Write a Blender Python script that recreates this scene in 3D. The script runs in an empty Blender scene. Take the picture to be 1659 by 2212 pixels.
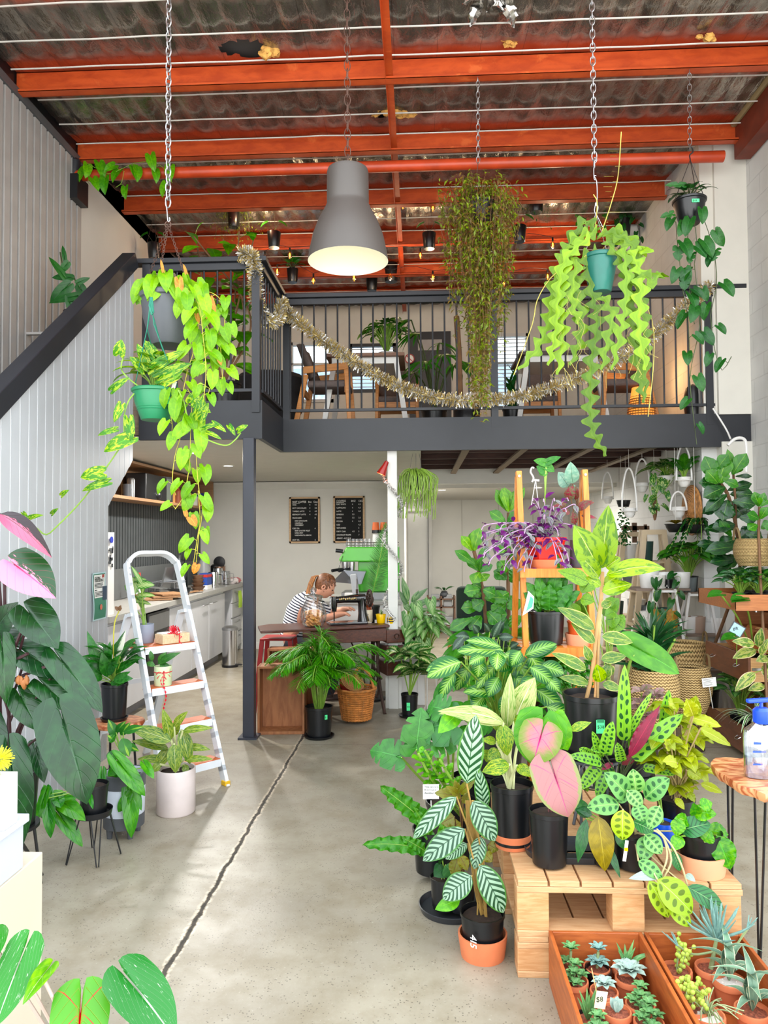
import bpy,math,random
from mathutils import Vector,Matrix,noise
from math import sin,cos,pi,radians
random.seed(11)
R = random.random
def U(a,b): return a + (b - a) * random.random()
COL = bpy.context.scene.collection
def V(*a): return Vector(a[0]) if len(a) == 1 else Vector(a)
# ------------------------------------------------------------------ camera
FPX,CX,CY = 1600.0,829.5,1106.0
CAM = V(0,0,1.6)
RC = Matrix.Rotation(radians(2.72),3,'Z') @ Matrix.Rotation(radians(91.93),3,'X') @ Matrix.Rotation(radians(-0.35),3,'Z')
def ray(px,py): return RC @ V((px - CX) / FPX,-(py - CY) / FPX,-1)
def P(px,py,y):
    d = ray(px,py);return CAM + d * (y / d.y)
def PX(px,py,x):
    d = ray(px,py);return CAM + d * (x / d.x)
def PZ(px,py,z):
    d = ray(px,py);return CAM + d * ((z - CAM.z) / d.z)
def S(n,y): return n * y / FPX
def lin(c):
    return tuple((x / 12.92 if x <= .04045 else ((x + .055) / 1.055) ** 2.4) for x in c)
def hx(h):
    return lin(tuple(int(h[i:i + 2],16) / 255 for i in (0,2,4)))
# ------------------------------------------------------------------ mesh builder
ALLOFF = {}
class MB:
    def __init__(s):
        s.v = [];s.f = [];s.uv = [];s.mi = [];s.lv = [];s.m = 0;s.r = .5
    def add(s,vs,fs,uvs=None):
        o = len(s.v);s.v.extend(vs)
        for k,f in enumerate(fs):
            s.f.append([i + o for i in f]);s.mi.append(s.m);s.lv.append(s.r)
            if uvs: s.uv.extend(uvs[i] for i in f)
            else: s.uv.extend((0.5,0.5) for i in f)
        return s
    def box(s,c,d,rot=None):
        c = V(c);hx_,hy,hz = d[0] / 2,d[1] / 2,d[2] / 2
        vs = [V(x,y,z) for x in (-hx_,hx_) for y in (-hy,hy) for z in (-hz,hz)]
        if rot is not None:
            if not isinstance(rot,Matrix): rot = Matrix.Rotation(rot,3,'Z')
            vs = [rot @ q for q in vs]
        return s.add([c + q for q in vs],[(0,1,3,2),(4,6,7,5),(0,4,5,1),(2,3,7,6),(0,2,6,4),(1,5,7,3)])
    def bb(s,a,b):
        return s.box([(a[i] + b[i]) / 2 for i in range(3)],[abs(b[i] - a[i]) for i in range(3)])
    def bar(s,a,b,w,h,up=(0,0,1)):
        a = V(a);b = V(b);d = (b - a);L = d.length;d = d / L;up = V(up)
        sd = d.cross(up)
        if sd.length < 1e-4: sd = d.cross(V(0,1,0))
        sd.normalize();u = sd.cross(d)
        vs = []
        for q in (a,b):
            for i,j in ((-1,-1),(1,-1),(1,1),(-1,1)): vs.append(q + sd * i * w / 2 + u * j * h / 2)
        return s.add(vs,[(3,2,1,0),(4,5,6,7),(0,1,5,4),(1,2,6,5),(2,3,7,6),(3,0,4,7)])
    def tube(s,pts,r,seg=6,cap=True):
        pts = [V(p) for p in pts];n = len(pts)
        rs = r if isinstance(r,(list,tuple)) else [r] * n
        t0 = (pts[1] - pts[0]).normalized();u = t0.orthogonal().normalized()
        vs = [];uvs = []
        for i,p in enumerate(pts):
            t = (pts[min(i + 1,n - 1)] - pts[max(i - 1,0)])
            t = t.normalized() if t.length > 1e-9 else t0
            u = u - t * u.dot(t);u = u.normalized() if u.length > 1e-6 else t.orthogonal().normalized()
            w = t.cross(u)
            for k in range(seg):
                a = 2 * pi * k / seg;vs.append(p + (u * cos(a) + w * sin(a)) * rs[i]);uvs.append((i / (n - 1),k / seg))
        fs = [(i * seg + k,i * seg + (k + 1) % seg,(i + 1) * seg + (k + 1) % seg,(i + 1) * seg + k) for i in range(n - 1) for k in range(seg)]
        if cap: fs += [tuple(reversed(range(seg))),tuple(range((n - 1) * seg,n * seg))]
        return s.add(vs,fs,uvs)
    def lathe(s,c,prof,seg=24,rot=None,sx=1,sy=1,cap=False):
        c = V(c);vs = [];uvs = [];n = len(prof)
        for i,(r,z) in enumerate(prof):
            for k in range(seg):
                a = 2 * pi * k / seg;q = V(r * cos(a) * sx,r * sin(a) * sy,z)
                if rot is not None: q = rot @ q
                vs.append(c + q);uvs.append((k / seg,i / max(1,n - 1)))
        fs = [(i * seg + k,i * seg + (k + 1) % seg,(i + 1) * seg + (k + 1) % seg,(i + 1) * seg + k) for i in range(n - 1) for k in range(seg)]
        if cap: fs += [tuple(reversed(range(seg))),tuple(range((n - 1) * seg,n * seg))]
        return s.add(vs,fs,uvs)
    def blob(s,c,r,seg=12,rings=7,rot=None,amp=0):
        r = (r,r,r) if not isinstance(r,(tuple,list)) else r
        pr = [];c = V(c);vs = []
        for i in range(rings + 1):
            a = pi * i / rings
            for k in range(seg):
                b = 2 * pi * k / seg;q = V(sin(a) * cos(b) * r[0],sin(a) * sin(b) * r[1],-cos(a) * r[2])
                if amp: q = q * (1 + amp * noise.noise((c + q) * (2 / max(r))))
                if rot is not None: q = rot @ q
                vs.append(c + q)
        fs = [(i * seg + k,i * seg + (k + 1) % seg,(i + 1) * seg + (k + 1) % seg,(i + 1) * seg + k) for i in range(rings) for k in range(seg)]
        return s.add(vs,fs)
    def torus(s,c,R_,r,seg=16,ss=6,rot=None,sx=1,sy=1):
        c = V(c);vs = []
        for i in range(seg):
            a = 2 * pi * i / seg
            for k in range(ss):
                b = 2 * pi * k / ss
                q = V((R_ * sx + r * cos(b)) * cos(a),(R_ * sy + r * cos(b)) * sin(a),r * sin(b))
                if rot is not None: q = rot @ q
                vs.append(c + q)
        fs = [(i * ss + k,((i + 1) % seg) * ss + k,((i + 1) % seg) * ss + (k + 1) % ss,i * ss + (k + 1) % ss) for i in range(seg) for k in range(ss)]
        return s.add(vs,fs)
    def prism(s,poly,d):
        """poly: list of 3D points, extruded by vector d"""
        n = len(poly);d = V(d);vs = [V(p) for p in poly] + [V(p) + d for p in poly]
        return s.add(vs,[tuple(reversed(range(n))),tuple(range(n,2 * n))] + [(i,(i + 1) % n,n + (i + 1) % n,n + i) for i in range(n)])
    def build(s,name,mats,parent=None,smooth=35,bevel=0,origin=None):
        me = bpy.data.meshes.new(name)
        off = V(0,0,0)
        if parent is not None: off = ALLOFF.get(parent.name,V(0,0,0))
        elif origin is not None: off = V(origin)
        elif s.v:
            xs = [q[0] for q in s.v];ys = [q[1] for q in s.v]
            off = V((min(xs) + max(xs)) / 2,(min(ys) + max(ys)) / 2,min(q[2] for q in s.v))
        me.from_pydata([(q[0] - off.x,q[1] - off.y,q[2] - off.z) for q in s.v],[],s.f)
        l = me.uv_layers.new(name='UVMap')
        fl = [c for t in s.uv for c in t]
        l.data.foreach_set('uv',fl)
        at = me.attributes.new('lv','FLOAT','FACE');at.data.foreach_set('value',s.lv)
        if not isinstance(mats,(list,tuple)): mats = [mats]
        for q in mats: me.materials.append(q)
        me.polygons.foreach_set('material_index',s.mi)
        if smooth:
            me.polygons.foreach_set('use_smooth',[True] * len(me.polygons))
            me.set_sharp_from_angle(angle=radians(smooth))
        me.update()
        o = bpy.data.objects.new(name,me);COL.objects.link(o)
        if parent is not None: o.parent = parent
        else: o.location = off
        ALLOFF[o.name] = off
        if bevel:
            b = o.modifiers.new('b','BEVEL');b.width = bevel;b.segments = 2;b.limit_method = 'ANGLE'
        return o
def tag(o,label,cat,group=None):
    o['label'] = label;o['category'] = cat
    if group: o['group'] = group
    return o
def thing(name,label,cat,loc,group=None):
    o = bpy.data.objects.new(name,None);COL.objects.link(o);o.empty_display_size = .05
    o.location = loc;ALLOFF[o.name] = V(loc);tag(o,label,cat,group);return o
def struct(o): o['kind'] = 'structure';return o
def dup(root,loc,label=None,rz=0):
    r = root.copy();COL.objects.link(r);r.location = loc;r.rotation_euler = (0,0,rz)
    if label: r['label'] = label
    for ch in root.children:
        c = ch.copy();COL.objects.link(c);c.parent = r
        for g in ch.children:
            d = g.copy();COL.objects.link(d);d.parent = c
    ALLOFF[r.name] = V(loc)
    return r
# ------------------------------------------------------------------ node expressions
class X:
    nt = None
    def __init__(s,sock): s.k = sock
    @staticmethod
    def m(op,*a,clamp=False):
        n = X.nt.nodes.new('ShaderNodeMath');n.operation = op;n.use_clamp = clamp
        for i,q in enumerate(a):
            if isinstance(q,X): X.nt.links.new(q.k,n.inputs[i])
            else: n.inputs[i].default_value = q
        return X(n.outputs[0])
    def __add__(s,o): return X.m('ADD',s,o)
    def __radd__(s,o): return X.m('ADD',o,s)
    def __sub__(s,o): return X.m('SUBTRACT',s,o)
    def __rsub__(s,o): return X.m('SUBTRACT',o,s)
    def __mul__(s,o): return X.m('MULTIPLY',s,o)
    def __rmul__(s,o): return X.m('MULTIPLY',o,s)
    def __truediv__(s,o): return X.m('DIVIDE',s,o)
    def __pow__(s,o): return X.m('POWER',s,o)
def xabs(a): return X.m('ABSOLUTE',a)
def xsin(a): return X.m('SINE',a)
def xfrac(a): return X.m('FRACT',a)
def xmax(a,b): return X.m('MAXIMUM',a,b)
def xmin(a,b): return X.m('MINIMUM',a,b)
def xstep(a,lo,hi):
    n = X.nt.nodes.new('ShaderNodeMapRange');n.interpolation_type = 'SMOOTHSTEP'
    X.nt.links.new(a.k,n.inputs[0]);n.inputs[1].default_value = lo;n.inputs[2].default_value = hi
    return X(n.outputs[0])
def xnoise(vec,scale,detail=2,rough=.5,dist=0):
    n = X.nt.nodes.new('ShaderNodeTexNoise');n.inputs['Scale'].default_value = scale;n.inputs['Detail'].default_value = detail
    n.inputs['Roughness'].default_value = rough;n.inputs['Distortion'].default_value = dist
    X.nt.links.new(vec,n.inputs['Vector']);return X(n.outputs[0])
def xvor(vec,scale,feat='F1'):
    n = X.nt.nodes.new('ShaderNodeTexVoronoi');n.inputs['Scale'].default_value = scale;n.feature = feat
    X.nt.links.new(vec,n.inputs['Vector']);return X(n.outputs['Distance'])
def xvec(a,b,c=0.0):
    n = X.nt.nodes.new('ShaderNodeCombineXYZ')
    for i,q in enumerate((a,b,c)):
        if isinstance(q,X): X.nt.links.new(q.k,n.inputs[i])
        else: n.inputs[i].default_value = q
    return n.outputs[0]
def xmap(vec,sc):
    n = X.nt.nodes.new('ShaderNodeMapping');n.inputs['Scale'].default_value = sc
    X.nt.links.new(vec,n.inputs['Vector']);return n.outputs[0]
def xmix(f,a,b):
    n = X.nt.nodes.new('ShaderNodeMix');n.data_type = 'RGBA'
    if isinstance(f,X): X.nt.links.new(f.k,n.inputs[0])
    else: n.inputs[0].default_value = f
    for i,q in ((6,a),(7,b)):
        if isinstance(q,tuple): n.inputs[i].default_value = (*q,1)
        else: X.nt.links.new(q,n.inputs[i])
    return n.outputs[2]
def xobj(): 
    n = X.nt.nodes.new('ShaderNodeTexCoord');return n.outputs['Object']
def xsep(v):
    n = X.nt.nodes.new('ShaderNodeSeparateXYZ');X.nt.links.new(v,n.inputs[0]);return X(n.outputs[0]),X(n.outputs[1]),X(n.outputs[2])
def xgeo():
    n = X.nt.nodes.new('ShaderNodeNewGeometry');return n.outputs['Position']
def xuv():
    n = X.nt.nodes.new('ShaderNodeUVMap');n.uv_map = 'UVMap';return xsep(n.outputs[0])
def xattr(nm):
    n = X.nt.nodes.new('ShaderNodeAttribute');n.attribute_name = nm;return X(n.outputs['Fac'])
def newmat(name):
    m = bpy.data.materials.new(name);m.use_nodes = True;X.nt = m.node_tree
    return m,m.node_tree.nodes['Principled BSDF']
def setc(b,col):
    if isinstance(col,tuple): b.inputs['Base Color'].default_value = (*col,1)
    else: X.nt.links.new(col,b.inputs['Base Color'])
def bump(b,h,strength=.3,dist=.01):
    n = X.nt.nodes.new('ShaderNodeBump');n.inputs['Strength'].default_value = strength;n.inputs['Distance'].default_value = dist
    X.nt.links.new(h.k,n.inputs['Height']);X.nt.links.new(n.outputs[0],b.inputs['Normal'])
_mc = {}
def mat(name,c,rough=.5,metal=0,var=.06,scale=6,emis=None,es=1,alpha=None,spec=None,coat=0):
    """plain surface with slight procedural mottling"""
    if name in _mc: return _mc[name]
    m,b = newmat(name)
    if isinstance(c,str): c = hx(c)
    if var:
        f = xnoise(xobj(),scale,3)
        setc(b,xmix(xstep(f,.3,.7),tuple(x * (1 - var) for x in c),tuple(min(1,x * (1 + var)) for x in c)))
    else: setc(b,c)
    b.inputs['Roughness'].default_value = rough;b.inputs['Metallic'].default_value = metal
    if spec is not None: b.inputs['Specular IOR Level'].default_value = spec
    if coat: b.inputs['Coat Weight'].default_value = coat
    if emis:
        b.inputs['Emission Color'].default_value = (*(hx(emis) if isinstance(emis,str) else emis),1);b.inputs['Emission Strength'].default_value = es
    _mc[name] = m;return m
def wood(name,c1,c2,rough=.45,sc=(2,30,30),gloss=None):
    if name in _mc: return _mc[name]
    m,b = newmat(name)
    g = xnoise(xmap(xobj(),sc),3,5,.6,.6);g2 = xnoise(xobj(),2.5,2)
    a = xmix(xstep(g,.3,.72),hx(c1),hx(c2))
    setc(b,xmix(xstep(g2,.35,.8) * .35,a,tuple(x * .6 for x in hx(c2))))
    b.inputs['Roughness'].default_value = rough
    bump(b,g,.15,.004)
    _mc[name] = m;return m
def glass(name,c=(1,1,1),alpha=.85,rough=.03):
    """thin clear glass: mostly see-through with a glossy sheen"""
    if name in _mc: return _mc[name]
    m = bpy.data.materials.new(name);m.use_nodes = True;nt = m.node_tree;X.nt = nt
    for n in list(nt.nodes): nt.nodes.remove(n)
    o = nt.nodes.new('ShaderNodeOutputMaterial');t = nt.nodes.new('ShaderNodeBsdfTransparent');g = nt.nodes.new('ShaderNodeBsdfGlossy')
    t.inputs[0].default_value = (*c,1);g.inputs['Roughness'].default_value = rough
    fr = nt.nodes.new('ShaderNodeLayerWeight');fr.inputs[0].default_value = .35
    k = xmin(X(fr.outputs['Facing']) * .9 + (1 - alpha),.9)
    mx = nt.nodes.new('ShaderNodeMixShader');nt.links.new(k.k,mx.inputs[0]);nt.links.new(t.outputs[0],mx.inputs[1]);nt.links.new(g.outputs[0],mx.inputs[2]);nt.links.new(mx.outputs[0],o.inputs[0])
    _mc[name] = m;return m
# ------------------------------------------------------------------ leaf materials (patterned in the leaf's own coordinates)
def lm(name,c1,c2=None,kind='plain',k=7,a=.3,rough=.38,trans=.25,edge=None,rib=None,p=.5,ribw=.045,vein=.16,c3=None,var=.22):
    if name in _mc: return _mc[name]
    m,b = newmat(name);nt = m.node_tree
    c1 = hx(c1);c2 = hx(c2) if c2 else tuple(x * 1.3 for x in c1)
    u,w,_ = xuv();sv = w * 2 - 1;v = xabs(sv)
    lv = xattr('lv')
    uvv = xvec(u * k + lv * 37,w * 3,lv * 91)
    ph = u * k - v * (a * k)
    tri = xabs(xfrac(ph) - .5) * 2
    if kind == 'plain':
        base = xmix(xstep(xnoise(uvv,1.2),.35,.75),c1,c2)
    elif kind == 'stripe':
        base = xmix(xstep(tri + v * .25,p - .08,p + .08),c2,c1)
    elif kind == 'feather':
        base = xmix(xstep(v + tri * .7 + xnoise(uvv,4,2) * .2 - .1,p,p + .12),c2,c1)
    elif kind == 'blotch':
        du = (xfrac(u * k + (v * -.35)) - .5) / .3;dv = (v - .42) / .27
        base = xmix(xstep(du * du + dv * dv,.75,1.15),c2,c1)
    elif kind == 'rattle':
        side = xstep(sv,-.01,.01)
        du = (xfrac(u * k + side * .5 + (v * -.4)) - .5) / .33;dv = (v - .40) / (.22 + .1 * xsin(u * k * 3.1416))
        base = xmix(xstep(du * du + dv * dv,.8,1.1),c2,c1)
    elif kind == 'speckle':
        base = xmix(xstep(xnoise(xvec(u * 10 * a + v * -8 + lv * 50,w * 26 * a,lv * 33),1.3,4,.65),p - .05,p + .06),c1,c2)
    elif kind == 'marble':
        base = xmix(xstep(xnoise(xvec(u * 3 + lv * 50,w * 3.2,lv * 33),1.5,3,.6,.8),p - .04,p + .05),c1,c2)
    elif kind == 'caladium':
        d = X.m('SQRT',(u - .3) * (u - .3) * 2.2 + v * v * .5)
        base = xmix(xstep(d + xnoise(uvv,2,3) * .3 - .15,p - .3,p + .22),c2,c1)
        ang = X.m('ARCTAN2',sv,(u - .27) * 2.0)
        ray_ = xstep(xabs(xsin(ang * 3.0)) / (xmax(d,.05) * 0 + 1),.0,.14)
        base = xmix(xstep(ray_ + d * 1.3,.55,1.25),c3 and hx(c3) or c2,base)
    elif kind == 'half':
        base = xmix(xstep(sv * 1.0 + xnoise(xvec(u * 4 + lv * 9,w * 12),1.6,4,.7) * 1.2,p + .5,p + .56),c1,c2)
    elif kind == 'rose':
        base = xmix(xstep(xnoise(xvec(u * 5 + lv * 20,w * 5),1.5,3),.45,.65),c1,c2)
    if edge: base = xmix(xstep(v + xnoise(xvec(u * 6,w * 2,lv * 9),2) * .3,.98,1.04),base,hx(edge))
    # side veins and midrib
    vn = xstep(xabs(xfrac(ph + .25) - .5),.0,.06)
    base = xmix((1 - vn) * vein,base,tuple(min(1,x * 2.2 + .02) for x in c1) if not rib else hx(rib))
    rb = hx(rib) if rib else tuple(min(1,x * 1.9 + .03) for x in c1)
    base = xmix(1 - xstep(v + u * .01,ribw * .5,ribw),base,rb)
    hs = nt.nodes.new('ShaderNodeHueSaturation');nt.links.new(base,hs.inputs['Color'])
    nt.links.new((lv * (1.5 * var) + (.75 - .75 * var)).k,hs.inputs['Value']);nt.links.new((lv * -.02 + .503).k,hs.inputs['Hue']);hs.inputs['Saturation'].default_value = 1.08
    nt.links.new(hs.outputs[0],b.inputs['Base Color']);b.inputs['Roughness'].default_value = rough
    b.inputs['Specular IOR Level'].default_value = .45
    bump(b,vn * .5 + xstep(v,0,.08) * .5,.35,.004)
    if trans:
        t = nt.nodes.new('ShaderNodeBsdfTranslucent');nt.links.new(hs.outputs[0],t.inputs[0])
        mx = nt.nodes.new('ShaderNodeMixShader');mx.inputs[0].default_value = trans
        nt.links.new(b.outputs[0],mx.inputs[1]);nt.links.new(t.outputs[0],mx.inputs[2])
        nt.links.new(mx.outputs[0],nt.nodes['Material Output'].inputs[0])
    _mc[name] = m;return m
# ------------------------------------------------------------------ leaf shapes: (left width, right width, lobe) of s
def _w(f): return (f,f,0)
SH = {
    'ovate': _w(lambda s: sin(pi * min(1,s ** .75)) ** .8),
    'ellip': _w(lambda s: max(0,sin(pi * s ** .87)) ** .68),
    'lance': _w(lambda s: max(0,sin(pi * s ** .8)) ** 1.0),
    'strap': _w(lambda s: min(1,s * 8 + .45) * max(0,1 - s ** 4) ** .8),
    'obov': _w(lambda s: (.32 + .68 * sin(pi * min(1,s) ** 1.7)) * (min(1,s * 9) ** .6) * max(0,1 - s ** 9)),
    'heart': (lambda s: (1 - s ** 1.9) ** .95 * (.80 + .55 * s),lambda s: (1 - s ** 1.9) ** .95 * (.80 + .55 * s),.22),
    'heartl': (lambda s: (1 - s ** 1.7) ** 1.05 * (.78 + .7 * s),lambda s: (1 - s ** 1.7) ** 1.05 * (.78 + .7 * s),.3),
    'arrow': (lambda s: max(0,1 - s) ** .8 * (.9 + .25 * s),lambda s: max(0,1 - s) ** .8 * (.9 + .25 * s),.42),
}
def _zig(ph,n=6.5,lo=.16):
    def f(s):
        q = (s * n + ph) % 1.0
        return (lo + (1 - lo) * (sin(pi * q) ** 1.2)) * min(1,6 * (1 - s) + .15)
    return f
SH['zig'] = (_zig(0),_zig(.5),0)
def _split(ph):
    def f(s):
        q = abs(((s * 5 + ph) % 1.0) - .5) * 2
        return ((1 - s ** 2.1) ** .85) * (.85 + .45 * s) * (1 - (.55 if q > .86 else 0) * (1 if .12 < s < .93 else 0))
    return f
SH['monst'] = (_split(.1),_split(.35),.25)
SH['calad'] = (lambda s: (1 - s ** 1.7) ** .95 * (.86 + .6 * s),lambda s: (1 - s ** 1.7) ** .95 * (.86 + .6 * s),.62)
SH['lobed'] = (lambda s: (1 - s ** 2) ** .8 * (.95 if s < .3 else (.34 + .2 * sin(s * 17))),lambda s: (1 - s ** 2) ** .8 * (.95 if s < .28 else (.34 + .2 * sin(s * 17))),.3)
def leaf(m,b,t,W,shape='ovate',bend=.12,fold=.18,n=None,ns=8,nv=2,wave=0,wn=5,curl=0):
    b = V(b);t = V(t);d = t - b;L = d.length
    if L < 1e-5: return
    d /= L
    if n is None: n = (CAM - b).normalized() * .7 + V(0,0,1)
    n = V(n);n = n - d * n.dot(d)
    if n.length < 1e-3: n = d.orthogonal()
    n.normalize();sd = d.cross(n)
    fl,fr,lobe = SH[shape]
    if lobe >= .3 and nv >= 3: nv = 5
    cols = [-1 + 2 * j / (2 * nv) for j in range(2 * nv + 1)]
    if lobe >= .3 and nv >= 3: cols = [-1,-.85,-.6,-.35,-.13,-.04,0,.04,.13,.35,.6,.85,1]
    vs = [];uvs = [];ph = R() * 6
    for i in range(ns + 1):
        s = i / ns;s = min(s,.999)
        arch = 4 * s * (1 - s) * bend * L - curl * L * s * s * s
        for c in cols:
            w = (fl if c < 0 else fr)(s) * W / 2;ac = abs(c)
            al = s * L
            if lobe: al -= lobe * L * (1 - s) ** 2.5 * (1 - (1 - ac) ** (26 if lobe >= .3 else 4)) * (1 - .4 * ac ** 3)
            q = b + d * al + n * arch + sd * (c * w) + n * (fold * ac * w)
            if wave: q += n * (wave * W * sin(s * 2 * pi * wn + ph + (1.5 if c > 0 else 0)) * ac * ac)
            vs.append(q);uvs.append((s,c * .5 + .5))
    k = len(cols)
    m.r = R()
    m.add(vs,[(i * k + j,i * k + j + 1,(i + 1) * k + j + 1,(i + 1) * k + j) for i in range(ns) for j in range(k - 1)],uvs)
def curve(pts,n=12):
    """Catmull-Rom through pts"""
    pts = [V(p) for p in pts]
    if len(pts) < 3: return [pts[0].lerp(pts[-1],i / n) for i in range(n + 1)]
    q = [pts[0] * 2 - pts[1]] + pts + [pts[-1] * 2 - pts[-2]];out = []
    segs = len(pts) - 1;per = max(2,n // segs)
    for i in range(segs):
        a,b,c,d = q[i:i + 4]
        for j in range(per):
            t = j / per
            out.append(.5 * ((2 * b) + (c - a) * t + (2 * a - 5 * b + 4 * c - d) * t * t + (3 * b - a - 3 * c + d) * t ** 3))
    out.append(pts[-1]);return out
def rosette(ml,ms,base,n,h,r,L,W,shape='ovate',droop=.3,hj=.4,az=(0,360),bend=.15,pr=.004,ns=7,fold=.18,up=.3,wave=0,nv=2):
    """leaves on petioles rising from a crown"""
    base = V(base)
    for i in range(n):
        a = radians(az[0] + (az[1] - az[0]) * ((i + R() * .8) / n)) + (i % 3) * .25
        k = (i * .618) % 1
        hh = h * (1 - hj * k);rr = r * (.35 + .65 * k)
        o = V(cos(a),sin(a),0);e = base + o * rr + V(0,0,hh)
        st = base + o * .012
        if ms: ms.tube(curve([st,st.lerp(e,.5) + V(0,0,hh * .12) - o * rr * .1,e],5),[pr,pr * .9,pr * .8,pr * .7,pr * .6][:5] if False else pr,5,False)
        d = (o * (1 - up) + V(0,0,up - droop * (.4 + k))).normalized()
        LL = L * U(.75,1.15)
        leaf(ml,e,e + d * LL,W * LL / L,shape,bend,fold,n=V(0,0,1) + o * -.15 + (CAM - e).normalized() * .35,ns=ns,wave=wave,nv=nv)
def sprig(ml,ms,pts,step,L,W,shape='ovate',droop=.4,pr=.003,out=.7,start=0.0,ns=6,size_end=.7,whorl=2,bend=.12,fold=.15,up=0):
    """leaves alternating along a stem"""
    c = curve(pts,24)
    if ms: ms.tube(c,[pr * (1 - .5 * i / len(c)) for i in range(len(c))],6,False)
    tot = sum((c[i + 1] - c[i]).length for i in range(len(c) - 1));acc = 0;nxt = start;az = R() * 6
    for i in range(len(c) - 1):
        sg = (c[i + 1] - c[i]).length
        while nxt <= acc + sg and sg > 0:
            p = c[i].lerp(c[i + 1],(nxt - acc) / sg);t = (c[i + 1] - c[i]).normalized()
            fr = nxt / tot;sc = 1 + (size_end - 1) * fr
            for kx in range(whorl if whorl > 0 else 1):
                az += pi if whorl == 2 and kx else 2.4
                o = V(cos(az),sin(az),0);o = (o - t * o.dot(t))
                if o.length < .1: continue
                d = (o.normalized() * out + t * (1 - out) + V(0,0,up - droop * U(.5,1.2))).normalized()
                LL = L * sc * U(.8,1.15)
                leaf(ml,p + d * .01,p + d * LL,W * LL / L,shape,bend,fold,n=V(0,0,1) + (CAM - p).normalized() * .6,ns=ns)
            nxt += step
        acc += sg
def vine(ml,ms,pts,step,L,W,shape='heart',pr=.0022,start=.0,pet=.04,jit=1,size_end=.65,face=1.0,ns=6,n=18):
    """a trailing stem: leaves hang on short petioles and face the light"""
    c = curve(pts,n);ms.tube(c,pr,5,False)
    acc = 0;nxt = start;sg_ = 1;tot = sum((c[i + 1] - c[i]).length for i in range(len(c) - 1))
    for i in range(len(c) - 1):
        sg = (c[i + 1] - c[i]).length
        while nxt <= acc + sg and sg > 0:
            p = c[i].lerp(c[i + 1],(nxt - acc) / sg);t = (c[i + 1] - c[i]).normalized()
            side = t.cross(V(0,-1,0));side = (side.normalized() if side.length > .1 else V(1,0,0)) * sg_;sg_ = -sg_
            e = p + (side * U(.6,1.1) + V(U(-.5,.5),U(-.8,.3),U(-.1,.5)) * jit).normalized() * pet
            ms.tube([p,p.lerp(e,.5) + V(0,0,pet * .15),e],pr * .7,4,False)
            sc = (1 + (size_end - 1) * nxt / tot) * U(.75,1.15)
            d = (V(0,0,-1) + side * U(0,.7) + V(U(-.3,.3),U(-.4,.1),0)).normalized()
            leaf(ml,e,e + d * L * sc,W * sc,shape,.1,.22,n=(CAM - e).normalized() * face + V(0,0,.7) + V(U(-.5,.5),0,U(-.2,.3)) * jit,ns=ns,curl=.08)
            nxt += step * U(.8,1.2)
        acc += sg
def grass(ml,base,n,L,W,h=.7,ns=8,az=(0,360),bend=.3,shape='strap',r0=.015):
    base = V(base)
    for i in range(n):
        a = radians(U(*az));k = U(.15,1);o = V(cos(a),sin(a),0);LL = L * U(.6,1.1)
        e = base + o * LL * k * .8 + V(0,0,LL * h * (1 - k * .9) - LL * .12 * k)
        leaf(ml,base + o * r0,e,W * U(.8,1.2),shape,bend * (.5 + k * .6),.25,n=V(0,0,1) - o * .3,ns=ns,nv=1)
def frond(ml,ms,pts,L,W,n=16,pr=.003,tip=.4,droop=.35,shape='lance',up=(0,0,1),ns=4):
    """a feather-shaped frond: paired leaflets on a rib"""
    c = curve(pts,n * 2);ms.tube(c,pr,5,False);m_ = len(c)
    for i in range(int(m_ * .18),m_):
        s = i / (m_ - 1);t = (c[min(i + 1,m_ - 1)] - c[i - 1]).normalized();sd = t.cross(V(up))
        sd = sd.normalized() if sd.length > .05 else V(1,0,0)
        for sg in (-1,1):
            l = L * (sin(pi * min(.97,.18 + s * .75)) ** .7) * U(.85,1.1)
            d = (sd * sg + t * (.55 + .5 * s) + V(0,0,-droop * U(.5,1.2))).normalized()
            leaf(ml,c[i],c[i] + d * l,W,shape,.08,.1,n=V(up) + V(U(-.3,.3),U(-.3,.3),0),ns=ns,nv=1)
def LP(m,b,t,wpx,Y,dY=0,shape='ovate',bend=.08,fold=.12,ns=12,nv=3,wave=0,n=None,curl=0,wn=5):
    """one leaf given where its base and tip stand at depth Y"""
    a = P(b[0],b[1],Y);e = P(t[0],t[1],Y + dY)
    leaf(m,a,e,S(wpx,Y),shape,bend,fold,n=n if n is not None else (CAM - a).normalized() + V(0,0,.35),ns=ns,nv=nv,wave=wave,curl=curl,wn=wn)
    return a,e
# ------------------------------------------------------------------ text as mesh
def text(s,loc,size,mt,parent,name='lettering',rx=90,rz=0,align='LEFT',sx=1,ext=.0006,ry=0):
    cu = bpy.data.curves.new('t','FONT');cu.body = s;cu.size = size;cu.align_x = align;cu.extrude = ext;cu.resolution_u = 2;cu.space_line = 1
    ob = bpy.data.objects.new('t',cu);COL.objects.link(ob)
    dg = bpy.context.evaluated_depsgraph_get();me = bpy.data.meshes.new_from_object(ob.evaluated_get(dg))
    bpy.data.objects.remove(ob);me.name = name
    Mx = Matrix.Rotation(radians(rz),4,'Z') @ Matrix.Rotation(radians(rx),4,'X') @ Matrix.Rotation(radians(ry),4,'Z') @ Matrix.Diagonal((sx,1,1,1))
    me.transform(Mx)
    off = ALLOFF.get(parent.name,V(0,0,0)) if parent else V(0,0,0)
    me.transform(Matrix.Translation(V(loc) - off));me.materials.clear();me.materials.append(mt)
    o = bpy.data.objects.new(name,me);COL.objects.link(o);o.parent = parent;return o
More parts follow.
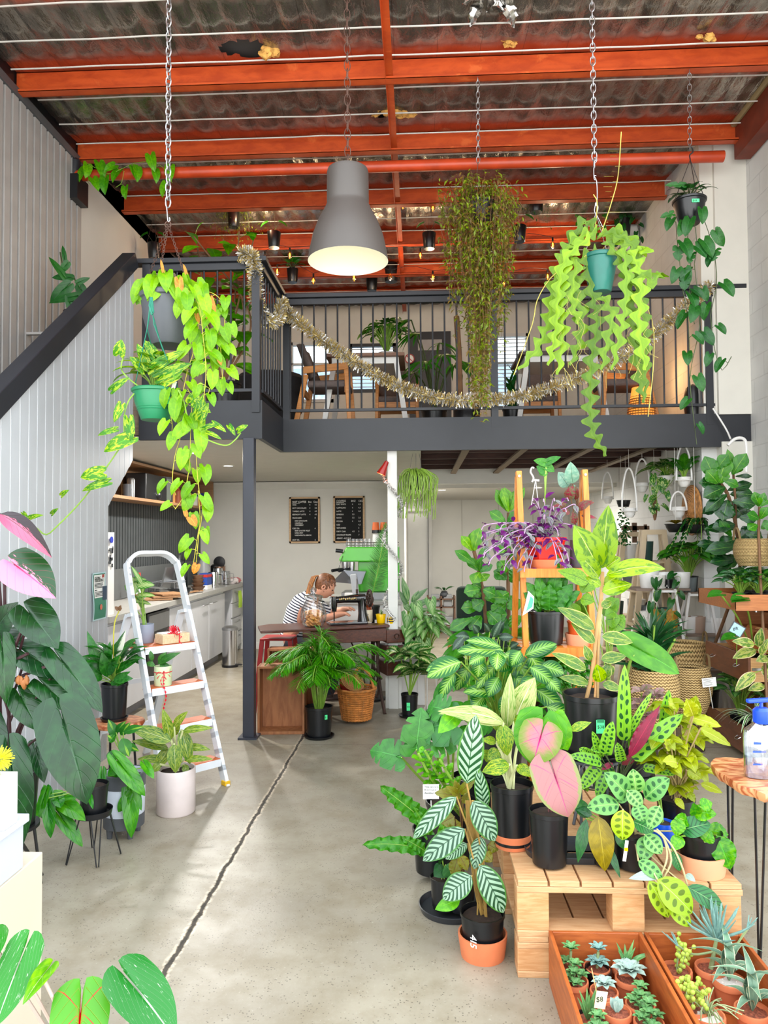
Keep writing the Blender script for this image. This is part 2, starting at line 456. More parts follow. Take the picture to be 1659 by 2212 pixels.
# ================================================================== surfaces of the place
def m_floor():
    m,b = newmat('concrete');o = xobj()
    x,y,z = xsep(o)
    big = xnoise(o,.7,4,.6);mid = xnoise(o,4,5,.65);fine = xnoise(o,60,3,.7);pit = xvor(o,75)
    c = xmix(xstep(big,.3,.7),hx('8a8273'),hx('a39b89'))
    c = xmix(xstep(mid,.35,.75) * .6,c,hx('75684f'))
    c = xmix(xstep(fine,.62,.75) * .5,c,hx('bab3a4'))
    c = xmix((1 - xstep(pit,.14,.26)) * xstep(xnoise(o,11,2),.4,.55) * .75,c,hx('4a4238'))
    wig = x + (xnoise(o,7,5,.7) - .5) * .05 + .95
    edge = 1 - xstep(xabs(wig),.012,.03)
    c = xmix(edge * xstep(xnoise(o,30,3),.4,.55),c,hx('c4b49c'))
    crack = 1 - xstep(xabs(wig),.006,.013)
    c = xmix(crack * .92,c,hx('241e18'))
    for yy in (5.75,2.42):
        l = 1 - xstep(xabs(y - yy + (xnoise(o,9,3) - .5) * .012),.002,.007)
        c = xmix(l * .7,c,hx('3d362c'))
    setc(b,c)
    r = xstep(mid,.3,.7) * .08 + .36 + crack * .4 
    X.nt.links.new(r.k,b.inputs['Roughness']);b.inputs['Specular IOR Level'].default_value = .6
    bump(b,fine * .2 + mid * .15 - crack * 1.5,.25,.01)
    return m
def m_foil():
    m,b = newmat('roof_foil');o = xobj();x,y,z = xsep(o)
    n1 = xnoise(xmap(o,(3,1,1)),3,4,.6)
    c = xmix(xstep(n1,.3,.7),hx('7d7870'),hx('b0a99e'))
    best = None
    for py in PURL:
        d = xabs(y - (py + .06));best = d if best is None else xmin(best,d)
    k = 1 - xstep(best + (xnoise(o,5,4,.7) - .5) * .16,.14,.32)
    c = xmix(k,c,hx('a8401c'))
    st = 1 - xstep(xabs(xfrac(x / .33) - .5),.0,.012)
    c = xmix(st * .6,c,hx('1d1916'))
    setc(b,c)
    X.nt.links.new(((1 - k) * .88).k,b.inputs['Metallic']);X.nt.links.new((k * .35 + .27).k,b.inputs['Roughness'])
    bump(b,xnoise(xmap(o,(1.0,.35,1)),14,4,.6),.55,.03)
    return m
PURL = [3.5,4.58,5.66,6.72,7.82,8.9,9.95,11.0]
ZP = 5.13
def m_orange():
    m,b = newmat('red_oxide');o = xobj()
    n = xnoise(xmap(o,(1,1,2.5)),5,5,.65,.5)
    c = xmix(xstep(n,.35,.7),hx('c4501f'),hx('a93d15'))
    c = xmix(xstep(xnoise(xmap(o,(1,3,1)),3,6,.7),.6,.68) * .5,c,hx('dd7238'))
    setc(b,c);b.inputs['Roughness'].default_value = .5;bump(b,n,.2,.003);return m
M_FLOOR = m_floor();M_FOIL = m_foil();M_OR = m_orange()
M_OR2 = mat('red_oxide_dark','6e2a16',.6,var=.2);M_WHITE = mat('white_paint','d9d8d2',.55,var=.02)
M_WALL = mat('wall_paint','d2d0c9',.7,var=.03,scale=2);M_BLACK = mat('black_paint','1e2026',.45,var=.08)
M_BLK2 = mat('black_metal','141518',.35,var=.05);M_CORR = mat('grey_corrugated','a5a29e',.5,.2,var=.05)
M_DKSP = mat('dark_splashback','4c5052',.4,.3,var=.1);M_CHROME = mat('chrome','c8c8ca',.18,1,var=.03)
M_SAT = mat('satin_metal','9a9b9c',.35,.9,var=.04)
def block_mat():
    m,b = newmat('painted_block');o = xobj();x,y,z = xsep(o)
    row = X.m('FLOOR',z / .2);u = xfrac(y / .4 + row * .5);v = xfrac(z / .2)
    e = xmin(xmin(u,1 - u) * .4,xmin(v,1 - v) * .2)
    j = 1 - xstep(e,.002,.007)
    c = xmix(xstep(xnoise(o,3,4),.3,.7),hx('d2d2cf'),hx('c6c6c3'));c = xmix(j * .35,c,hx('a5a5a2'));c = xmix(xstep(xnoise(o,8,6,.8,1.5),.66,.7) * .4,c,hx('97958f'))
    setc(b,c);b.inputs['Roughness'].default_value = .6;bump(b,xnoise(o,40,3) * .3 - j,.35,.006);return m
M_BLOCK = block_mat()
# floor
f = struct(MB().bb((-3.6,.2,-.12),(3.4,14,0)).build('floor',M_FLOOR,smooth=0,origin=(0,0,0)))
# roof foil sheet between purlins
m = MB();nx,ny = 200,240;x0,x1,y0,y1 = -3.2,3.03,3.0,12.0
vs = []
for j in range(ny + 1):
    for i in range(nx + 1):
        x = x0 + (x1 - x0) * i / nx;y = y0 + (y1 - y0) * j / ny
        pd = min(abs(y - q) for q in PURL)
        pil = abs(sin(pi * (x + .12 * noise.noise(V(x * .4,y * .6,1))) / .2)) ** .55
        z = ZP + .215 - .035 * pil * min(1,pd / .2) - .02 * min(1,pd / .4) + .016 * noise.noise(V(x * 5,y * 3,0)) + .01 * noise.noise(V(x * 14,y * 6,3))
        vs.append(V(x,y,max(z,ZP + .16 if pd > .15 else ZP + .203)))
fs = [(j * (nx + 1) + i,(j + 1) * (nx + 1) + i,(j + 1) * (nx + 1) + i + 1,j * (nx + 1) + i + 1) for j in range(ny) for i in range(nx)]
# two torn holes
def hole(x,y,a,b): 
    def t(f):
        c = (vs[f[0]] + vs[f[2]]) / 2
        return ((c.x - x) / a) ** 2 + ((c.y - y) / b) ** 2 < 1 + .5 * noise.noise(V(c.x * 9,c.y * 9,5))
    return t
H1 = PZ(530,103,ZP + .2);H2 = PZ(840,238,ZP + .2)
ha = hole(H1.x,H1.y,.19,.12);hb = hole(H2.x - .02,H2.y,.1,.06)
fs = [q for q in fs if not (ha(q) or hb(q))]
m.add(vs,fs);struct(m.build('ceiling',M_FOIL,smooth=180,origin=(0,0,0)))
m = MB().bb((x0,3,ZP + .3),(x1,12,ZP + .34));struct(m.build('ceiling_deck',mat('roof_deck','6a6460',.6,.3)))
M_FLUFF = mat('insulation','cf9a4f',.95,var=.25,scale=30)
for nm,c,r,lab in (('insulation_tuft',P(590,112,H1.y + .02),.1,'yellow fibre insulation spilling from the large torn hole in roof foil'),('insulation_tuft',P(868,240,H2.y),.11,'yellow insulation bulging from the foil beside the central ceiling strap'),
                      ('insulation_tuft',P(825,238,H2.y),.09,'ragged insulation tuft left of the central ceiling strap'),('insulation_tuft',P(1100,88,5.5),.07,'small insulation tuft above the front beam right of the pendant lamp'),('insulation_tuft',P(1525,82,5.45),.07,'small orange insulation tuft on front beam far right')):
    m = MB()
    for k in range(9):
        m.blob(c + V(U(-1,1) * r * .7,U(-.4,.4) * r,U(-.35,.25) * r),(r * U(.3,.55),r * .3,r * U(.2,.4)),9,6,amp=.6)
    tag(m.build(nm,M_FLUFF),lab,'insulation','insulation tufts')
m = MB();c = P(1090,22,5.0);c.z = ZP + .19
for k in range(7):
    a = c + V(U(-.16,.16),U(-.1,.1),U(-.03,.0));leaf(m,a,a + V(U(-.2,.2),U(-.15,.15),U(-.12,-.02)),U(.08,.16),'ovate',.2,.4,n=V(U(-1,1),-1,0),wave=.2)
tag(m.build('foil_flap',mat('bright_foil','c9c7c4',.2,1,var=.1)),'crumpled torn foil flap hanging from the roof near the top','foil')
# purlins
PL = ['front-most beam nearest the camera','beam in front of the long hole','front beam with large torn foil hole behind it','second wide beam, just before the round pipe','third beam, directly behind the round pipe','fourth beam behind the pendant lamp neck','fifth beam at the lamp shade rim','rear beam behind the string lights']
for i,y in enumerate(PURL):
    if i < 2: continue
    m = MB();a,b = -3.19,(3.02 if y < 6.8 else 2.61)
    z1 = ZP + .2
    for (ya,yb,za,zb) in ((y,y + .006,ZP,z1),(y - .07,y + .003,ZP,ZP + .006),(y - .07,y - .064,ZP,ZP + .022),(y,y + .07,z1 - .006,z1)):
        m.bb((a,ya,za),(b,yb,zb))
    tag(m.build('roof_beam',M_OR,smooth=0),'orange painted steel roof purlin, ' + PL[i],'beam','orange roof purlins')
# bridging strap along the roof
m = MB();m.bb((-.235,3.4,ZP + .03),(-.175,11.6,ZP + .035));m.bb((-.235,3.4,ZP - .002),(-.231,11.6,ZP + .035))
tag(m.build('roof_strap',M_OR,smooth=0),'narrow orange steel strap running front to back under the purlins','strap')
# pipe at the loft front
m = MB();a = PX(182,379,-3.05);a = P(178,380,6.6);b = P(1535,338,6.6);zz = (a.z + b.z) / 2
m.tube([V(-3.19,6.6,zz),V(-1,6.6,zz),V(1,6.6,zz),V(2.72,6.6,zz)],.05,16)
tag(m.build('ceiling_pipe',mat('pipe_red','b8401d',.35,var=.15)),'round orange red pipe spanning wall to wall above the loft edge','pipe')
ZPIPE = zz
# wires holding the foil
M_WIRE = mat('white_wire','dcd8d0',.5,0)
k = 0
for i in range(1,len(PURL) - 1):
    for fr in (.25,.55,.85):
        y = PURL[i] + 1.08 * fr + U(-.03,.03);m = MB();k += 1
        brk = U(-.6,1.2) if k % 2 else None
        z = ZP + .128
        pts = [V(-3.15 + 6.1 * j / 24,y + .015 * noise.noise(V(j * .5,k,0)),z + .008 * noise.noise(V(j,k,3))) for j in range(25)]
        m.tube(pts,.0058,4,False)
        tag(m.build('roof_wire',M_WIRE),'thin white wire stretched across under the silver roof foil','wire','roof foil wires')
# red rafter on the right and conduit
m = MB();m.bb((2.88,3.2,5.0),(3.02,6.75,5.33));tag(m.build('side_beam',M_OR2,smooth=0),'dark red steel beam along the top of the right wall','beam')
m = MB().tube([V(2.86,3.3,5.3),V(2.86,6.7,5.3)],.03,10);tag(m.build('conduit',mat('conduit_tan','8b7a55',.5)),'tan conduit running along the dark red side beam','conduit')
# walls -------------------------------------------------------------
m = MB();ys = [];y = 3.0;pts = [];per = .11
while y < 6.72:
    for dy,dx in ((0,0),(.018,0),(.026,.045),(.102,.045)): pts.append((y + dy,dx))
    y += per
vs = [];
for (yy,dx) in pts: vs += [V(-3.2 + dx,yy,0),V(-3.2 + dx,yy,5.12)]
m.add(vs,[(2 * i,2 * i + 2,2 * i + 3,2 * i + 1) for i in range(len(pts) - 1)])
struct(m.build('wall_left',M_CORR,smooth=20,origin=(0,0,0)))
struct(MB().bb((-3.22,2.9,5.1),(-3.14,6.8,5.17)).build('trim_1',mat('grey_flashing','5a5c5e',.5,.4)))
struct(MB().bb((-3.32,6.75,0),(-3.2,12.0,5.34)).build('wall_left_loft',M_WALL,smooth=0))
struct(MB().bb((3.03,4.0,0),(3.2,6.95,5.1)).build('wall_right',M_BLOCK,smooth=0,origin=(0,0,0)))
struct(MB().bb((2.62,6.98,0),(2.9,13.2,5.34)).build('wall_right_rear',M_BLOCK,smooth=0,origin=(0,0,0)))
m = MB();m.prism([V(2.74,6.86,2.7),V(3.03,6.86,2.7),V(3.03,6.86,5.12),V(2.99,6.86,5.12),V(2.99,6.86,5.3),V(2.74,6.86,5.3)],(0,.12,0))
m.bb((2.62,6.9,2.7),(2.74,6.98,5.3));m.bb((2.76,6.86,0),(3.03,6.98,2.45));struct(m.build('trim_2',mat('pilaster_paint','d8d5cb',.6,var=.02),smooth=0))
m = MB().bb((-3.2,10.65,0),(-.22,10.75,2.42));struct(m.build('wall_back',M_WALL,smooth=0))
m = MB();m.prism([V(-3.2,10.65,2.40),V(-3.2,10.56,2.40),V(-3.2,10.575,2.37),V(-3.2,10.63,2.32),V(-3.2,10.65,2.3)],(2.9,0,0));struct(m.build('trim_3',M_WHITE,smooth=0))
struct(MB().bb((-3.2,10.63,0),(-.3,10.65,.09)).build('baseboard_back',M_WHITE,smooth=0))
struct(MB().bb((-.32,9.85,0),(-.2,13.2,2.65)).build('wall_middle',M_WALL,smooth=0))
m = MB();m.bb((-.36,9.8,2.3),(-.16,10.0,2.36));m.bb((-.34,9.82,2.0),(-.18,9.9,2.3));struct(m.build('trim_4',M_WHITE,smooth=0))
struct(MB().bb((-.2,13.2,0),(2.9,13.3,2.65)).build('wall_back_right',M_WALL,smooth=0))
for i,x in enumerate((.75,1.4,2.0)): struct(MB().bb((x,13.188,0),(x + .012,13.2,2.25)).build('trim_%d' % (5 + i),mat('seam','b5b2aa',.6)))
# side door in the rear right room
t = struct(MB().bb((-.2,13.14,0),(.16,13.18,2.05)).build('door_1',M_WHITE,smooth=0));
m = MB();m.bb((-.2,13.1,2.05),(.2,13.2,2.1));m.bb((.16,13.1,0),(.22,13.2,2.1));m.build('door_frame',mat('frame_w','c6c4be',.5),t,smooth=0)
MB().bb((.15,13.09,0),(.156,13.14,2.05)).build('door_gap',M_BLK2,t)
# ceilings under the loft
m = MB();m.bb((-3.2,5.98,2.41),(-1.31,10.7,2.44));m.bb((-1.31,6.93,2.41),(.02,10.7,2.44));struct(m.build('ceiling_kitchen',mat('plaster','cbc8bf',.8,var=.02),smooth=0))
struct(MB().bb((-.2,9.95,2.25),(2.62,13.2,2.3)).build('ceiling_rear',mat('plaster2','b9b6ae',.8,var=.02),smooth=0))
struct(MB().bb((-.2,9.85,2.3),(2.62,9.95,2.66)).build('trim_8',M_WHITE,smooth=0))
M_JOIST = wood('joist_wood','4a2a1c','2c1812',.7);M_UNDER = wood('underfloor','5b3524','3a2017',.8)
struct(MB().bb((.02,6.95,2.62),(2.62,9.9,2.66)).build('ceiling_underfloor',M_UNDER,smooth=0))
for i,y in enumerate((7.5,8.1,8.7,9.3)):
    tag(MB().bb((.03,y,2.45),(2.61,y + .05,2.62)).build('floor_joist',M_JOIST,smooth=0),'dark red joist crossing under the loft floor, %s' % ('nearest the loft edge','second from the loft edge','third from the loft edge','rearmost, before the white beam')[i],'joist','joists under the loft')
for i,x in enumerate((.42,.98,1.62,2.2)):
    tag(MB().bb((x,6.98,2.43),(x + .07,9.84,2.45)).build('joist_strap',mat('strap_tan','7b6a56',.6,.3),smooth=0),'flat strap running front to back under the joists, %s' % ('leftmost','second from left','third from left','rightmost by the block wall')[i],'strap','straps under the joists')
# loft floor and fascia
struct(MB().bb((-3.2,9.0,2.67),(2.62,12,2.7)).build('floor_loft_rear',wood('loft_ply','7d6a52','5c4a38'),smooth=0))
m = MB();m.bb((-2.3,5.99,2.45),(-1.31,9.0,2.69));m.bb((-1.31,6.94,2.67),(2.62,9.0,2.70));struct(m.build('floor_loft',wood('loft_ply','',''),smooth=0))
m = MB();m.bb((-2.29,5.94,2.405),(-1.27,5.98,2.72));m.bb((-1.31,5.98,2.405),(-1.27,6.9,2.72));m.bb((-1.31,6.88,2.405),(3.03,6.93,2.71));struct(m.build('trim_9',M_BLACK,smooth=0))
struct(MB().bb((-3.2,5.98,2.45),(-2.3,9.0,2.69)).build('floor_landing',wood('loft_ply','',''),smooth=0))
# loft back wall with windows and a dark door
YB = 11.7;M_LW = mat('loft_wall','e2ddd0',.7,var=.03)
ops = [(-2.05,-1.35,3.75,4.72),(1.1,1.75,3.6,4.8),(-1.1,-.35,3.9,4.68)]
m = MB();xs = sorted({-3.2,2.62,*[q for o in ops for q in o[:2]]});zs = sorted({2.7,5.34,*[q for o in ops for q in o[2:]]})
for i in range(len(xs) - 1):
    for j in range(len(zs) - 1):
        cx,cz = (xs[i] + xs[i + 1]) / 2,(zs[j] + zs[j + 1]) / 2
        if any(o[0] < cx < o[1] and o[2] < cz < o[3] for o in ops): continue
        m.bb((xs[i],YB,zs[j]),(xs[i + 1],YB + .1,zs[j + 1]))
struct(m.build('wall_loft_back',M_LW,smooth=0))
for i,(a,b,c,d) in enumerate(ops):
    dark = i == 2
    m = MB();fr = .05
    for q in (((a,c),(a + fr,d)),((b - fr,c),(b,d)),((a,c),(b,c + fr)),((a,d - fr),(b,d)),((a,(c + d) / 2 + .12),(b,(c + d) / 2 + .15))):
        m.bb((q[0][0],YB - .03,q[0][1]),(q[1][0],YB + .06,q[1][1]))
    w = struct(m.build('window_%d' % (i + 1),M_BLACK if dark else M_WHITE,smooth=0))
    MB().bb((a,YB + .05,c),(b,YB + .056,d)).build('pane',glass('window_glass',(.93,.98,1),.9),w,smooth=0)
    if i != 0:
        m = MB();zz_ = c + .08
        while zz_ < d - .08: m.box(((a + b) / 2,YB - .05,zz_),(b - a - .06,.05,.004),Matrix.Rotation(.5,3,'X'));zz_ += .06
        m.build('blind',M_WHITE,w,smooth=0)
t = struct(MB().bb((-.14,YB - .04,2.7),(.52,YB,4.85)).build('door_2',M_BLACK,smooth=0));MB().bb((.0,YB - .05,4.55),(.38,YB - .04,4.72)).build('vision_panel',M_CORR,t,smooth=0)
# grey-blue backdrop added behind the loft windows to tone down their white view
struct(MB().bb((-4,16,0),(4,16.2,5.3)).build('wall_backdrop',mat('backdrop_blue','8fa0b2',.7),smooth=0))
# stair panel of vertical boards ------------------------------------
XS = -2.29
A = PX(0,890,XS);B = PX(290,576,XS);sl = (B.z - A.z) / (B.y - A.y)
def ztop(y): return A.z + sl * (y - A.y)
Bq = PX(290,990,XS);Cq = PX(235,1092,XS)
def zbot(y):
    if y <= Cq.y: return 0
    return Cq.z + (Bq.z - Cq.z) * (y - Cq.y) / (Bq.y - Cq.y)
m = MB();y = 2.6
YE = B.y
while y < YE - .005:
    y2 = min(y + .0965,YE)
    if y < Cq.y < y2: y2 = Cq.y
    zb1,zb2 = (zbot(y),zbot(y2)) if y >= Cq.y - 1e-4 else (0,0)
    if abs(y - Cq.y) < 1e-4: zb1 = Cq.z
    m.prism([V(XS,y,zb1),V(XS,y2 - .009,zb2),V(XS,y2 - .009,ztop(y2) - .0),V(XS,y,ztop(y))],(-.004,0,0));y = y2 if y2 - y > .05 else y2
t = struct(m.build('wall_stair',mat('board_white','b2b5b9',.5,var=.02),smooth=0))
m = MB();m.prism([V(XS - .0035,2.6,0),V(XS - .0035,Cq.y,0),V(XS - .0035,Cq.y,Cq.z),V(XS - .0035,YE,zbot(YE)),V(XS - .0035,YE,ztop(YE)),V(XS - .0035,2.6,ztop(2.6))],(-.05,0,0));m.build('backing',mat('groove_white','ffffff',.6),t,smooth=0)
# handrail cap on top
m = MB();a = V(XS - .03,2.3,ztop(2.3) + .055);b = V(XS - .03,YE,ztop(YE) + .055);m.bar(a,b,.11,.12,(0,0,1));
tag(m.build('stair_handrail',M_BLACK,smooth=0,bevel=.006),'thick black sloping handrail capping the white boarded stair wall','handrail')
struct(MB().bb((-3.34,2.9,5.1),(-3.2,12,5.5)).build('trim_11',M_BLK2,smooth=0))  # black strip added to shut out the sky slit between left wall and roof
struct(MB().bb((3.03,3.0,5.1),(3.2,7,5.5)).build('trim_12',M_BLK2,smooth=0))  # matching black strip added to close the right roof edge against the sky
# steps behind the panel
m = MB();n = 13
for i in range(n):
    y = 3.0 + i * .235;m.bb((-3.13,y,.2 + i * .19),(-2.36,y + .26,.24 + i * .19))
st = tag(m.build('staircase',wood('stair_wood','6b4a30','4a3120'),smooth=0),'timber stair flight hidden behind the white boarded panel','stairs')
# balustrades --------------------------------------------------------
def balus(name,label,a,b,z0,z1,posts,first=.0,railext=(0,0)):
    a = V(a);b = V(b);d = (b - a);L = d.length;d /= L
    t = thing(name,label,'balustrade',(*((a + b) / 2).xy,z0),'black loft balustrades')
    q = lambda s,z: V(a.x + d.x * s,a.y + d.y * s,z)
    MB().bar(q(-railext[0],z1 - .02),q(L + railext[1],z1 - .02),.11,.04).bar(q(0,z1 - .07),q(L,z1 - .07),.05,.06).build('top_rail',M_BLACK,t,smooth=0,bevel=.004)
    MB().bar(q(0,z0 + .085),q(L,z0 + .085),.035,.025).build('bottom_rail',M_BLACK,t,smooth=0)
    for s in posts: MB().bar(q(s,z0 - .1),q(s,z1 - .03),.065,.065,(d.x,d.y,0)).build('post',M_BLACK,t,smooth=0)
    s = .055 + first
    proto = None
    while s < L - .03:
        if proto is None: proto = MB().tube([q(s,z0 + .09),q(s,z1 - .09)],.0085,8).build('baluster',M_BLACK,t);s0 = s
        else:
            c = proto.copy();COL.objects.link(c);c.parent = t;c.location = proto.location + d * (s - s0)
        s += .112
    return t
ZR = P(400,560,5.95).z
balus('balustrade','black loft balustrade section nearest the stairs, behind the big hanging pots',(-2.26,5.96,0),(-1.29,5.96,0),2.72,ZR,(0.03,.94),railext=(.08,.06))
balus('balustrade','short return section of black balustrade running front to back',(-1.29,6.0,0),(-1.29,6.88,0),2.72,ZR,(),railext=(0,0))
balus('balustrade','long black balustrade across the loft front draped with gold tinsel',(-1.26,6.91,0),(2.72,6.91,0),2.71,ZR,(.02,1.97,3.93),railext=(.06,.29))
# green-black steel post under the corner and white column
a = PZ(541,1590,0);t = thing('steel_post','dark square steel post supporting the loft corner','post',(a.x,5.95,0))
MB().bb((a.x - .045,5.9,0),(a.x + .045,5.99,2.41)).build('shaft',mat('post_paint','32353f',.4),t,smooth=0,bevel=.005)
MB().bb((a.x - .075,5.86,0),(a.x + .075,6.03,.015)).build('base_plate',mat('post_paint','',.4),t,smooth=0)
xc = P(849,1300,6.96).x;t = thing('white_column','white painted timber column wrapped with a silver tinsel strand','column',(xc,6.98,0))
MB().bb((xc - .045,6.94,0),(xc + .045,7.03,2.41)).build('shaft',M_WHITE,t,smooth=0,bevel=.003)
MB().bb((xc - .075,6.97,0),(xc + .075,7.07,.62)).build('base_cladding',M_WHITE,t,smooth=0)
# tinsel --------------------------------------------------------------
def tinsel(name,label,pts,r,mats,dens=420,gr=None,wd=.0016):
    c = curve(pts,60);m = MB();tot = sum((c[i + 1] - c[i]).length for i in range(len(c) - 1));m.tube(c,.004,5,False)
    n = int(tot * dens)
    for i in range(n):
        s = (i + R()) / n * (len(c) - 1);k = min(int(s),len(c) - 2);p = c[k].lerp(c[k + 1],s - k)
        d = V(U(-1,1),U(-1,1),U(-1,1));t = (c[k + 1] - c[k]).normalized();d = (d - t * d.dot(t) * .6).normalized() * r * U(.6,1.1)
        w = d.cross(V(U(-1,1),U(-1,1),U(-1,1))).normalized() * wd;m.m = R() < .45
        m.add([p - w,p + w,p + d + w,p + d - w],[(0,1,2,3)])
    o = m.build(name,mats,smooth=0);tag(o,label,'tinsel',gr);return o
M_G1 = mat('tinsel_gold','d9c078',.3,.5,var=.1);M_G2 = mat('tinsel_silver','f2f0ea',.25,.5,var=.1)
tinsel('tinsel_garland','gold and silver tinsel garland swagging along the loft balustrade',[P(522,548,5.9),P(548,560,5.9),P(553,640,6.05),P(572,690,6.3),P(600,690,6.55),P(607,655,6.7),P(625,680,6.8),P(700,738,6.84),P(780,790,6.84),P(870,838,6.84),P(960,862,6.84),P(1060,864,6.84),P(1150,850,6.84),P(1260,812,6.84),P(1360,762,6.84),P(1430,708,6.84),P(1495,650,6.84),P(1535,618,6.84)],.075,[M_G1,M_G2],1900,wd=.0036)
pts = []
for i in range(60):
    s = i / 59;a = s * 2 * pi * 2.6 + 1.2;pts.append(V(xc + cos(a) * .085,6.985 + sin(a) * .085,2.38 - 1.55 * s))
tinsel('tinsel_garland','thin silver tinsel strand spiralling down the white column',pts,.022,[M_G2,M_SAT],900,wd=.0022)
WORLD,EXPO,DOWNP = 3.5,0.5,36
DOWN = []
# ================================================================== leaf palette
L_NEON = lm('leaf_neon','78bd14','92cf24',rough=.4,vein=.1,trans=.35)
L_POTH = lm('leaf_pothos','3f8f22','b9d94a','marble',p=.52,trans=.3)
L_DARK = lm('leaf_dark_gloss','173d1e','24542a',rough=.22,vein=.3,trans=.12)
L_MID = lm('leaf_mid','2f7d26','4b9a33',trans=.25)
L_BRT = lm('leaf_bright','4ea81e','76c832',trans=.3)
L_FISH = lm('leaf_fishbone','6f9e1c','8ebc28',vein=.0,trans=.3,ribw=.02,var=.4)
L_OLV = lm('leaf_olive','6f8a26','93a63a',trans=.2,vein=0)
L_BRN = lm('leaf_brown','7d6d34','8f7434',trans=.2,vein=0)
L_DRY = lm('leaf_dry','d9a24a','c97f3c',trans=.25)
L_YEL = lm('leaf_yellow','d8cf3c','e3c95c',trans=.3)
L_DEEP = lm('leaf_deep','1d5a26','2c6e2e',trans=.18)
M_STEM = mat('stem_green','7fa53a',.5,var=.15);M_STEMD = mat('stem_dark','3c4a22',.6,var=.2);M_STEMB = mat('stem_brown','6b4a2c',.7,var=.2)
M_STEMY = mat('stem_yellow','b9b23c',.5,var=.15)
M_SOIL = mat('soil','2b1d14',.95,var=.4,scale=60)
M_NURS = mat('nursery_black','0f1114',.3,var=.08);M_TERRA = mat('terracotta','d0754a',.75,var=.07,scale=12);M_GREYP = mat('grey_pot','4a4d52',.5,var=.06)
M_GRNP = mat('green_pot','1f7a50',.45,var=.06);M_TEAL = mat('teal_pot','176458',.4,var=.12);M_WCER = mat('white_ceramic','e6e4e0',.3,var=.02)
M_CARD = mat('card_white','f0efea',.6,var=0);M_TAGG = mat('tag_green','4fe08c',.6,var=0);M_INK = mat('ink','1a2a22',.7,var=0)
M_CHAIN = mat('chain_steel','a9abad',.3,.9,var=.1);M_RUST = mat('rusty_chain','5a4238',.6,.5,var=.2)
M_TERRL = mat('terracotta_light','dd9670',.7,var=.06)
def ring(m,c,R_,r,rot): m.torus(c,R_,r,14,5,rot)
def chain(name,label,a,b,pitch,r,mt,group=None):
    a = V(a);b = V(b);d = (b - a).normalized();L = (b - a).length;n = max(2,int(L / pitch));m = MB()
    up = d.to_track_quat('Z','Y').to_matrix()
    for i in range(n + 1):
        c = a.lerp(b,i / n)
        rot = up @ Matrix.Rotation((i % 2) * pi / 2 + .3,3,'Z') @ Matrix.Rotation(pi / 2,3,'X')
        m.torus(c,pitch * .36,r,12,5,rot,sx=1,sy=1.95)
    o = m.build(name,mt);tag(o,label,'chain',group);return o
def soil(root,c,r,z=0):
    m = MB();c = V(c);n = 20
    vs = [c + V(0,0,.006)] + [c + V(cos(2 * pi * i / n) * r,sin(2 * pi * i / n) * r,U(-.003,.003)) for i in range(n)]
    m.add(vs,[(0,1 + i,1 + (i + 1) % n) for i in range(n)]);return m.build('soil',M_SOIL,root)
def pot(root,c,r,h,mt,style='nursery',rb=None,name='pot',seg=28):
    """c: centre of the underside; r: rim radius"""
    m = MB();t = .04 * r + .001
    if style == 'nursery':
        rb = rb or r * .84;pr = [(0,0),(rb * .97,0),(rb,.01 * h),(r * .955,h * .9),(r * .955,h * .91),(r,h * .92),(r,h),(r - t,h),(r * .93,h * .9),(rb * .9,h * .1)]
    elif style == 'cyl':
        rb = rb or r;pr = [(0,0),(rb * .95,0),(rb,.03 * h),(r,h * .985),(r - .2 * t,h),(r - t * 1.5,h),(r - t * 2,h * .96),(rb * .9,h * .08)]
    elif style == 'terra':
        rb = rb or r * .68;pr = [(0,0),(rb,0),(r * .9,h * .78),(r,h * .79),(r,h * .98),(r * .98,h),(r * .88,h),(r * .86,h * .93),(rb * .9,h * .1)]
    elif style == 'bowl':
        rb = rb or r * .6;pr = [(0,0),(rb * .95,0),(rb,.02 * h),(r * .86,h * .55),(r * .93,h * .88),(r * 1.0,h * .9),(r * 1.02,h * .97),(r * .98,h),(r * .9,h),(r * .88,h * .9),(rb * .9,h * .1)]
    elif style == 'round':
        pr = [(0,0),(r * .3,0)] + [(r * sin(a) ,h * .5 * (1 - cos(a))) for a in [pi * k / 9 * .9 for k in range(2,9)]] + [(r * .62,h),(r * .6,h),(r * .75,h * .7),(r * .5,h * .15)]
    elif style == 'saucer':
        rb = rb or r * .88;pr = [(0,0),(rb,0),(r,h * .9),(r,h),(r * .93,h),(rb * .92,h * .2),(0,h * .2)]
    m.lathe(c,pr,seg);return m.build(name,mt,root,smooth=40)
def card(root,c,w,h,txt=None,mt=None,name='price_tag',rz=0,tilt=0,ts=None,ink=None,rows=0):
    """small flat printed card facing the front"""
    Mx = Matrix.Rotation(rz,3,'Z') @ Matrix.Rotation(tilt,3,'Y');c = V(c)
    o = MB().box(c,(w,.0012,h),Mx).build(name,mt or M_TAGG,root,smooth=0)
    m = MB()
    for k in range(rows):
        ww = w * U(.5,.8);m.box(c + Mx @ V(-w * .42 + ww / 2,-.0009,h * (.36 - .8 * k / max(1,rows))),(ww,.0006,h * .035),Mx)
    if rows: m.build('print_lines',ink or M_INK,o,smooth=0)
    if txt: text(txt,c + Mx @ V(-w * .40,-.001,-(ts or h * .6) * .35),ts or h * .6,ink or M_INK,o,'handwriting',rx=90,rz=math.degrees(rz),ext=.0003)
    return o
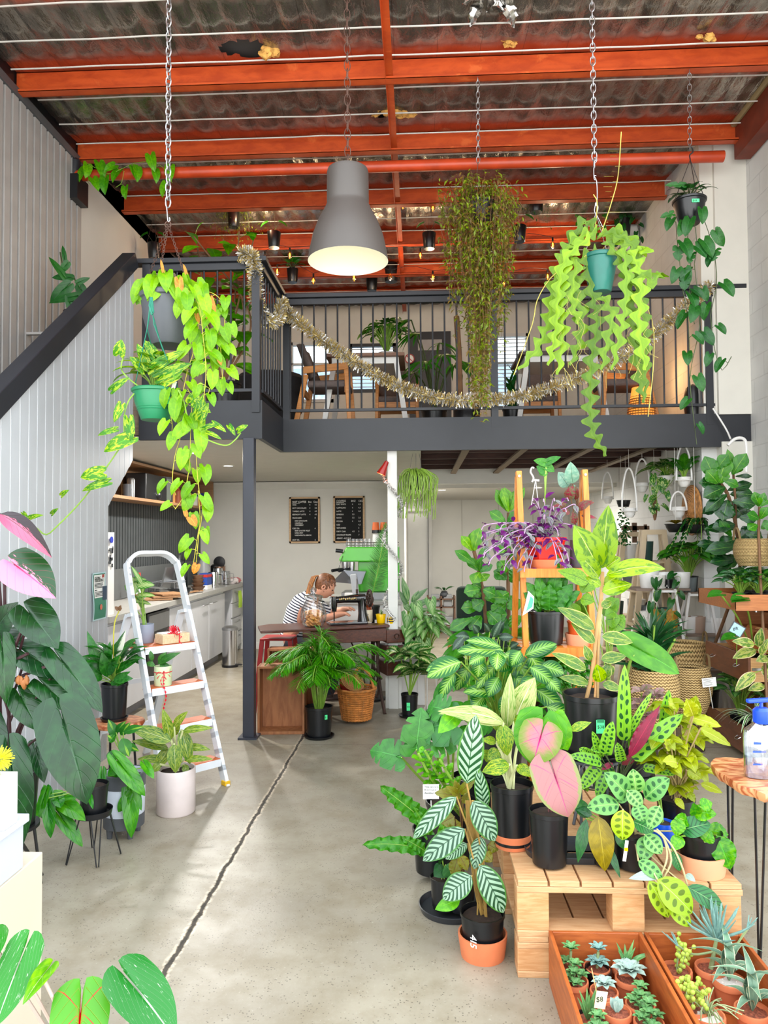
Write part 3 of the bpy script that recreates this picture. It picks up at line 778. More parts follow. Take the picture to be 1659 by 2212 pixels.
# ================================================================== pendant lamp
Y = 4.28;c = P(752,565,Y);t = thing('pendant_lamp','large grey metal pendant lamp with pale inside hanging at centre','lamp',c)
Rr = S(88,Y);H = P(752,368,Y).z - c.z
ou = [(Rr,0),(Rr * .99,.02),(Rr * .96,H * .12),(Rr * .88,H * .28),(Rr * .74,H * .44),(Rr * .58,H * .57),(Rr * .53,H * .62),(Rr * .52,H * .64),(Rr * .525,H * .66),(Rr * .52,H * .97),(Rr * .5,H),(0,H)]
MB().lathe(c,ou,48).build('shade',mat('lamp_grey','4a4541',.5,.2,var=.03),t,smooth=50)
inn = [(Rr,0)] + [(max(0,r - .006),z - .004 * (z > .03)) for r,z in ou[1:6]] + [(.09,H * .5),(0,H * .5)]
MB().lathe(c,inn,48).build('inner_shade',mat('lamp_inner','e9e6cf',.5,var=0),t,smooth=50)
MB().blob(c + V(0,0,.2),(.035,.035,.05)).build('light_bulb',mat('bulb_on','ffffff',.4,var=0,emis='fff3d8',es=3),t)
l = chain('lamp_chain','thin dark chain with flex holding up the pendant lamp',c + V(0,0,H + .01),V(c.x,Y,5.27),.05,.0028,M_RUST);
# ================================================================== left hanging group
Y = 4.3
top = P(363,448,Y);chain('hanging_chain','heavy galvanised chain holding the big grey basket at left',V(top.x,Y,5.27),top + V(0,0,.03),.046,.0048,M_CHAIN)
m = MB();a = P(363,448,Y);m.tube(curve([P(369,440,Y),P(366,425,Y),P(358,430,Y),P(361,455,Y),P(363,478,Y),P(367,476,Y),P(366,470,Y)],24),.004,6)
tag(m.build('hook',M_CHAIN),'open steel S hook under the heavy galvanised chain','hook')
c = P(366,748,Y);r = S(66,Y);h = P(366,640,Y).z - c.z
t = thing('hanging_basket','big grey hanging pot overflowing with lime green heart shaped leaves','potted plant',c)
pot(t,c,r,h,M_GREYP,'bowl');soil(t,c + V(0,0,h * .9),r * .88)
MB().lathe(c,[(r * .7,h * .3),(r * .715,h * .305),(r * .7,h * .31)]).build('pot_band',M_GREYP,t)
MB().lathe(c + V(-.02,.01,h * .95),[(r * .76,0),(r * .8,.04),(r * .8,.06),(r * .76,.06),(r * .74,.01)]).build('inner_pot',M_NURS,t)
m = MB();rg = P(363,485,Y);m.torus(rg,.018,.004,16,6,Matrix.Rotation(pi / 2,3,'X'))
for a in (200,262,340):
    e = c + V(cos(radians(a)) * r * .85,sin(radians(a)) * r * .85,h * 1.02);n = 26
    for i in range(n):
        p = rg.lerp(e,(i + .5) / n);d = (e - rg).normalized();m.torus(p,.0075,.0016,8,4,d.to_track_quat('Z','Y').to_matrix() @ Matrix.Rotation((i % 2) * pi / 2,3,'Z') @ Matrix.Rotation(pi / 2,3,'X'),sy=1.5)
m.build('hanger_chain',M_RUST,t)
card(t,P(341,624,Y - .12),.055,.035,rows=3,mt=M_CARD,name='plant_tag',tilt=.12)
ml,ms = MB(),MB();L = .12;W = .088
for i in range(46):
    a = U(-pi * 1.02,pi * .12);q = c + V(cos(a) * r * U(.4,1.02),sin(a) * r * U(.3,1.0),h * U(1.0,1.32))
    ms.tube([c + V(cos(a) * r * .5,sin(a) * r * .5,h * .98),q.lerp(c,.2) + V(0,0,.03),q],.002,4)
    d = (V(cos(a) * .5,sin(a) * .4,-1)).normalized();s_ = U(.7,1.15)
    leaf(ml,q,q + d * L * s_,W * s_,'heart',.12,.25,n=(CAM - q).normalized() + V(U(-.5,.5),0,U(0,.6)),ns=7,curl=.1)
def pv(*pp,Y=Y,dz=0): return [P(x,y,Y + (q[0] if q else 0)) for x,y,*q in pp]
for path,st in ((((405,625,-.1),(430,660,-.18),(438,720,-.18),(445,800,-.16),(440,860,-.12)),.045),(((410,630),(455,650),(470,700),(478,770),(482,850)),.05),(((400,640),(440,680),(455,740),(460,810),(450,850)),.05),
                 (((415,640),(448,630),(478,650),(485,700),(470,760)),.055),(((405,840),(425,880),(422,940),(425,1000),(430,1060),(438,1100),(430,1150),(424,1215)),.085),(((395,860),(400,900),(388,950),(378,985),(372,1040),(380,1070)),.1),
                 (((415,870),(412,930),(410,990),(404,1040),(392,1080),(378,1100)),.07),(((428,1060),(432,1120),(425,1170),(415,1235)),.06),(((380,845),(365,870),(372,920),(366,965)),.09),(((430,700),(418,760),(405,800),(395,850)),.06)):
    vine(ml,ms,pv(*path,Y=Y - .12),st * 1.12,.122,.09,'heart',start=.02,pet=.045)
ml.build('foliage',L_NEON,t);ms.build('stems',M_STEMY,t)
ml = MB()
for px,py,tx,ty,w in ((352,585,347,560,8),(386,605,390,645,22),(402,590,396,570,8),(455,645,466,678,14),(425,680,430,700,12),(412,1118,424,1138,24),(400,1105,404,1120,12),(425,1220,418,1240,20),(425,838,421,872,18),(472,770,478,790,14),(440,660,447,690,12)): LP(ml,(px,py),(tx,ty),w,Y - .17,0,'heart',ns=7)
ml.build('withered_leaves',L_DRY,t)
# green pot below
c = P(335,908,Y - .05);r = S(50,Y);h = P(335,842,Y).z - P(335,908,Y).z
t = thing('hanging_pot','green plastic hanging pot of variegated pothos below the grey basket','potted plant',c)
pot(t,c,r,h,M_GRNP,'bowl');soil(t,c + V(0,0,h * .88),r * .86)
m = MB()
for z in (.3,.37,.44,.51): m.lathe(c,[(r * (.66 + z * .3),h * z),(r * (.685 + z * .3),h * (z + .02)),(r * (.66 + z * .3),h * (z + .04))])
m.build('pot_rings',M_GRNP,t);card(t,c + V(r * .72,-r * .6,h * .56),.034,.044,'$19',rz=.7,ts=.02)
m = MB()
for a,b,c_ in (((326,655),(320,700),(290,840)),((328,655),(332,700),(384,838)),((325,650),(318,710),(330,760)),((330,655),(330,680),(352,760))): m.tube([P(a[0],a[1],Y - .28),P(b[0],b[1],Y - .26),P(c_[0],c_[1],Y - .1)],.0028,5)
for k in range(6): m.tube([P(325 + k % 3 * 2,642,Y - .28),P(322 + k * 2,660 + k * 3,Y - .29),P(327,680,Y - .28)],.003,5)
m.build('hanger_cord',mat('green_cord','14705a',.5),t)
ml,ms = MB(),MB();tc_ = c + V(0,0,h * .9)
rosette(ml,ms,tc_,22,.17,.09,.17,.085,'heart',.35,az=(0,360),up=.35)
for b,tt,w in (((318,790),(296,742),26),((330,795),(400,758),30),((345,815),(415,785),32),((310,800),(280,770),24),((335,770),(312,735),28),((350,830),(395,812),24)): LP(ml,b,tt,w,Y - .14,-.02,'heart',wave=.04)
for path in (((290,850),(277,868),(268,900),(268,945),(262,962),(238,998),(215,1030),(190,1065),(160,1100),(125,1135),(100,1155),(78,1140)),((385,842),(398,870),(405,900),(425,935),(460,955),(490,962),(508,950),(520,935)),((300,835),(275,815),(262,795),(268,765))):
    ms.tube(curve(pv(*path,Y=Y - .15),40),.0042,6)
for b,tt,w in (((257,765),(262,733),30),((243,842),(278,815),20),((262,875),(246,912),22),((278,905),(284,955),26),((250,928),(210,940),16),((284,945),(222,975),38),((222,1022),(172,1030),38),((232,1042),(175,1060),22),((133,1070),(148,1058),14),((112,1110),(125,1098),12),((62,1120),(92,1112),14),((50,1108),(62,1122),10),
             ((432,905),(450,870),26),((425,895),(440,850),22),((440,925),(475,915),14),((460,915),(488,932),16),((495,920),(508,940),14),((515,930),(535,918),16),((430,880),(455,890),20),((450,935),(478,948),12),((412,870),(430,845),30)): LP(ml,b,tt,w,Y - .17,-.02,'heart',fold=.2,curl=.1)
ml.build('foliage',L_POTH,t);ms.build('stems',M_STEM,t);card(t,P(376,832,Y - .12),.022,.045,mt=M_CARD,name='plant_tag',tilt=.3)
# ================================================================== wispy hanging plant behind centre-right
Y = 5.62;a = P(1032,138,Y);chain('hanging_chain','thin chain above the big wispy brown green hanging plant',V(a.x,Y,ZP - .005),P(1033,345,Y),.04,.003,M_CHAIN)
b = P(1034,392,Y);c = P(1035,485,Y)
t = thing('hanging_plant','huge wispy brown green trailing vine hanging over the loft rail','potted plant',c)
pot(t,c,.13,.16,M_NURS,'bowl');soil(t,c + V(0,0,.14),.11)
m = MB();m.tube([P(1033,350,Y),P(1030,375,Y),b],.003,5)
for dx in (-.12,.12): m.tube([b,c + V(dx,0,.16)],.0025,5)
m.tube([b,c + V(0,-.12,.16)],.0025,5);m.build('hanger_wire',M_RUST,t)
ml,ms,md = MB(),MB(),MB()
for i in range(230):
    a = U(0,2 * pi);rr = U(.05,.33);x0 = c.x + cos(a) * rr * 1.0;y0 = Y + sin(a) * rr * .8
    z0 = c.z + .2 + U(-.12,.12) * 1.0;ln = U(.3,1.05) if abs(cos(a) * rr) > .13 else U(.6,1.6)
    xb = c.x + cos(a) * rr * (.95 - .55 * ln / 1.5)
    pts = [V(c.x + cos(a) * .05,Y + sin(a) * .05,c.z + .18),V(x0,y0,z0)];k = 6
    for j in range(1,k + 1): pts.append(V(x0 + (xb - x0) * j / k + U(-.02,.02),y0 + U(-.02,.02),z0 - ln * j / k))
    cc = curve(pts,14);ms.tube(cc,.0012,3,False)
    for j in range(int(ln * 38)):
        q = cc[min(len(cc) - 1,int(R() * len(cc)))] + V(U(-.02,.02),U(-.02,.02),U(-.05,.05));d = V(U(-1,1),U(-1,.6),U(-1.2,.3)).normalized()
        leaf(ml if R() < .62 else md,q,q + d * U(.03,.06),U(.012,.022),'lance',.1,.2,n=V(U(-.5,.5),-1,1),ns=2,nv=1)
ml.build('foliage',L_OLV,t,smooth=0);md.build('brown_foliage',L_BRN,t,smooth=0);ms.build('stems',M_STEMB,t)
# ================================================================== fishbone cactus
Y = 4.5;a = P(1284,350,Y);chain('hanging_chain','silver chain holding the fishbone cactus on the right',V(a.x,Y,5.27),P(1284,352,Y),.042,.0038,M_CHAIN)
m = MB()
for q in (((1286,352),(1289,345),(1283,343),(1283,385),(1288,388)),((1288,380),(1283,380),(1289,392),(1290,430),(1286,440),(1290,445)),((1287,438),(1284,455),(1288,462),(1292,448),(1287,438))): m.tube(curve([P(x,y,Y) for x,y in q],16),.003,5)
tag(m.build('wire_hook',M_CHAIN),'long bent wire hooks and clip below the silver right chain','hook')
c = P(1297,632,Y);r = S(37,Y);h = P(1297,552,Y).z - c.z
t = thing('hanging_pot','teal hanging pot of zigzag fishbone cactus with long dangling stems','potted plant',c)
pot(t,c,r,h,M_TEAL,'bowl',rb=r * .62);soil(t,c + V(0,0,h * .9),r * .86)
m = MB();b = P(1287,460,Y)
for a in (190,280,350): m.tube([b,c + V(cos(radians(a)) * r * .9,sin(radians(a)) * r * .9,h)],.002,5)
m.build('hanger_wire',M_CHAIN,t)
def zigstem(m,pts,W):
    c_ = curve(pts,4 * len(pts));L = sum((c_[i + 1] - c_[i]).length for i in range(len(c_) - 1));nl = max(3,int(L / .085));vs = [];uv = [];ns = nl * 9
    for i in range(ns + 1):
        s = i / ns;k = s * (len(c_) - 1);j = min(int(k),len(c_) - 2);p = c_[j].lerp(c_[j + 1],k - j);t_ = (c_[j + 1] - c_[j]).normalized();n = ((CAM - p).normalized() + V(.35 * sin(pts[0].x * 40 + s * 3),0,0)).normalized();sd = t_.cross(n).normalized()
        tp = min(1,5 * (1 - s) + .25) * (.7 + .3 * min(1,s * 6))
        q = (s * nl) % 1;wl = (.13 + .87 * max(0,sin(pi * q)) ** 2.4) * W / 2 * tp;q2 = (s * nl + .5) % 1;wr = (.13 + .87 * max(0,sin(pi * q2)) ** 2.4) * W / 2 * tp
        vs += [p - sd * wl - t_ * (.25 * wl),p + n * .003,p + sd * wr - t_ * (.25 * wr)];uv += [(s,0),(s,.5),(s,1)]
    m.r = R();m.add(vs,[(3 * i + a,3 * i + a + 1,3 * i + a + 4,3 * i + a + 3) for i in range(ns) for a in (0,1)],uv)
ml = MB()
for k,pts in enumerate([((1290,500),(1240,520),(1215,560),(1195,620),(1185,690),(1165,745),(1120,800)),((1285,495),(1235,550),(1232,620),(1240,690),(1225,760),(1235,800)),((1275,510),(1222,560),(1205,640),(1200,720),(1185,790)),
    ((1290,540),(1245,575),(1250,640),(1255,720),(1232,790)),((1295,505),(1340,520),(1352,580),(1350,660),(1340,720),(1322,800)),((1310,500),(1365,530),(1372,600),(1390,680),(1392,760),(1395,850)),((1312,510),(1360,560),(1378,640),(1402,720),(1410,790),(1405,840)),
    ((1320,520),(1385,560),(1400,620),(1412,700),(1408,800)),((1310,520),(1345,570),(1365,640),(1370,720),(1380,810),(1392,870)),((1265,560),(1280,640),(1290,700),(1278,780),(1275,860),(1280,930),(1310,985)),((1300,640),(1322,680),(1312,740),(1300,800)),
    ((1290,500),(1262,480),(1230,530),(1225,600),(1245,660)),((1320,500),(1350,510),(1375,545),(1395,535),(1385,550)),((1385,590),(1410,605),(1428,590),(1425,600)),((1340,560),(1335,640),(1330,700),(1345,780)),((1250,520),(1210,590),(1165,650),(1150,700)),
    ((1225,560),(1210,650),(1215,720),(1205,810)),((1270,540),(1255,600),(1268,690),(1262,760)),((1360,540),(1385,600),(1380,700),(1395,800)),((1245,560),(1235,640),(1250,700)),((1310,530),(1350,600),(1335,700),(1340,760),(1370,830)),((1295,545),(1275,600),(1300,680),(1320,690))]):
    if k in (1,6,7,14,15,17,20,21): continue
    zigstem(ml,[P(x,y,Y - .1 + .07 * sin(k * 2.3 + i * .5)) for i,(x,y) in enumerate(pts)],S(36 if k % 3 else 42,Y))
ml.build('foliage',L_FISH,t);ms = MB()
for pts in (((1290,560),(1310,530),(1335,540),(1365,575)),((1262,555),(1285,540),(1312,545)),((1300,500),(1320,440),(1335,380),(1342,285)),((1285,500),(1290,440),(1282,420)),((1240,560),(1190,600),(1160,650),(1150,700),(1110,810)),((1340,560),(1372,620),(1408,690),(1412,780),(1400,900))):
    ms.tube(curve([P(x,y,Y - .05) for x,y in pts],14),.003,5)
for i in range(16): q = P(U(1300,1342),480 - i * 11,Y);ms.tube([P(1310 + i * 1.7,480 - i * 11,Y - .05),q],.0012,3)
for i in range(40): a = P(U(1200,1410),U(620,800),Y - .1);ms.tube(curve([a,a + V(U(-.04,.04),0,-.05),a + V(U(-.05,.05),0,-U(.06,.14))],5),.001,3)
ms.build('stems',mat('stem_tan','a89a45',.6,var=.3),t)
# ================================================================== far right monstera adansonii pot
Y = 5.62;a = P(1489,145,Y);chain('hanging_chain','thin chain holding the black pot at far right',V(a.x,Y,ZP - .005),P(1490,318,Y),.04,.003,M_CHAIN)
c = P(1490,484,Y);r = S(35,Y);h = P(1490,432,Y).z - c.z
t = thing('hanging_pot','black hanging pot with green price sticker and holed trailing leaves','potted plant',c)
pot(t,c,r,h,M_NURS,'bowl',rb=r * .6);soil(t,c + V(0,0,h * .9),r * .86)
m = MB();b = P(1491,345,Y);m.tube(curve([P(1486,322,Y),P(1494,318,Y),P(1497,328,Y),P(1490,335,Y),b],12),.005,6)
for x in (-.9,.1,.9): m.tube([b,c + V(x * r,-r * (.9 if abs(x) < .5 else .1),h)],.0028,5)
m.build('hanger',M_BLK2,t);card(t,c + V(.005,-r * .92,h * .7),.055,.026,'$44',ts=.02)
ml,ms = MB(),MB();rosette(ml,ms,c + V(0,0,h),14,.08,.1,.12,.07,'monst',.3,up=.2)
for path in (((1460,480),(1463,520),(1468,560),(1472,610),(1485,680),(1490,760)),((1500,480),(1506,530),(1500,570),(1506,620),(1512,700),(1500,760),(1490,820),(1498,900),(1505,960)),((1515,460),(1530,500),(1545,560),(1548,620),(1535,680),(1545,760),(1560,800),(1580,770)),((1490,490),(1485,520),(1492,570),(1490,640),(1500,700))):
    vine(ml,ms,pv(*path,Y=Y - .1),.17,.13,.095,'monst',pr=.003,pet=.05,size_end=.8,ns=10)
for b_,tt,w in (((1452,462),(1425,470),16),((1545,498),(1560,520),20),((1465,535),(1466,565),26),((1545,540),(1538,565),28),((1495,548),(1488,570),20),((1475,400),(1435,400),14),((1480,600),(1478,628),26)): LP(ml,b_,tt,w,Y - .12,0,'monst')
ml.build('foliage',L_DEEP,t);ms.build('stems',M_STEMD,t)
# ================================================================== loft hanging pots
def hpot(px,py,wpx,Y,label,top=None,leafm=None,kind=None,hk=1.15,mt=None):
    r = S(wpx / 2,Y);h = r * 2 * hk;c = P(px,py,Y) - V(0,0,h / 2)
    t = thing('hanging_pot',label,'potted plant',c)
    pot(t,c,r,h,mt or M_NURS,'cyl',rb=r * .8,seg=18);soil(t,c + V(0,0,h * .88),r * .86)
    m = MB();zt = top if top else c.z + h + .35;k = V(c.x,c.y,zt)
    for a in (90,210,330): m.tube([k,c + V(cos(radians(a)) * r,sin(radians(a)) * r,h)],.002,4)
    m.tube([k,k + V(0,0,.08)],.003,4)
    if zt + .08 < ZP: m.tube([k,V(k.x,k.y,ZP + .02)],.0012,4)
    m.build('hanger',M_RUST,t)
    ml,ms = MB(),MB()
    tp = c + V(0,0,h)
    if kind == 'vine':
        rosette(ml,ms,tp,8,.06,.06,.1,.07,'heart',.3)
        for a in (.3,2,4): vine(ml,ms,[tp,tp + V(cos(a) * .1,-.05,.02),tp + V(cos(a) * .16,-.06,-.2),tp + V(cos(a) * .14,-.06,-.45)],.07,.09,.065,pet=.03)
    elif kind == 'wisp':
        for i in range(60):
            a = U(0,6.3);x = cos(a) * U(.05,.3);e = tp + V(x,U(-.1,.1),-U(.05,.35));cc = curve([tp,tp + V(x * .7,0,.1),e],6);ms.tube(cc,.001,3,False)
            for j in range(9): q = cc[j % len(cc)] + V(U(-.02,.02),U(-.02,.02),U(-.03,.02));leaf(ml,q,q + V(U(-1,1),U(-1,1),U(-1,.5)).normalized() * .04,.014,'lance',ns=2,nv=1)
    elif kind == 'rose': rosette(ml,ms,tp,14,.1,.1,.13,.09,'heart',.25,up=.3)
    elif kind == 'one':
        for a in (.5,2.5): e = tp + V(cos(a) * .08,-.05,.1);ms.tube([tp,e],.002,4);leaf(ml,e,e + V(cos(a) * .1,0,-.06),.06,'heart')
    if ml.v: ml.build('foliage',leafm or L_MID,t)
    if ms.v: ms.build('stems',M_STEMD,t)
hpot(505,476,28,8.2,'small black hanging pot at left of wispy plant over loft',kind='wisp',leafm=L_OLV)
hpot(592,519,30,8.2,'small black hanging pot below the wispy plant, left of lamp',kind='one')
hpot(555,452,26,8.4,'wispy grey green hanging plant behind the loft, left of lamp',kind='wisp',leafm=L_OLV)
hpot(333,543,30,8.2,'black hanging pot just above the left balustrade corner',kind='one')
hpot(840,518,24,9.2,'black hanging pot half hidden by the pendant lamp edge',kind='one')
hpot(927,521,30,8.4,'black hanging pot with cream edged leaves beside the wispy vine',kind='one',leafm=lm('leaf_creamedge','4a7a3a','6d9a58',edge='dfe3c4'))
hpot(1122,506,30,8.2,'glossy black hanging pot right of the huge wispy vine',kind='one')
hpot(1158,440,34,8.0,'bushy dark green hanging plant below the red beam, right of vine',kind='wisp',leafm=L_DEEP)
hpot(803,614,26,10.2,'black hanging pot below the right edge of the pendant lamp',kind='one',leafm=L_MID)
hpot(632,596,26,9.6,'leafy pothos hanging pot left of the pendant lamp rim',kind='rose',leafm=L_MID)
hpot(845,590,34,10.0,'large dark hanging pot right of pendant lamp rim',kind='one')
hpot(1348,492,30,8.6,'black hanging pot near the air conditioner',kind='vine',leafm=L_DEEP)
hpot(1268,445,22,8.6,'small trailing pothos pot under the red beam beside silver chain',kind='vine',leafm=L_MID)
# vine on the pipe, top left
ml,ms = MB(),MB();Y = 6.52
for path in (((185,350),(205,362),(235,375),(262,365),(290,352)),((290,352),(320,350),(350,360),(372,395)),((200,365),(190,390),(195,400)),((268,370),(262,395),(250,405))): vine(ml,ms,pv(*path,Y=Y),.12,.16,.11,pet=.06,size_end=1)
c = P(200,360,6.3);t = thing('climbing_vine','bright green vine trailing along the round red pipe at left','vine',c);ml.build('foliage',L_BRT,t);ms.build('stems',M_STEM,t)
# black spot fitting on the left
c = P(163,440,6.62);t = thing('wall_speaker','black box and cylinder fitting mounted at top of left wall','speaker',c)
w_ = S(36,6.6);MB().bb((c.x - w_ / 2,6.5,c.z),(c.x + w_ / 2,6.72,c.z + S(55,6.6))).build('box',M_BLK2,t,smooth=0)
MB().lathe(P(161,383,6.6),[(0,0),(.05,0),(.055,.02),(.055,.15),(.04,.17),(0,.17)],18).build('cylinder',M_BLACK,t)
# plant behind the stair handrail
b = PX(165,690,-2.75);t = thing('potted_plant','dark green climber in pot behind the sloping stair handrail','potted plant',(b.x,b.y,b.z - .1))
pot(t,b + V(0,0,-.1),.1,.16,M_NURS);MB().bb((-3.17,b.y - .02,b.z - .12),(b.x + .08,b.y + .02,b.z - .1)).build('wall_bracket',M_CORR,t,smooth=0);ml,ms = MB(),MB();Yb = b.y
for path in (((160,690),(150,640),(140,600),(130,545)),((165,690),(175,640),(160,600)),((170,690),(185,650),(200,640))): ms.tube(curve([P(x,y,Yb) for x,y in path],10),.006,6)
for b_,tt,w in (((140,600),(105,555),18),((145,620),(108,655),34),((140,560),(135,530),12),((150,600),(112,600),20),((170,610),(195,600),16),((168,640),(105,655),22),((190,650),(225,625),24),((180,660),(215,680),20),((175,625),(195,665),28),((145,570),(130,590),20),((205,625),(215,600),14),((150,650),(160,700),22)): LP(ml,b_,tt,w,Yb - .03,.02,'heartl')
ml.build('foliage',L_DEEP,t);ms.build('stems',M_STEMD,t)
# ================================================================== string lights
t = thing('string_lights','string of small amber bulbs looped under the loft roof','string lights',P(765,600,9))
M_FIL = mat('filament','ffb050',.5,var=0,emis='ffa640',es=14);M_AMB = glass('amber_glass',(1,.62,.2),.9)
bl = [(599,588,8.8),(626,553,8.6),(677,608,8.9),(765,602,9),(843,600,9.1),(908,553,8.7),(935,602,9),(1093,533,8.6),(1089,612,9),(1194,531,8.6),(1183,599,9.0),(572,560,8.8),(935,450,8.0),(545,442,8.0),(870,445,8.1)]
proto = None
cab = MB()
for i,(x,y,Yv) in enumerate(bl):
    c = P(x,y,Yv)
    if proto is None:
        sk = MB().lathe(c,[(0,.05),(.011,.05),(.012,.09),(.006,.1),(0,.1)],10).build('bulb_socket',M_BLK2,t)
        f = MB().blob(c + V(0,0,.012),(.009,.009,.026),8,6).build('filament',M_FIL,sk)
        g = MB().lathe(c,[(0,-.035),(.015,-.03),(.026,-.008),(.027,.012),(.018,.04),(.011,.052)],14).build('bulb',M_AMB,sk);proto = (sk,c)
    else:
        k = proto[0].copy();COL.objects.link(k);k.parent = t;k.location = proto[0].location + (c - proto[1])
        for g in proto[0].children:
            if i == 4 and g.name.startswith('filament'): continue
            q = g.copy();COL.objects.link(q);q.parent = k
for ln in ([0,2,3,4,6,8,10],[11,1,5,7,9],[13,14,12]):
    for a,b in zip(ln,ln[1:]):
        A_,B_ = P(*bl[a]) + V(0,0,.1),P(*bl[b]) + V(0,0,.1);cab.tube(curve([A_,A_.lerp(B_,.5) + V(0,0,.05),B_],8),.003,4)
cab.build('cable',M_BLK2,t)
for k in (0,4,6,9,13):
    pl = bpy.data.lights.new('string_bulb','POINT');pl.energy = 9;pl.color = (1,.74,.45);pl.shadow_soft_size = .04;po = bpy.data.objects.new('string_bulb',pl);COL.objects.link(po);po.location = P(*bl[k]) - V(0,0,.07)
# air conditioner
c = P(1382,530,9.0);t = thing('air_conditioner','white wall mounted air conditioner high on the right loft wall','air conditioner',(2.5,9,c.z - .15))
MB().bb((2.4,8.7,c.z - .15),(2.61,9.6,c.z + .15)).build('body',M_WCER,t,smooth=40,bevel=.04);MB().bb((2.39,8.75,c.z - .13),(2.42,9.55,c.z - .09)).build('vent',M_CORR,t,smooth=0)
# ================================================================== loft furniture
ZF = 2.7;M_OAK = wood('oak','d8924a','bd7632',.45);M_FAB = mat('grey_fabric','6a5e5a',.9,var=.1,scale=40);M_TTOP = wood('table_top','8a6248','6b4632',.5);M_WMET = mat('white_metal','d8d6d0',.35,var=.03)
def chair(x,y,rz,label):
    t = thing('dining_chair',label,'chair',(x,y,ZF),'loft chairs');c = V(x,y,ZF);Rz = Matrix.Rotation(rz,3,'Z')
    q = lambda a,b,d: c + Rz @ V(a,b,d)
    MB().box(q(0,.02,.43),(.44,.42,.07),Rz).build('seat',M_FAB,t,bevel=.025)
    m = MB();vs = [];n = 10
    for i in range(n + 1):
        for j in range(7):
            u = (j / 6 - .5);v = i / n;w = .46 * (1 - .25 * abs(v - .4));vs.append(q(u * w,-.2 - .13 * v - .0 + .22 * (abs(u) ** 2) * 1.4,.5 + v * .38 - .1 * abs(u) * v))
    m.add(vs,[(i * 7 + j,i * 7 + j + 1,(i + 1) * 7 + j + 1,(i + 1) * 7 + j) for i in range(n) for j in range(6)]);o = m.build('backrest',M_FAB,t)
    s_ = o.modifiers.new('s','SOLIDIFY');s_.thickness = .035
    for sx in (-1,1):
        MB().bar(q(sx * .21,-.2,.52),q(sx * .25,-.3,0),.04,.05,Rz @ V(0,1,0)).build('leg',M_OAK,t,smooth=0,bevel=.006)
        MB().bar(q(sx * .22,.2,.6),q(sx * .23,.24,0),.035,.045,Rz @ V(0,1,0)).build('leg',M_OAK,t,smooth=0,bevel=.006)
        MB().bar(q(sx * .23,-.24,.56),q(sx * .23,.22,.6),.03,.07).build('armrest',M_OAK,t,smooth=0,bevel=.006)
    for yy in (.2,-.24): MB().bar(q(-.22,yy,.37),q(.22,yy,.37),.03,.06).build('stretcher',M_OAK,t,smooth=0)
def ltable(x,y,w,d,label,mt,h=.76):
    t = thing('cafe_table',label,'table',(x,y,ZF),'loft tables')
    MB().bb((x - w / 2,y - d / 2,ZF + h - .035),(x + w / 2,y + d / 2,ZF + h)).build('table_top',mt,t,smooth=0,bevel=.004)
    MB().bb((x - w / 2 + .06,y - d / 2 + .05,ZF + h - .1),(x + w / 2 - .06,y + d / 2 - .05,ZF + h - .036)).build('apron',M_WMET,t,smooth=0)
    for sx in (-1,1):
        for sy in (-1,1): MB().bar((x + sx * (w / 2 - .09),y + sy * (d / 2 - .08),ZF + h - .05),(x + sx * (w / 2 + .02),y + sy * (d / 2 + .0),ZF),.05,.05,(0,1,0)).build('leg',M_WMET,t,smooth=0)
a = P(790,740,7.55);ltable(a.x,7.75,.8,.7,'square brown topped cafe table with white metal legs, left in loft',M_TTOP)
b = P(1210,760,7.55);ltable(b.x,7.8,.85,.7,'dark topped cafe table with white legs behind the fishbone cactus',wood('dark_top','4a3028','352019',.5))
chair(a.x - .38,7.5,-pi / 2,'grey oak armchair facing right at the left loft table');chair(a.x + .3,8.4,pi,'grey oak armchair behind the left loft table')
chair(b.x + .62,7.65,pi / 2,'oak armchair at right of the right loft table, near rattan lamp');chair(b.x - .1,8.5,pi,'oak armchair behind the right loft table')
c = P(598,850,7.6);t = thing('lounge_chair','dark grey tub chair at the left end of loft','chair',(c.x - .1,7.8,ZF));MB().lathe((c.x - .1,7.8,ZF + .12),[(0,.0),(.25,0),(.33,.12),(.38,.45),(.34,.5),(.3,.3),(0,.28)],20).build('shell',mat('dark_fab','2b2a2c',.9),t)
for q in ((-.2,-.2),(.2,-.2),(.2,.2),(-.2,.2)): MB().tube([(c.x - .1 + q[0],7.8 + q[1],ZF),(c.x - .1 + q[0] * .7,7.8 + q[1] * .7,ZF + .14)],.012).build('leg',M_BLK2,t)
# rattan lamp
c = P(1386,885,7.45);c.z = ZF;t = thing('rattan_lamp','glowing woven rattan floor lamp at the right end of the loft','lamp',c)
m = MB();prof = lambda v: .15 * (1 - .28 * v) * (sin(pi * min(1,.25 + v * .72)) ** .4)
for k in range(15):
    z = .02 + k * .025;m.lathe(c,[(prof(z / .38),z),(prof(z / .38) + .004,z + .006),(prof(z / .38),z + .012)],30)
for k in range(30): a = 2 * pi * k / 30;m.tube([c + V(cos(a) * prof(z_ / .38),sin(a) * prof(z_ / .38),z_) for z_ in (.0,.1,.2,.3,.38)],.004,4)
m.build('woven_shade',mat('rattan','b07a35',.6,var=.15),t)
MB().lathe(c,[(.118,.01),(.12,.12),(.11,.25),(.09,.37),(0,.375)],20).build('inner_liner',mat('liner_glow','e8a050',.8,var=0,emis='f58a30',es=1.1),t)
pl = bpy.data.lights.new('rattan_bulb','POINT');pl.energy = 9;pl.color = (1,.55,.2);pl.shadow_soft_size = .05;po = bpy.data.objects.new('rattan_bulb',pl);COL.objects.link(po);po.location = c + V(.03,.05,.5)
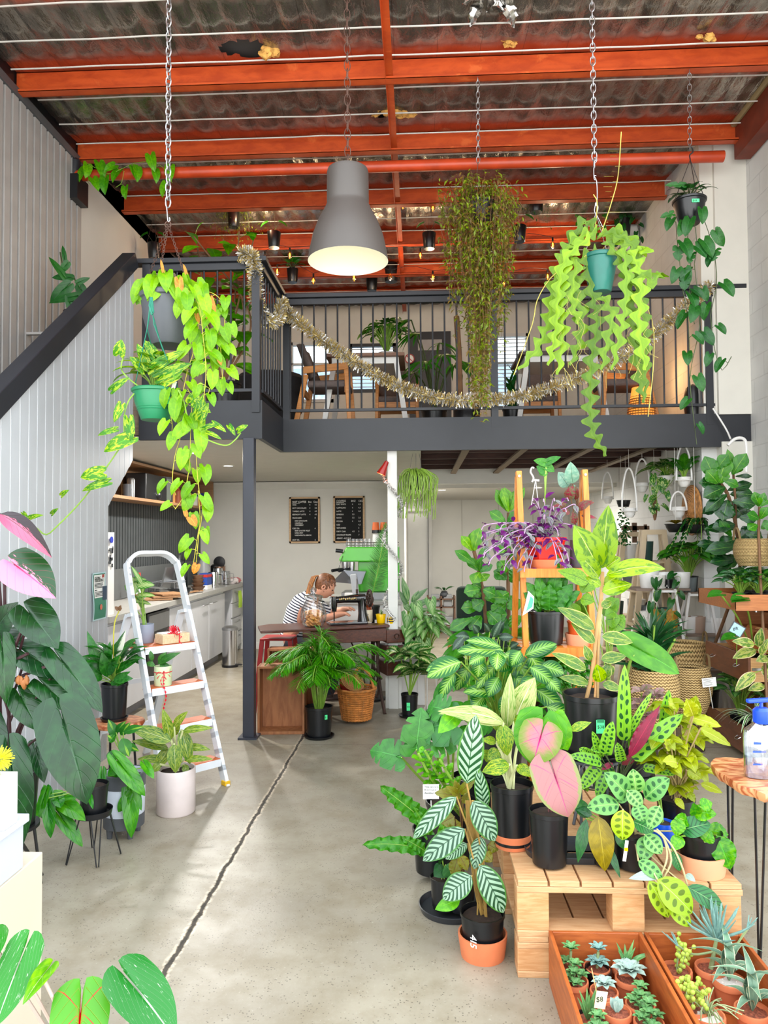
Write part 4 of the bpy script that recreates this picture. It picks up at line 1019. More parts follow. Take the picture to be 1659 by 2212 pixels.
# loft plants
def bushy(name,label,c,r,h,mt,fn,style='nursery'):
    t = thing(name,label,'potted plant',c);pot(t,c,r,h,mt,style);soil(t,V(c) + V(0,0,h * .9),r * .88);ml,ms = MB(),MB();lmt,smt = fn(ml,ms,V(c) + V(0,0,h * .9))
    ml.build('foliage',lmt,t)
    if ms.v: ms.build('stems',smt,t)
    return t
def f(ml,ms,b):
    rosette(ml,ms,b,40,.35,.2,.14,.11,'heart',.5,up=.1);return L_MID,M_STEM
q = P(835,722,7.9);q.z = ZF + .76;bushy('potted_plant','leafy green plant on the left loft table',q,.09,.12,M_WCER,f,'cyl')
def f(ml,ms,b):
    for i in range(10):
        a = 2 * pi * i / 10;e = b + V(cos(a) * U(.2,.35),sin(a) * .2,U(.45,1.15));ms.tube(curve([b,b.lerp(e,.5) + V(0,0,.1),e],8),.008,5)
        for k in range(8): az = a + (k - 4) * .35;leaf(ml,e,e + V(cos(az) * .25,sin(az) * .2,-.2 + .05 * k % .1),.03,'strap',.15,.2,ns=5,nv=1)
    return L_MID,M_STEMD
q = P(985,870,7.3);q.z = ZF;bushy('potted_palm','fan palm in black pot on the loft, left of the wispy vine',q + V(-.2,.6,0),.14,.25,M_NURS,f)
def f(ml,ms,b): ms.tube([b,b + V(-.03,0,.9)],.03,8);ms.tube([b + V(.05,0,0),b + V(.05,0,.3)],.01,8);return L_DEEP,M_STEMB
q = P(1008,880,7.2);q.z = ZF
t = thing('potted_cane','brown bare cane trunk in ribbed black planter behind the loft rail','potted plant',q);pot(t,q,.13,.22,M_BLK2,'cyl');soil(t,q + V(0,0,.2),.11);MB().tube([q + V(-.06,0,.2),q + V(-.07,0,.7),q + V(-.09,0,1.05)],.028,8).build('trunk',M_STEMB,t)
def f(ml,ms,b): grass(ml,b,26,.55,.05,1.1);return L_DEEP,M_STEMD
q = P(1108,870,7.6);q.z = ZF;bushy('potted_snake_plant','spiky dark snake plant pot on the loft floor',q,.11,.2,M_NURS,f)
def f(ml,ms,b):
    for i in range(5): sprig(ml,ms,[b,b + V(U(-.2,.25),U(-.1,.1),.6),b + V(U(-.3,.3),U(-.15,.1),1.3)],.1,.27,.17,'obov',.2,.012,.75,.2,whorl=1)
    return L_BRT,M_STEMB
q = P(478,855,6.25);q.z = ZF;bushy('fiddle_leaf_fig','fiddle leaf fig behind the left balustrade section',q + V(0,.05,0),.16,.24,M_NURS,f)
c = P(1497,880,7.1);c.z = ZF;t = thing('loft_speaker','round topped black speaker at right end of the loft rail','speaker',c);MB().lathe(c,[(0,0),(.07,0),(.08,.1),(.08,.22),(.06,.3),(0,.33)],18).build('body',M_BLK2,t)
c = P(885,775,11.5);t = thing('no_smoking_sign','red ringed round sign on the loft back wall beside the dark door','sign',c)
MB().lathe(c,[(0,0),(.075,0),(.075,.004),(0,.004)],24,Matrix.Rotation(pi / 2,3,'X')).build('disc',M_CARD,t);MB().torus(c + V(0,-.005,0),.07,.008,24,6,Matrix.Rotation(pi / 2,3,'X')).bar(c + V(-.05,-.008,.05),c + V(.05,-.008,-.05),.012,.004,(0,1,0)).build('red_ring',mat('sign_red','b01c1c',.4),t)
# ================================================================== kitchen
M_CABW = mat('cabinet_white','c9c9cc',.45,var=.02);M_TOP = mat('bench_top','a3a19b',.35,var=.06,scale=30);M_PLY = wood('shelf_ply','a98058','8a6443',.55)
XF = -2.58
m = MB();y = 6.3
while y < 10.6: m.bb((-3.19,y,1.28),(-3.175,y + .055,2.0));y += .075
o = struct(m.bb((-3.2,6.2,.96),(-3.19,10.64,2.0)).build('wall_splashback',M_DKSP,smooth=0))
struct(MB().bb((-3.19,6.2,.96),(-3.17,10.64,1.28)).build('trim_10',mat('splash_grey','6a6d6d',.35,.3,var=.05),smooth=0))
t = thing('kitchen_bench','long grey kitchen benchtop on pale handled cabinets along left wall','kitchen bench',(-2.9,8.3,0))
MB().bb((-3.17,6.0,.9),(XF + .03,10.64,.955)).build('worktop',M_TOP,t,smooth=0,bevel=.003)
MB().bb((-3.17,6.02,.1),(XF - .02,6.9,.9)).build('carcass',M_CABW,t,smooth=0);MB().bb((-3.17,7.56,.1),(XF - .02,9.73,.9)).build('carcass',M_CABW,t,smooth=0)
MB().bb((-3.17,6.02,0),(XF - .08,9.7,.1)).build('kickboard',mat('kick','77767a',.5),t,smooth=0)
for i,(a,b) in enumerate(((6.05,6.9),(7.56,8.285),(8.30,8.985),(9.0,9.73))):
    d = MB().bb((XF - .02,a,.11),(XF,b,.87)).build('cabinet_door',M_CABW,t,smooth=0,bevel=.002)
    hy = (b - .3,b - .08) if i != 3 else (a + .02,a + .26)
    hd = MB();hd.tube([V(XF,hy[0],.79),V(XF + .03,hy[0] + .01,.8),V(XF + .03,hy[1] - .01,.8),V(XF,hy[1],.79)],.006,6);hd.build('handle',M_SAT,d)
MB().bb((-3.1,10.12,.05),(XF - .02,10.63,.9)).build('drawer_carcass',M_CABW,t,smooth=0)
for z in (.08,.29,.5,.7):
    d = MB().bb((XF - .02,10.13,z),(XF,10.63,z + .19)).build('drawer',M_CABW,t,smooth=0,bevel=.002)
    MB().tube([V(XF,10.25,z + .14),V(XF + .03,10.26,z + .14),V(XF + .03,10.48,z + .14),V(XF,10.5,z + .14)],.006,6).build('handle',M_SAT,d)
t = thing('oven','black built in oven under the bench, behind the step ladder','oven',(-2.85,7.2,0))
MB().bb((-3.1,6.92,.12),(XF + .005,7.54,.88)).build('body',M_BLK2,t,smooth=0);MB().bb((XF + .005,6.95,.7),(XF + .012,7.52,.86)).build('control_panel',M_SAT,t,smooth=0);MB().tube([(XF + .04,7.0,.64),(XF + .04,7.46,.64)],.01).build('handle',M_CHROME,t)
# overhead shelf
t = thing('wall_shelf','open timber overhead shelf along the kitchen left wall','shelf',(-3.05,8.4,1.99))
MB().bb((-3.19,6.4,1.99),(-2.88,10.25,2.02)).build('shelf_board',M_PLY,t,smooth=0);MB().bb((-3.19,6.4,2.36),(-2.88,10.25,2.385)).build('top_board',M_PLY,t,smooth=0)
MB().bb((-3.19,10.22,2.02),(-2.88,10.25,2.36)).build('end_board',M_PLY,t,smooth=0);MB().bb((-3.19,6.4,2.02),(-3.18,10.22,2.36)).build('back_board',M_PLY,t,smooth=0)
def simple(name,label,cat,fn,mt,loc=None,group=None,**k):
    m = MB();fn(m);o = m.build(name,mt,**k);return tag(o,label,cat,group)
def sh(px,x=-3.0): q = PX(px,1050,x);return V(x,q.y,2.02)
c = sh(318);simple('speaker_box','large black perforated box on the kitchen shelf','speaker',lambda m: m.bb((c.x - .12,c.y - .3,c.z),(c.x + .1,c.y + .35,c.z + .28)),M_BLK2,smooth=0,bevel=.01)
c = sh(283);simple('spray_can','silver and black tin on the shelf, left of black box','tin',lambda m: m.lathe(c,[(0,0),(.04,0),(.04,.19),(.03,.21),(0,.21)],14),M_SAT)
c = sh(275);simple('glass_jar','dark glass jar on the shelf beside the stair wall','jar',lambda m: m.lathe(c,[(0,0),(.045,0),(.045,.14),(0,.14)],14),M_GREYP)
c = sh(348);t = thing('picture_frame','black framed sketch leaning on the kitchen shelf','picture frame',c)
Mx = Matrix.Rotation(.5,3,'Z') @ Matrix.Rotation(-.15,3,'Y');MB().box(c + V(0,0,.15),(.3,.02,.3),Matrix.Rotation(.9,3,'Z')).build('frame',M_BLK2,t,smooth=0)
o = MB().box(c + V(.01,-.012,.15),(.25,.008,.25),Matrix.Rotation(.9,3,'Z')).build('sketch',lm('sketchy','5a6258','b9bdb0','speckle',a=.9,trans=0,vein=0,ribw=.001,rough=.3),t,smooth=0)
c = sh(336,-2.93);t = thing('teapot','round black teapot on the kitchen shelf edge','teapot',c);MB().blob(c + V(0,0,.06),(.07,.07,.06)).build('body',M_BLK2,t);MB().torus(c + V(0,.08,.07),.035,.008,12,6,Matrix.Rotation(pi / 2,3,'Y')).build('handle',M_BLK2,t)
for i,(px,col,h,w,lb) in enumerate(((372,'d8a05a',.16,.05,'amber jar'),(383,'7a3b22',.2,.05,'brown bottle'),(391,'3b2a1e',.22,.05,'dark brown carton'),(404,'d9a520',.2,.055,'yellow packet'),(412,'2a2a30',.19,.04,'black bottle'),(419,'c9c4bb',.16,.05,'pale tin'),(432,'203a8c',.19,.07,'blue packet with red band'),(428,'b06a30',.12,.05,'small orange jar'))):
    c = sh(px,-3.0 + .06 * (i % 2));simple('pantry_item',lb + ' on the right half of the kitchen shelf','container',lambda m: (m.lathe(c,[(0,0),(w,0),(w,h * .75),(w * .5,h * .9),(w * .5,h),(0,h)],12) if i % 2 else m.bb((c.x - w,c.y - w,c.z),(c.x + w,c.y + w,c.z + h))),mat('pantry_%d' % i,col,.5),group='pantry items on the kitchen shelf',smooth=30)
# bench items
def bn(px,x=-2.8): q = PX(px,1250,x);return V(min(x,-2.64) if q.y > 10.45 else x,min(q.y,10.45),.955)
M_PAN = mat('pan_black','222326',.4,.2)
c = bn(388,-2.72);t = thing('frying_pan','black pan resting tilted on the kitchen bench','pan',c);MB().lathe(c,[(0,0),(.10,0),(.13,.08),(.125,.08),(.1,.01),(0,.01)],20).build('body',M_PAN,t);MB().tube([c + V(-.1,-.02,.07),c + V(-.3,-.3,.12)],.012).build('handle',M_SAT,t)
c = bn(372,-2.75);simple('chopping_boards','stack of timber boards on the bench beside the pan','chopping board',lambda m: [m.box(c + V(.03 * k,-.4 + .05 * k,.012 + .02 * k),(.28,.4,.015),.3 + .2 * k) for k in range(3)],M_PLY,smooth=0)
c = bn(428,-2.74);simple('bowl_stack','stack of brown bowls on the kitchen bench','bowls',lambda m: [m.lathe(c + V(0,0,.045 * k),[(0,0),(.05,0),(.09 - .008 * k,.05),(.085 - .008 * k,.05),(0,.01)],18) for k in range(4)],mat('brown_bowl','6e4f38',.5))
c = bn(444,-2.72);t = thing('carton','blue white and red carton on the kitchen bench','carton',c);MB().bb((c.x - .05,c.y - .1,c.z),(c.x + .05,c.y + .1,c.z + .2)).build('box',mat('carton_blue','274a9c',.5),t,smooth=0);MB().bb((c.x - .052,c.y - .102,c.z + .15),(c.x + .052,c.y + .102,c.z + .185)).build('red_band',mat('carton_red','c23028',.5),t,smooth=0);MB().bb((c.x - .053,c.y - .103,c.z),(c.x + .053,c.y + .103,c.z + .05)).build('white_band',M_CARD,t,smooth=0)
def jug(px,x,r,h,mt,label):
    c = bn(px,x);t = thing('milk_jug',label,'jug',c);MB().lathe(c,[(0,0),(r,0),(r * 1.02,h * .6),(r * .85,h),(r * .8,h),(r * .95,h * .6),(r * .9,.01)],20).build('body',mt,t)
    MB().tube([c + V(r,-.01,h * .85),c + V(r * 1.7,-.02,h * .8),c + V(r * 1.7,-.02,h * .3),c + V(r,-.01,h * .2)],.007).build('handle',mt,t)
jug(461,-2.70,.075,.2,M_CHROME,'tall stainless milk jug on the bench, left of two');jug(471,-2.76,.07,.23,M_CHROME,'stainless milk jug with loop handle on the bench, right of two')
jug(488,-2.66,.065,.19,glass('clear_glass',(.97,.98,1),.85),'clear ribbed glass jug on the bench beside the striped towel')
c = bn(508,-2.68);m = MB();
for k in range(9): m.m = k % 2;m.blob(c + V(U(-.03,.03),-.12 + .03 * k,.035),(.1,.025,.045),10,6,amp=.4)
tag(m.build('tea_towel',[mat('towel_w','d9cfcc',.9),mat('towel_r','b06a68',.9)]),'crumpled red and white striped tea towel on the bench','towel')
c = bn(492,-2.9);t = thing('travel_mug','steel travel mug with black lid on the bench','mug',c);MB().lathe(c,[(0,0),(.06,0),(.07,.17),(0,.17)],18).build('body',M_CHROME,t);MB().lathe(c,[(.073,.17),(.073,.25),(.05,.27),(0,.27)],18).build('lid',M_BLK2,t)
c = bn(518,-2.85);t = thing('coffee_canister','copper canister with round black lid standing on edge','canister',c);MB().lathe(c,[(0,0),(.085,0),(.085,.24),(0,.24)],20).build('body',mat('copper_steel','a58472',.25,1),t);MB().lathe(c + V(0,0,.3),[(0,-.02),(.08,-.02),(.085,0),(.08,.02),(.02,.03),(0,.03)],20,Matrix.Rotation(pi / 2,3,'X')).build('lid',M_BLK2,t)
c = bn(387,-3.0);simple('glass_bottle','empty clear glass bottle with long neck on the bench','bottle',lambda m: m.lathe(c,[(.05,0),(.05,.2),(.018,.3),(.016,.42),(.02,.43)],14),glass('clear_glass'))
c = bn(398,-3.0);t = thing('dish_soap','dark pump bottle on the bench behind pothos leaves','bottle',c);MB().lathe(c,[(0,0),(.045,0),(.045,.28),(.015,.33),(0,.33)],14).build('bottle',M_BLK2,t);MB().bar(c + V(-.08,0,.38),c + V(.01,0,.36),.015,.01).tube([c + V(0,0,.33),c + V(0,0,.38)],.006).build('pump',M_BLK2,t)
c = bn(440,-3.02);t = thing('plastic_jug','translucent white plastic jug with black cap on the bench','jug',c);MB().lathe(c,[(0,0),(.09,0),(.095,.22),(.05,.34),(.03,.38),(0,.38)],16).build('body',mat('milky_plastic','b8babc',.4),t);MB().lathe(c + V(0,0,.38),[(0,0),(.035,0),(.035,.03),(0,.03)],14).build('cap',M_BLK2,t)
c = bn(362,-2.95);t = thing('dish_rack','metal dish rack with trays and cutlery on the bench','dish rack',c);m = MB()
for k in range(9): m.tube([c + V(-.15,-.2 + .05 * k,.03),c + V(-.15,-.2 + .05 * k,.14),c + V(.15,-.2 + .05 * k,.14),c + V(.15,-.2 + .05 * k,.03)],.004,5)
m.build('wire_frame',M_CHROME,t);MB().box(c + V(-.02,.05,.16),(.02,.3,.3),Matrix.Rotation(.25,3,'Y')).build('tray',M_SAT,t,smooth=0)
c = bn(300,-3.0);t = thing('sauce_bottle','red sauce bottle at left of the kitchen bench','bottle',c);MB().lathe(c,[(0,0),(.045,0),(.045,.17),(.02,.22),(.018,.28),(0,.28)],14).build('bottle',mat('sauce_red','c22a22',.35),t);MB().lathe(c,[(.047,.05),(.047,.13)],14).build('bottle_label',M_CARD,t)
for i,(px,x,s_) in enumerate(((405,-2.7,.05),(415,-2.66,.035),(380,-2.66,.04))):
    c = bn(px,x);simple('spatula',('pale wooden spatula','short wooden spoon','dark handled turner')[i] + ' lying on the kitchen bench','utensil',lambda m: (m.bar(c + V(-.05,-.2,.01),c + V(.05,.1,.02),.02,.01),m.box(c + V(.06,.15,.02),(s_ * 1.5,.1,.008),.2)),M_PLY if i < 2 else M_PAN,smooth=0)
# bin
q = PZ(497,1440,0);c = V(q.x,q.y,0);t = thing('pedal_bin','round polished steel pedal bin beside the kitchen cabinets','bin',c)
r = S(17,c.y);H = S(88,c.y);MB().lathe(c,[(r * .98,.03),(r * .98,H * .9)],28).build('body',M_CHROME,t);MB().lathe(c,[(r * 1.02,H * .9),(r * 1.02,H * .96),(r * .7,H),(0,H)],28).build('lid',M_SAT,t);MB().lathe(c,[(0,0),(r * 1.04,0),(r * 1.04,.03),(0,.03)],28).build('base',M_BLK2,t);MB().box(c + V(r * 1.2,-.03,.03),(.08,.05,.015)).build('pedal',M_BLK2,t,smooth=0)
# tea towel green on drawer
simple('green_cloth','lime green cloth hanging on the far drawer handle','cloth',lambda m: [m.tube([V(XF + .03,10.38 + .03 * k,.85),V(XF + .05,10.36 + .03 * k,.74),V(XF + .04,10.38 + .03 * k,.62)],.02,6) for k in range(3)],mat('lime_cloth','a8c840',.9))
# wall notices
c = PX(239,1195,-3.0);t = thing('wall_notice','white fridge side with paper notes and blue magnet, edge of stair wall','notice',(-2.85,7.0,.955))
q = PX(239,1190,-2.62);t = None
fr = thing('fridge','narrow white appliance side with blue magnet beside the stair wall','fridge',(-2.9,6.35,.955));bpy.data.objects.remove(bpy.data.objects['wall_notice'])
a = PX(247,1150,-2.62);MB().bb((-3.1,a.y - .6,.955),(-2.62,a.y,a.z)).build('body',M_WCER,fr,smooth=0);MB().lathe(PX(240.5,1166,-2.61),[(0,0),(.028,0),(.028,.006),(0,.006)],16,Matrix.Rotation(pi / 2,3,'Y')).build('magnet',mat('magnet_blue','2036b8',.4),fr)
m = MB()
for k in range(14): q = PX(U(236,245),U(1180,1225),-2.612);m.box(q,(.002,U(.01,.04),U(.01,.05)),None)
m.build('photo_marks',M_GREYP,fr,smooth=0)
# poster on the stair wall
a = PX(200,1240,XS + .012);b = PX(229,1240,XS + .012);zt = PX(214,1236,XS).z;zb = PX(214,1338,XS).z;yy0,yy1 = a.y,b.y
t = thing('safety_poster','green and white keeping your distance poster on stair wall','poster',(XS + .012,(yy0 + yy1) / 2,zb))
def pq(u,v,d=0): return V(XS + .014 + .01 * sin(v * 6) * .6 + d,yy0 + (yy1 - yy0) * u,zb + (zt - zb) * v)
def psheet(name,u0,u1,v0,v1,d,mt):
    m = MB();n = 12;vs = []
    for i in range(n + 1): v = v0 + (v1 - v0) * i / n;vs += [pq(u0,v,d),pq(u1,v,d)]
    m.add(vs,[(2 * i,2 * i + 1,2 * i + 3,2 * i + 2) for i in range(n)]);m.build(name,mt,t,smooth=60)
psheet('sheet',0,1,0,1,0,mat('poster_edge','bcd8dc',.4,var=0));psheet('green_panel',.07,.93,.03,.97,.0015,mat('poster_green','2f7d62',.4,var=0));psheet('white_panel',.1,.9,.47,.95,.003,M_CARD);psheet('red_mark',.68,.84,.88,.95,.0045,mat('poster_red','a8322a',.4,var=0))
dy = yy1 - yy0
for s_,v,sz in (('KEEPING',.85,.055),('YOUR DISTANCE.',.8,.055),('SINGLE FILE',.62,.02)): text(s_,pq(.14,v,.006),sz * dy / .36 * .9,M_INK,t,rx=90,rz=90,sx=.62 if len(s_) > 8 else .8,ext=.0004)
m = MB()
for k in range(8): v = .76 - k * .028 - (.06 if k > 3 else 0);q = pq(.14,v,.006);m.bb((q.x,q.y,q.z),(q.x + .0006,q.y + dy * U(.45,.62),q.z + .004))
m.build('print_lines',M_INK,t,smooth=0);q = pq(.5,.27,.006);MB().lathe(q,[(0,0),(.02,0),(.02,.001),(0,.001)],12,Matrix.Rotation(pi / 2,3,'Y')).build('emblem',mat('poster_emblem','c96a50',.4,var=0),t)
q = pq(.86,.55,.006);MB().bb((q.x,q.y - .04,q.z - .05),(q.x + .001,q.y + .03,q.z + .05)).build('badge',mat('badge_blue','1d3a55',.4,var=0),t,smooth=0)
# menu boards -------------------------------------------------------------
M_LET = mat('letter_white','f4f4f0',.6,var=0);M_BOARD = mat('felt_black','141516',.9);M_FRM = wood('pale_frame','c9a87c','b08a60')
YW = 10.62
def board(label,x0p,x1p,y0p,y1p,rows,name='menu_board'):
    a = P(x0p,y0p,YW);b = P(x1p,y1p,YW);t = thing(name,label,'menu board',((a.x + b.x) / 2,YW,b.z),'menu boards on the back wall')
    W,H = b.x - a.x,a.z - b.z;f_ = W * .055;m = MB()
    for q in (((a.x,b.z),(a.x + f_,a.z)),((b.x - f_,b.z),(b.x,a.z)),((a.x,b.z),(b.x,b.z + f_)),((a.x,a.z - f_),(b.x,a.z))): m.bb((q[0][0],YW - .012,q[0][1]),(q[1][0],YW + .025,q[1][1]))
    m.build('frame',M_FRM,t,smooth=0);MB().bb((a.x + f_,YW,b.z + f_),(b.x - f_,YW + .02,a.z - f_)).build('felt',M_BOARD,t,smooth=0)
    for (v,u,s_,k,sx) in rows: text(s_,(a.x + W * u,YW - .002,a.z - H * v),H * k,M_LET,t,sx=sx,ext=.001)
    m = MB();m.bb((a.x + W * .09,YW - .003,a.z - H * .142),(a.x + W * .34,YW,a.z - H * .136));m.build('underline',M_LET,t,smooth=0)
rows = [(.125,.1,'NOT COFFEE',.062,.82),(.125,.62,'8oz',.06,.85),(.125,.78,'12oz',.06,.85)]
for v,s_,p1,p2 in ((.20,'CHAI','4','4.5'),(.27,'HOT CHOCOLATE','4','4.5'),(.34,'TUMERIC LATTE','4','4.5'),(.41,'BEETROOT LATTE','4','4.5'),(.485,'MILKSHAKES','','8'),(.71,'ICED TEA','','6'),(.96,'HOT TEA','','5')):
    rows.append((v - .015,.1,s_,.045,.8));
    if p1: rows.append((v - .015,.66,p1,.045,.9))
    rows.append((v - .015,.83,p2,.045,.9))
for v,s_ in ((.545,'DADS CHOCOLATE'),(.595,'CARAMELLO'),(.64,'STRAWBERRY'),(.76,'BERRY & NATIVE VIOLET'),(.81,'ROSE & MINT'),(.86,'PASSIONFRUIT & HIBISCUS')): rows.append((v - .015,.18,s_,.042,.72))
board('framed black NOT COFFEE menu letter board, left on the back wall',625,691,1074,1173,rows)
rows = [(.125,.1,'COFFEE',.062,.95),(.125,.57,'8OZ',.058,.85),(.125,.8,'12OZ',.058,.8)]
for v,s_,p1,p2 in ((.20,'FLAT WHITE','4','4.5'),(.275,'CAPPUCINO','4','4.5'),(.35,'LATTE','4','4.5'),(.42,'ESPRESSO','3.5',''),(.49,'BLACK','3.5','3.5'),(.565,'MOCHA','4','4.5'),(.64,'ICED','','4.5'),(.71,'VIETNAMESE','','5'),(.785,'DIRTY CHAI','4.5','5'),(.86,'COCONUT FRAPPE','','7'),(.93,'-XSHOT - ALT MILK','','')):
    rows.append((v - .01,.1,s_,.045,.8))
    if p1: rows.append((v - .01,.6,p1,.045,.9))
    if p2: rows.append((v - .01,.8,p2,.045,.9))
board('framed black COFFEE menu letter board, right on the back wall',720,788,1072,1172,rows)
# downlights ----------------------------------------------------------------
DOWN = []
M_LED = mat('led','ffffff',.4,var=0,emis='fff6e6',es=6)
def dl(x,y,z,label=None):
    c = V(x,y,z);t = thing('downlight',label,'downlight',c,'recessed downlights');MB().lathe(c,[(.05,-.004),(.065,-.006),(.07,0)],20).build('trim_ring',M_WHITE,t);MB().lathe(c,[(0,-.003),(.05,-.004)],20).build('diffuser',M_LED,t);DOWN.append(c - V(0,0,.012))
for px,py,z,lb in ((423,978,2.41,'round downlight in kitchen ceiling, partly behind trailing leaves'),(493,1006,2.41,'round downlight in kitchen ceiling left of the dark post'),(955,1058,2.25,'round downlight in rear right ceiling, nearest the hanging cactus'),(895,1079,2.25,'round downlight deep in the rear right room'),(1162,1053,2.25,'round downlight above the purple plant in rear ceiling')):
    q = PZ(px,py,z);dl(q.x,q.y,z,lb)
# red clip spotlight on the column
c = P(829,1012,6.9);t = thing('spotlight','red glass spotlight clipped to the white column near ceiling','spotlight',c)
rt = Matrix.Rotation(radians(205),3,'Y') @ Matrix.Identity(3);MB().lathe(c,[(0,-.08),(.02,-.07),(.025,-.03),(.045,.05),(.045,.06)],16,rt).build('reflector',mat('spot_red','a01a12',.3),t);MB().lathe(c,[(0,.058),(.043,.058)],16,rt).build('glowing_face',mat('spot_glow','ff9060',.4,var=0,emis='ff7038',es=8),t)
# ================================================================== sewing table
M_DW = wood('dark_wood','5a2c1a','3a1a10',.35);M_IRON = mat('cast_iron','4a3830',.6,.5,var=.2)
F0 = PZ(562,1362,.79);F1 = PZ(843,1347,.79);F1 = V(F1.x,F0.y + .42,.79);F0.z = .79
ax = (F1 - F0).normalized();ay = V(-ax.y,ax.x,0);ang = math.atan2(ax.y,ax.x);L = (F1 - F0).length
def tq(u,v,z): return F0 + ax * u + ay * v + V(0,0,z - .79)
RT = Matrix.Rotation(ang,3,'Z')
t = thing('sewing_table','antique dark wood treadle sewing machine table with iron legs','table',tq(L * .6,.2,0))
m = MB();m.prism([tq(0,-.02,.765),tq(.1,-.03,.765),tq(L,0,.765),tq(L,.16,.765),tq(L - .14,.2,.765),tq(L - .14,.44,.765),tq(.15,.46,.765),tq(.03,.35,.765)],(0,0,.025));m.build('table_top',M_DW,t,smooth=0,bevel=.006)
MB().box(tq(L * .68,.2,.70),(L * .6,.36,.12),RT).build('apron',M_DW,t,smooth=0,bevel=.006)
for i in range(3):
    d = MB().box(tq(L + .07,.14,.68 - i * .15),(.2,.26,.12),RT).build('drawer',M_DW,t,smooth=0,bevel=.008);MB().torus(tq(L + .07,.0,.68 - i * .15),.022,.004,12,5,RT @ Matrix.Rotation(pi / 2,3,'X')).build('pull_ring',M_IRON,d)
for u in (L * .42,L * .93):
    m = MB()
    for v0,v1 in ((0,-.08),(.36,.44)): m.tube(curve([tq(u,.2 + (v0 - .2) * .6,.66),tq(u,.2 + (v0 - .2) * .4,.45),tq(u,.2 + (v0 - .2) * .8,.2),tq(u,v1,.02),tq(u,v1 - .02 * (1 if v1 < 0 else -1),.0)],16),.015,8)
    for k in range(4): m.torus(tq(u,.18,.56 - .13 * k),.06 + .015 * (k % 2),.008,18,6,RT @ Matrix.Rotation(pi / 2,3,'Y'))
    m.tube([tq(u,.0,.3),tq(u,.36,.3)],.01,6);m.build('leg',M_IRON,t)
m = MB()
m.torus(tq(L * .68,.2,.38),.17,.01,28,6,RT @ Matrix.Rotation(pi / 2,3,'X'));m.bar(tq(L * .42,.2,.12),tq(L * .93,.2,.12),.2,.012)
for k in range(6): a = k * pi / 3;m.tube([tq(L * .68,.2,.38),tq(L * .68 + .17 * cos(a),.2,.38 + .17 * sin(a))],.006,5)
for k in range(5): m.tube(curve([tq(L * (.42 + .1 * k),.2,.66),tq(L * (.47 + .1 * k),.2,.5),tq(L * (.43 + .1 * k),.2,.36),tq(L * (.5 + .09 * k),.2,.12)],12),.007,5)
m.build('treadle_ironwork',M_IRON,t)
# sewing machine
c = tq(L * .72,.2,.79);t = thing('sewing_machine','antique black sewing machine with gold decoration on the dark table','sewing machine',c);q = lambda a,b,d: c + RT @ V(a,b,d)
M_SM = mat('enamel_black','0e0f12',.15,coat=1);M_GOLD = mat('gold_decal','c9a860',.4,.6)
MB().box(q(-.02,0,.012),(.36,.17,.024),RT).build('bed',M_SM,t,smooth=0,bevel=.008)
m = MB();m.tube([q(.14,0,.02),q(.13,0,.1),q(.125,0,.19),q(.12,0,.24)],[.06,.042,.04,.045],16)
m.build('pillar',M_SM,t);MB().tube([q(.15,0,.235),q(.08,0,.235),q(-.05,0,.23),q(-.14,0,.225)],[.042,.042,.032,.03],16).build('arm',M_SM,t)
m = MB().tube([q(-.145,0,.26),q(-.145,0,.18),q(-.145,0,.12)],[.032,.032,.022],12);m.tube([q(-.145,0,.12),q(-.145,0,.03)],.006,6);m.build('needle_head',M_SM,t)
MB().box(q(-.178,0,.2),(.006,.05,.11),RT).build('face_plate',M_CHROME,t,smooth=0)
m = MB().torus(q(.2,0,.235),.075,.011,24,8,RT @ Matrix.Rotation(pi / 2,3,'Y'));
for k in range(6): a = k * pi / 3;m.tube([q(.2,0,.235),q(.2,.075 * cos(a),.235 + .075 * sin(a))],.006,5)
m.tube([q(.15,0,.235),q(.22,0,.235)],.014,10);m.torus(q(.185,-.02,.22),.045,.008,16,6,RT @ Matrix.Rotation(pi / 2,3,'X'));m.build('hand_wheel',M_IRON,t)
m = MB()
for k in range(12): m.box(q(-.1 + .018 * k,-.042 + .001 * k * .4,.235 + .003 * (k % 3)),(.01,.002,.014 + .004 * (k % 2)),RT @ Matrix.Rotation(.3 * (k % 3 - 1),3,'Y'))
m.build('gold_scrollwork',M_GOLD,t)
MB().tube([q(.08,.01,.27),q(.08,.01,.42)],.004,6).tube([q(.08,.01,.28),q(.08,.01,.32)],.012,8).build('spool_pin',M_IRON,t)
# cookie jar
c = tq(L * .42,.12,.79);r = .118;t = thing('cookie_jar','ribbed glass jar with knob lid full of golden biscuits','jar',c)
m = MB();pr = [(.0,0),(.075,.0),(.10,.03),(.118,.09),(.112,.15),(.085,.21),(.072,.235),(.078,.25),(.078,.26)];seg = 48;vs = [];c_ = c
for rr,z in pr:
    for k in range(seg): a = 2 * pi * k / seg;w = 1 + .025 * cos(a * 16) * (rr > .08);vs.append(c_ + V(rr * w * cos(a),rr * w * sin(a),z))
m.add(vs,[(i * seg + k,i * seg + (k + 1) % seg,(i + 1) * seg + (k + 1) % seg,(i + 1) * seg + k) for i in range(len(pr) - 1) for k in range(seg)]);m.build('glass_body',glass('jar_glass',(.98,.99,1),.88),t)
MB().lathe(c,[(.085,.26),(.088,.272),(.07,.285),(.03,.292),(.012,.3),(.026,.315),(.03,.333),(.02,.35),(0,.356)],30).build('lid',glass('lid_glass',(.95,.97,1),.75),t)
proto = None;M_BISC = mat('biscuit','e6a860',.8,var=.2,scale=40);k = 0
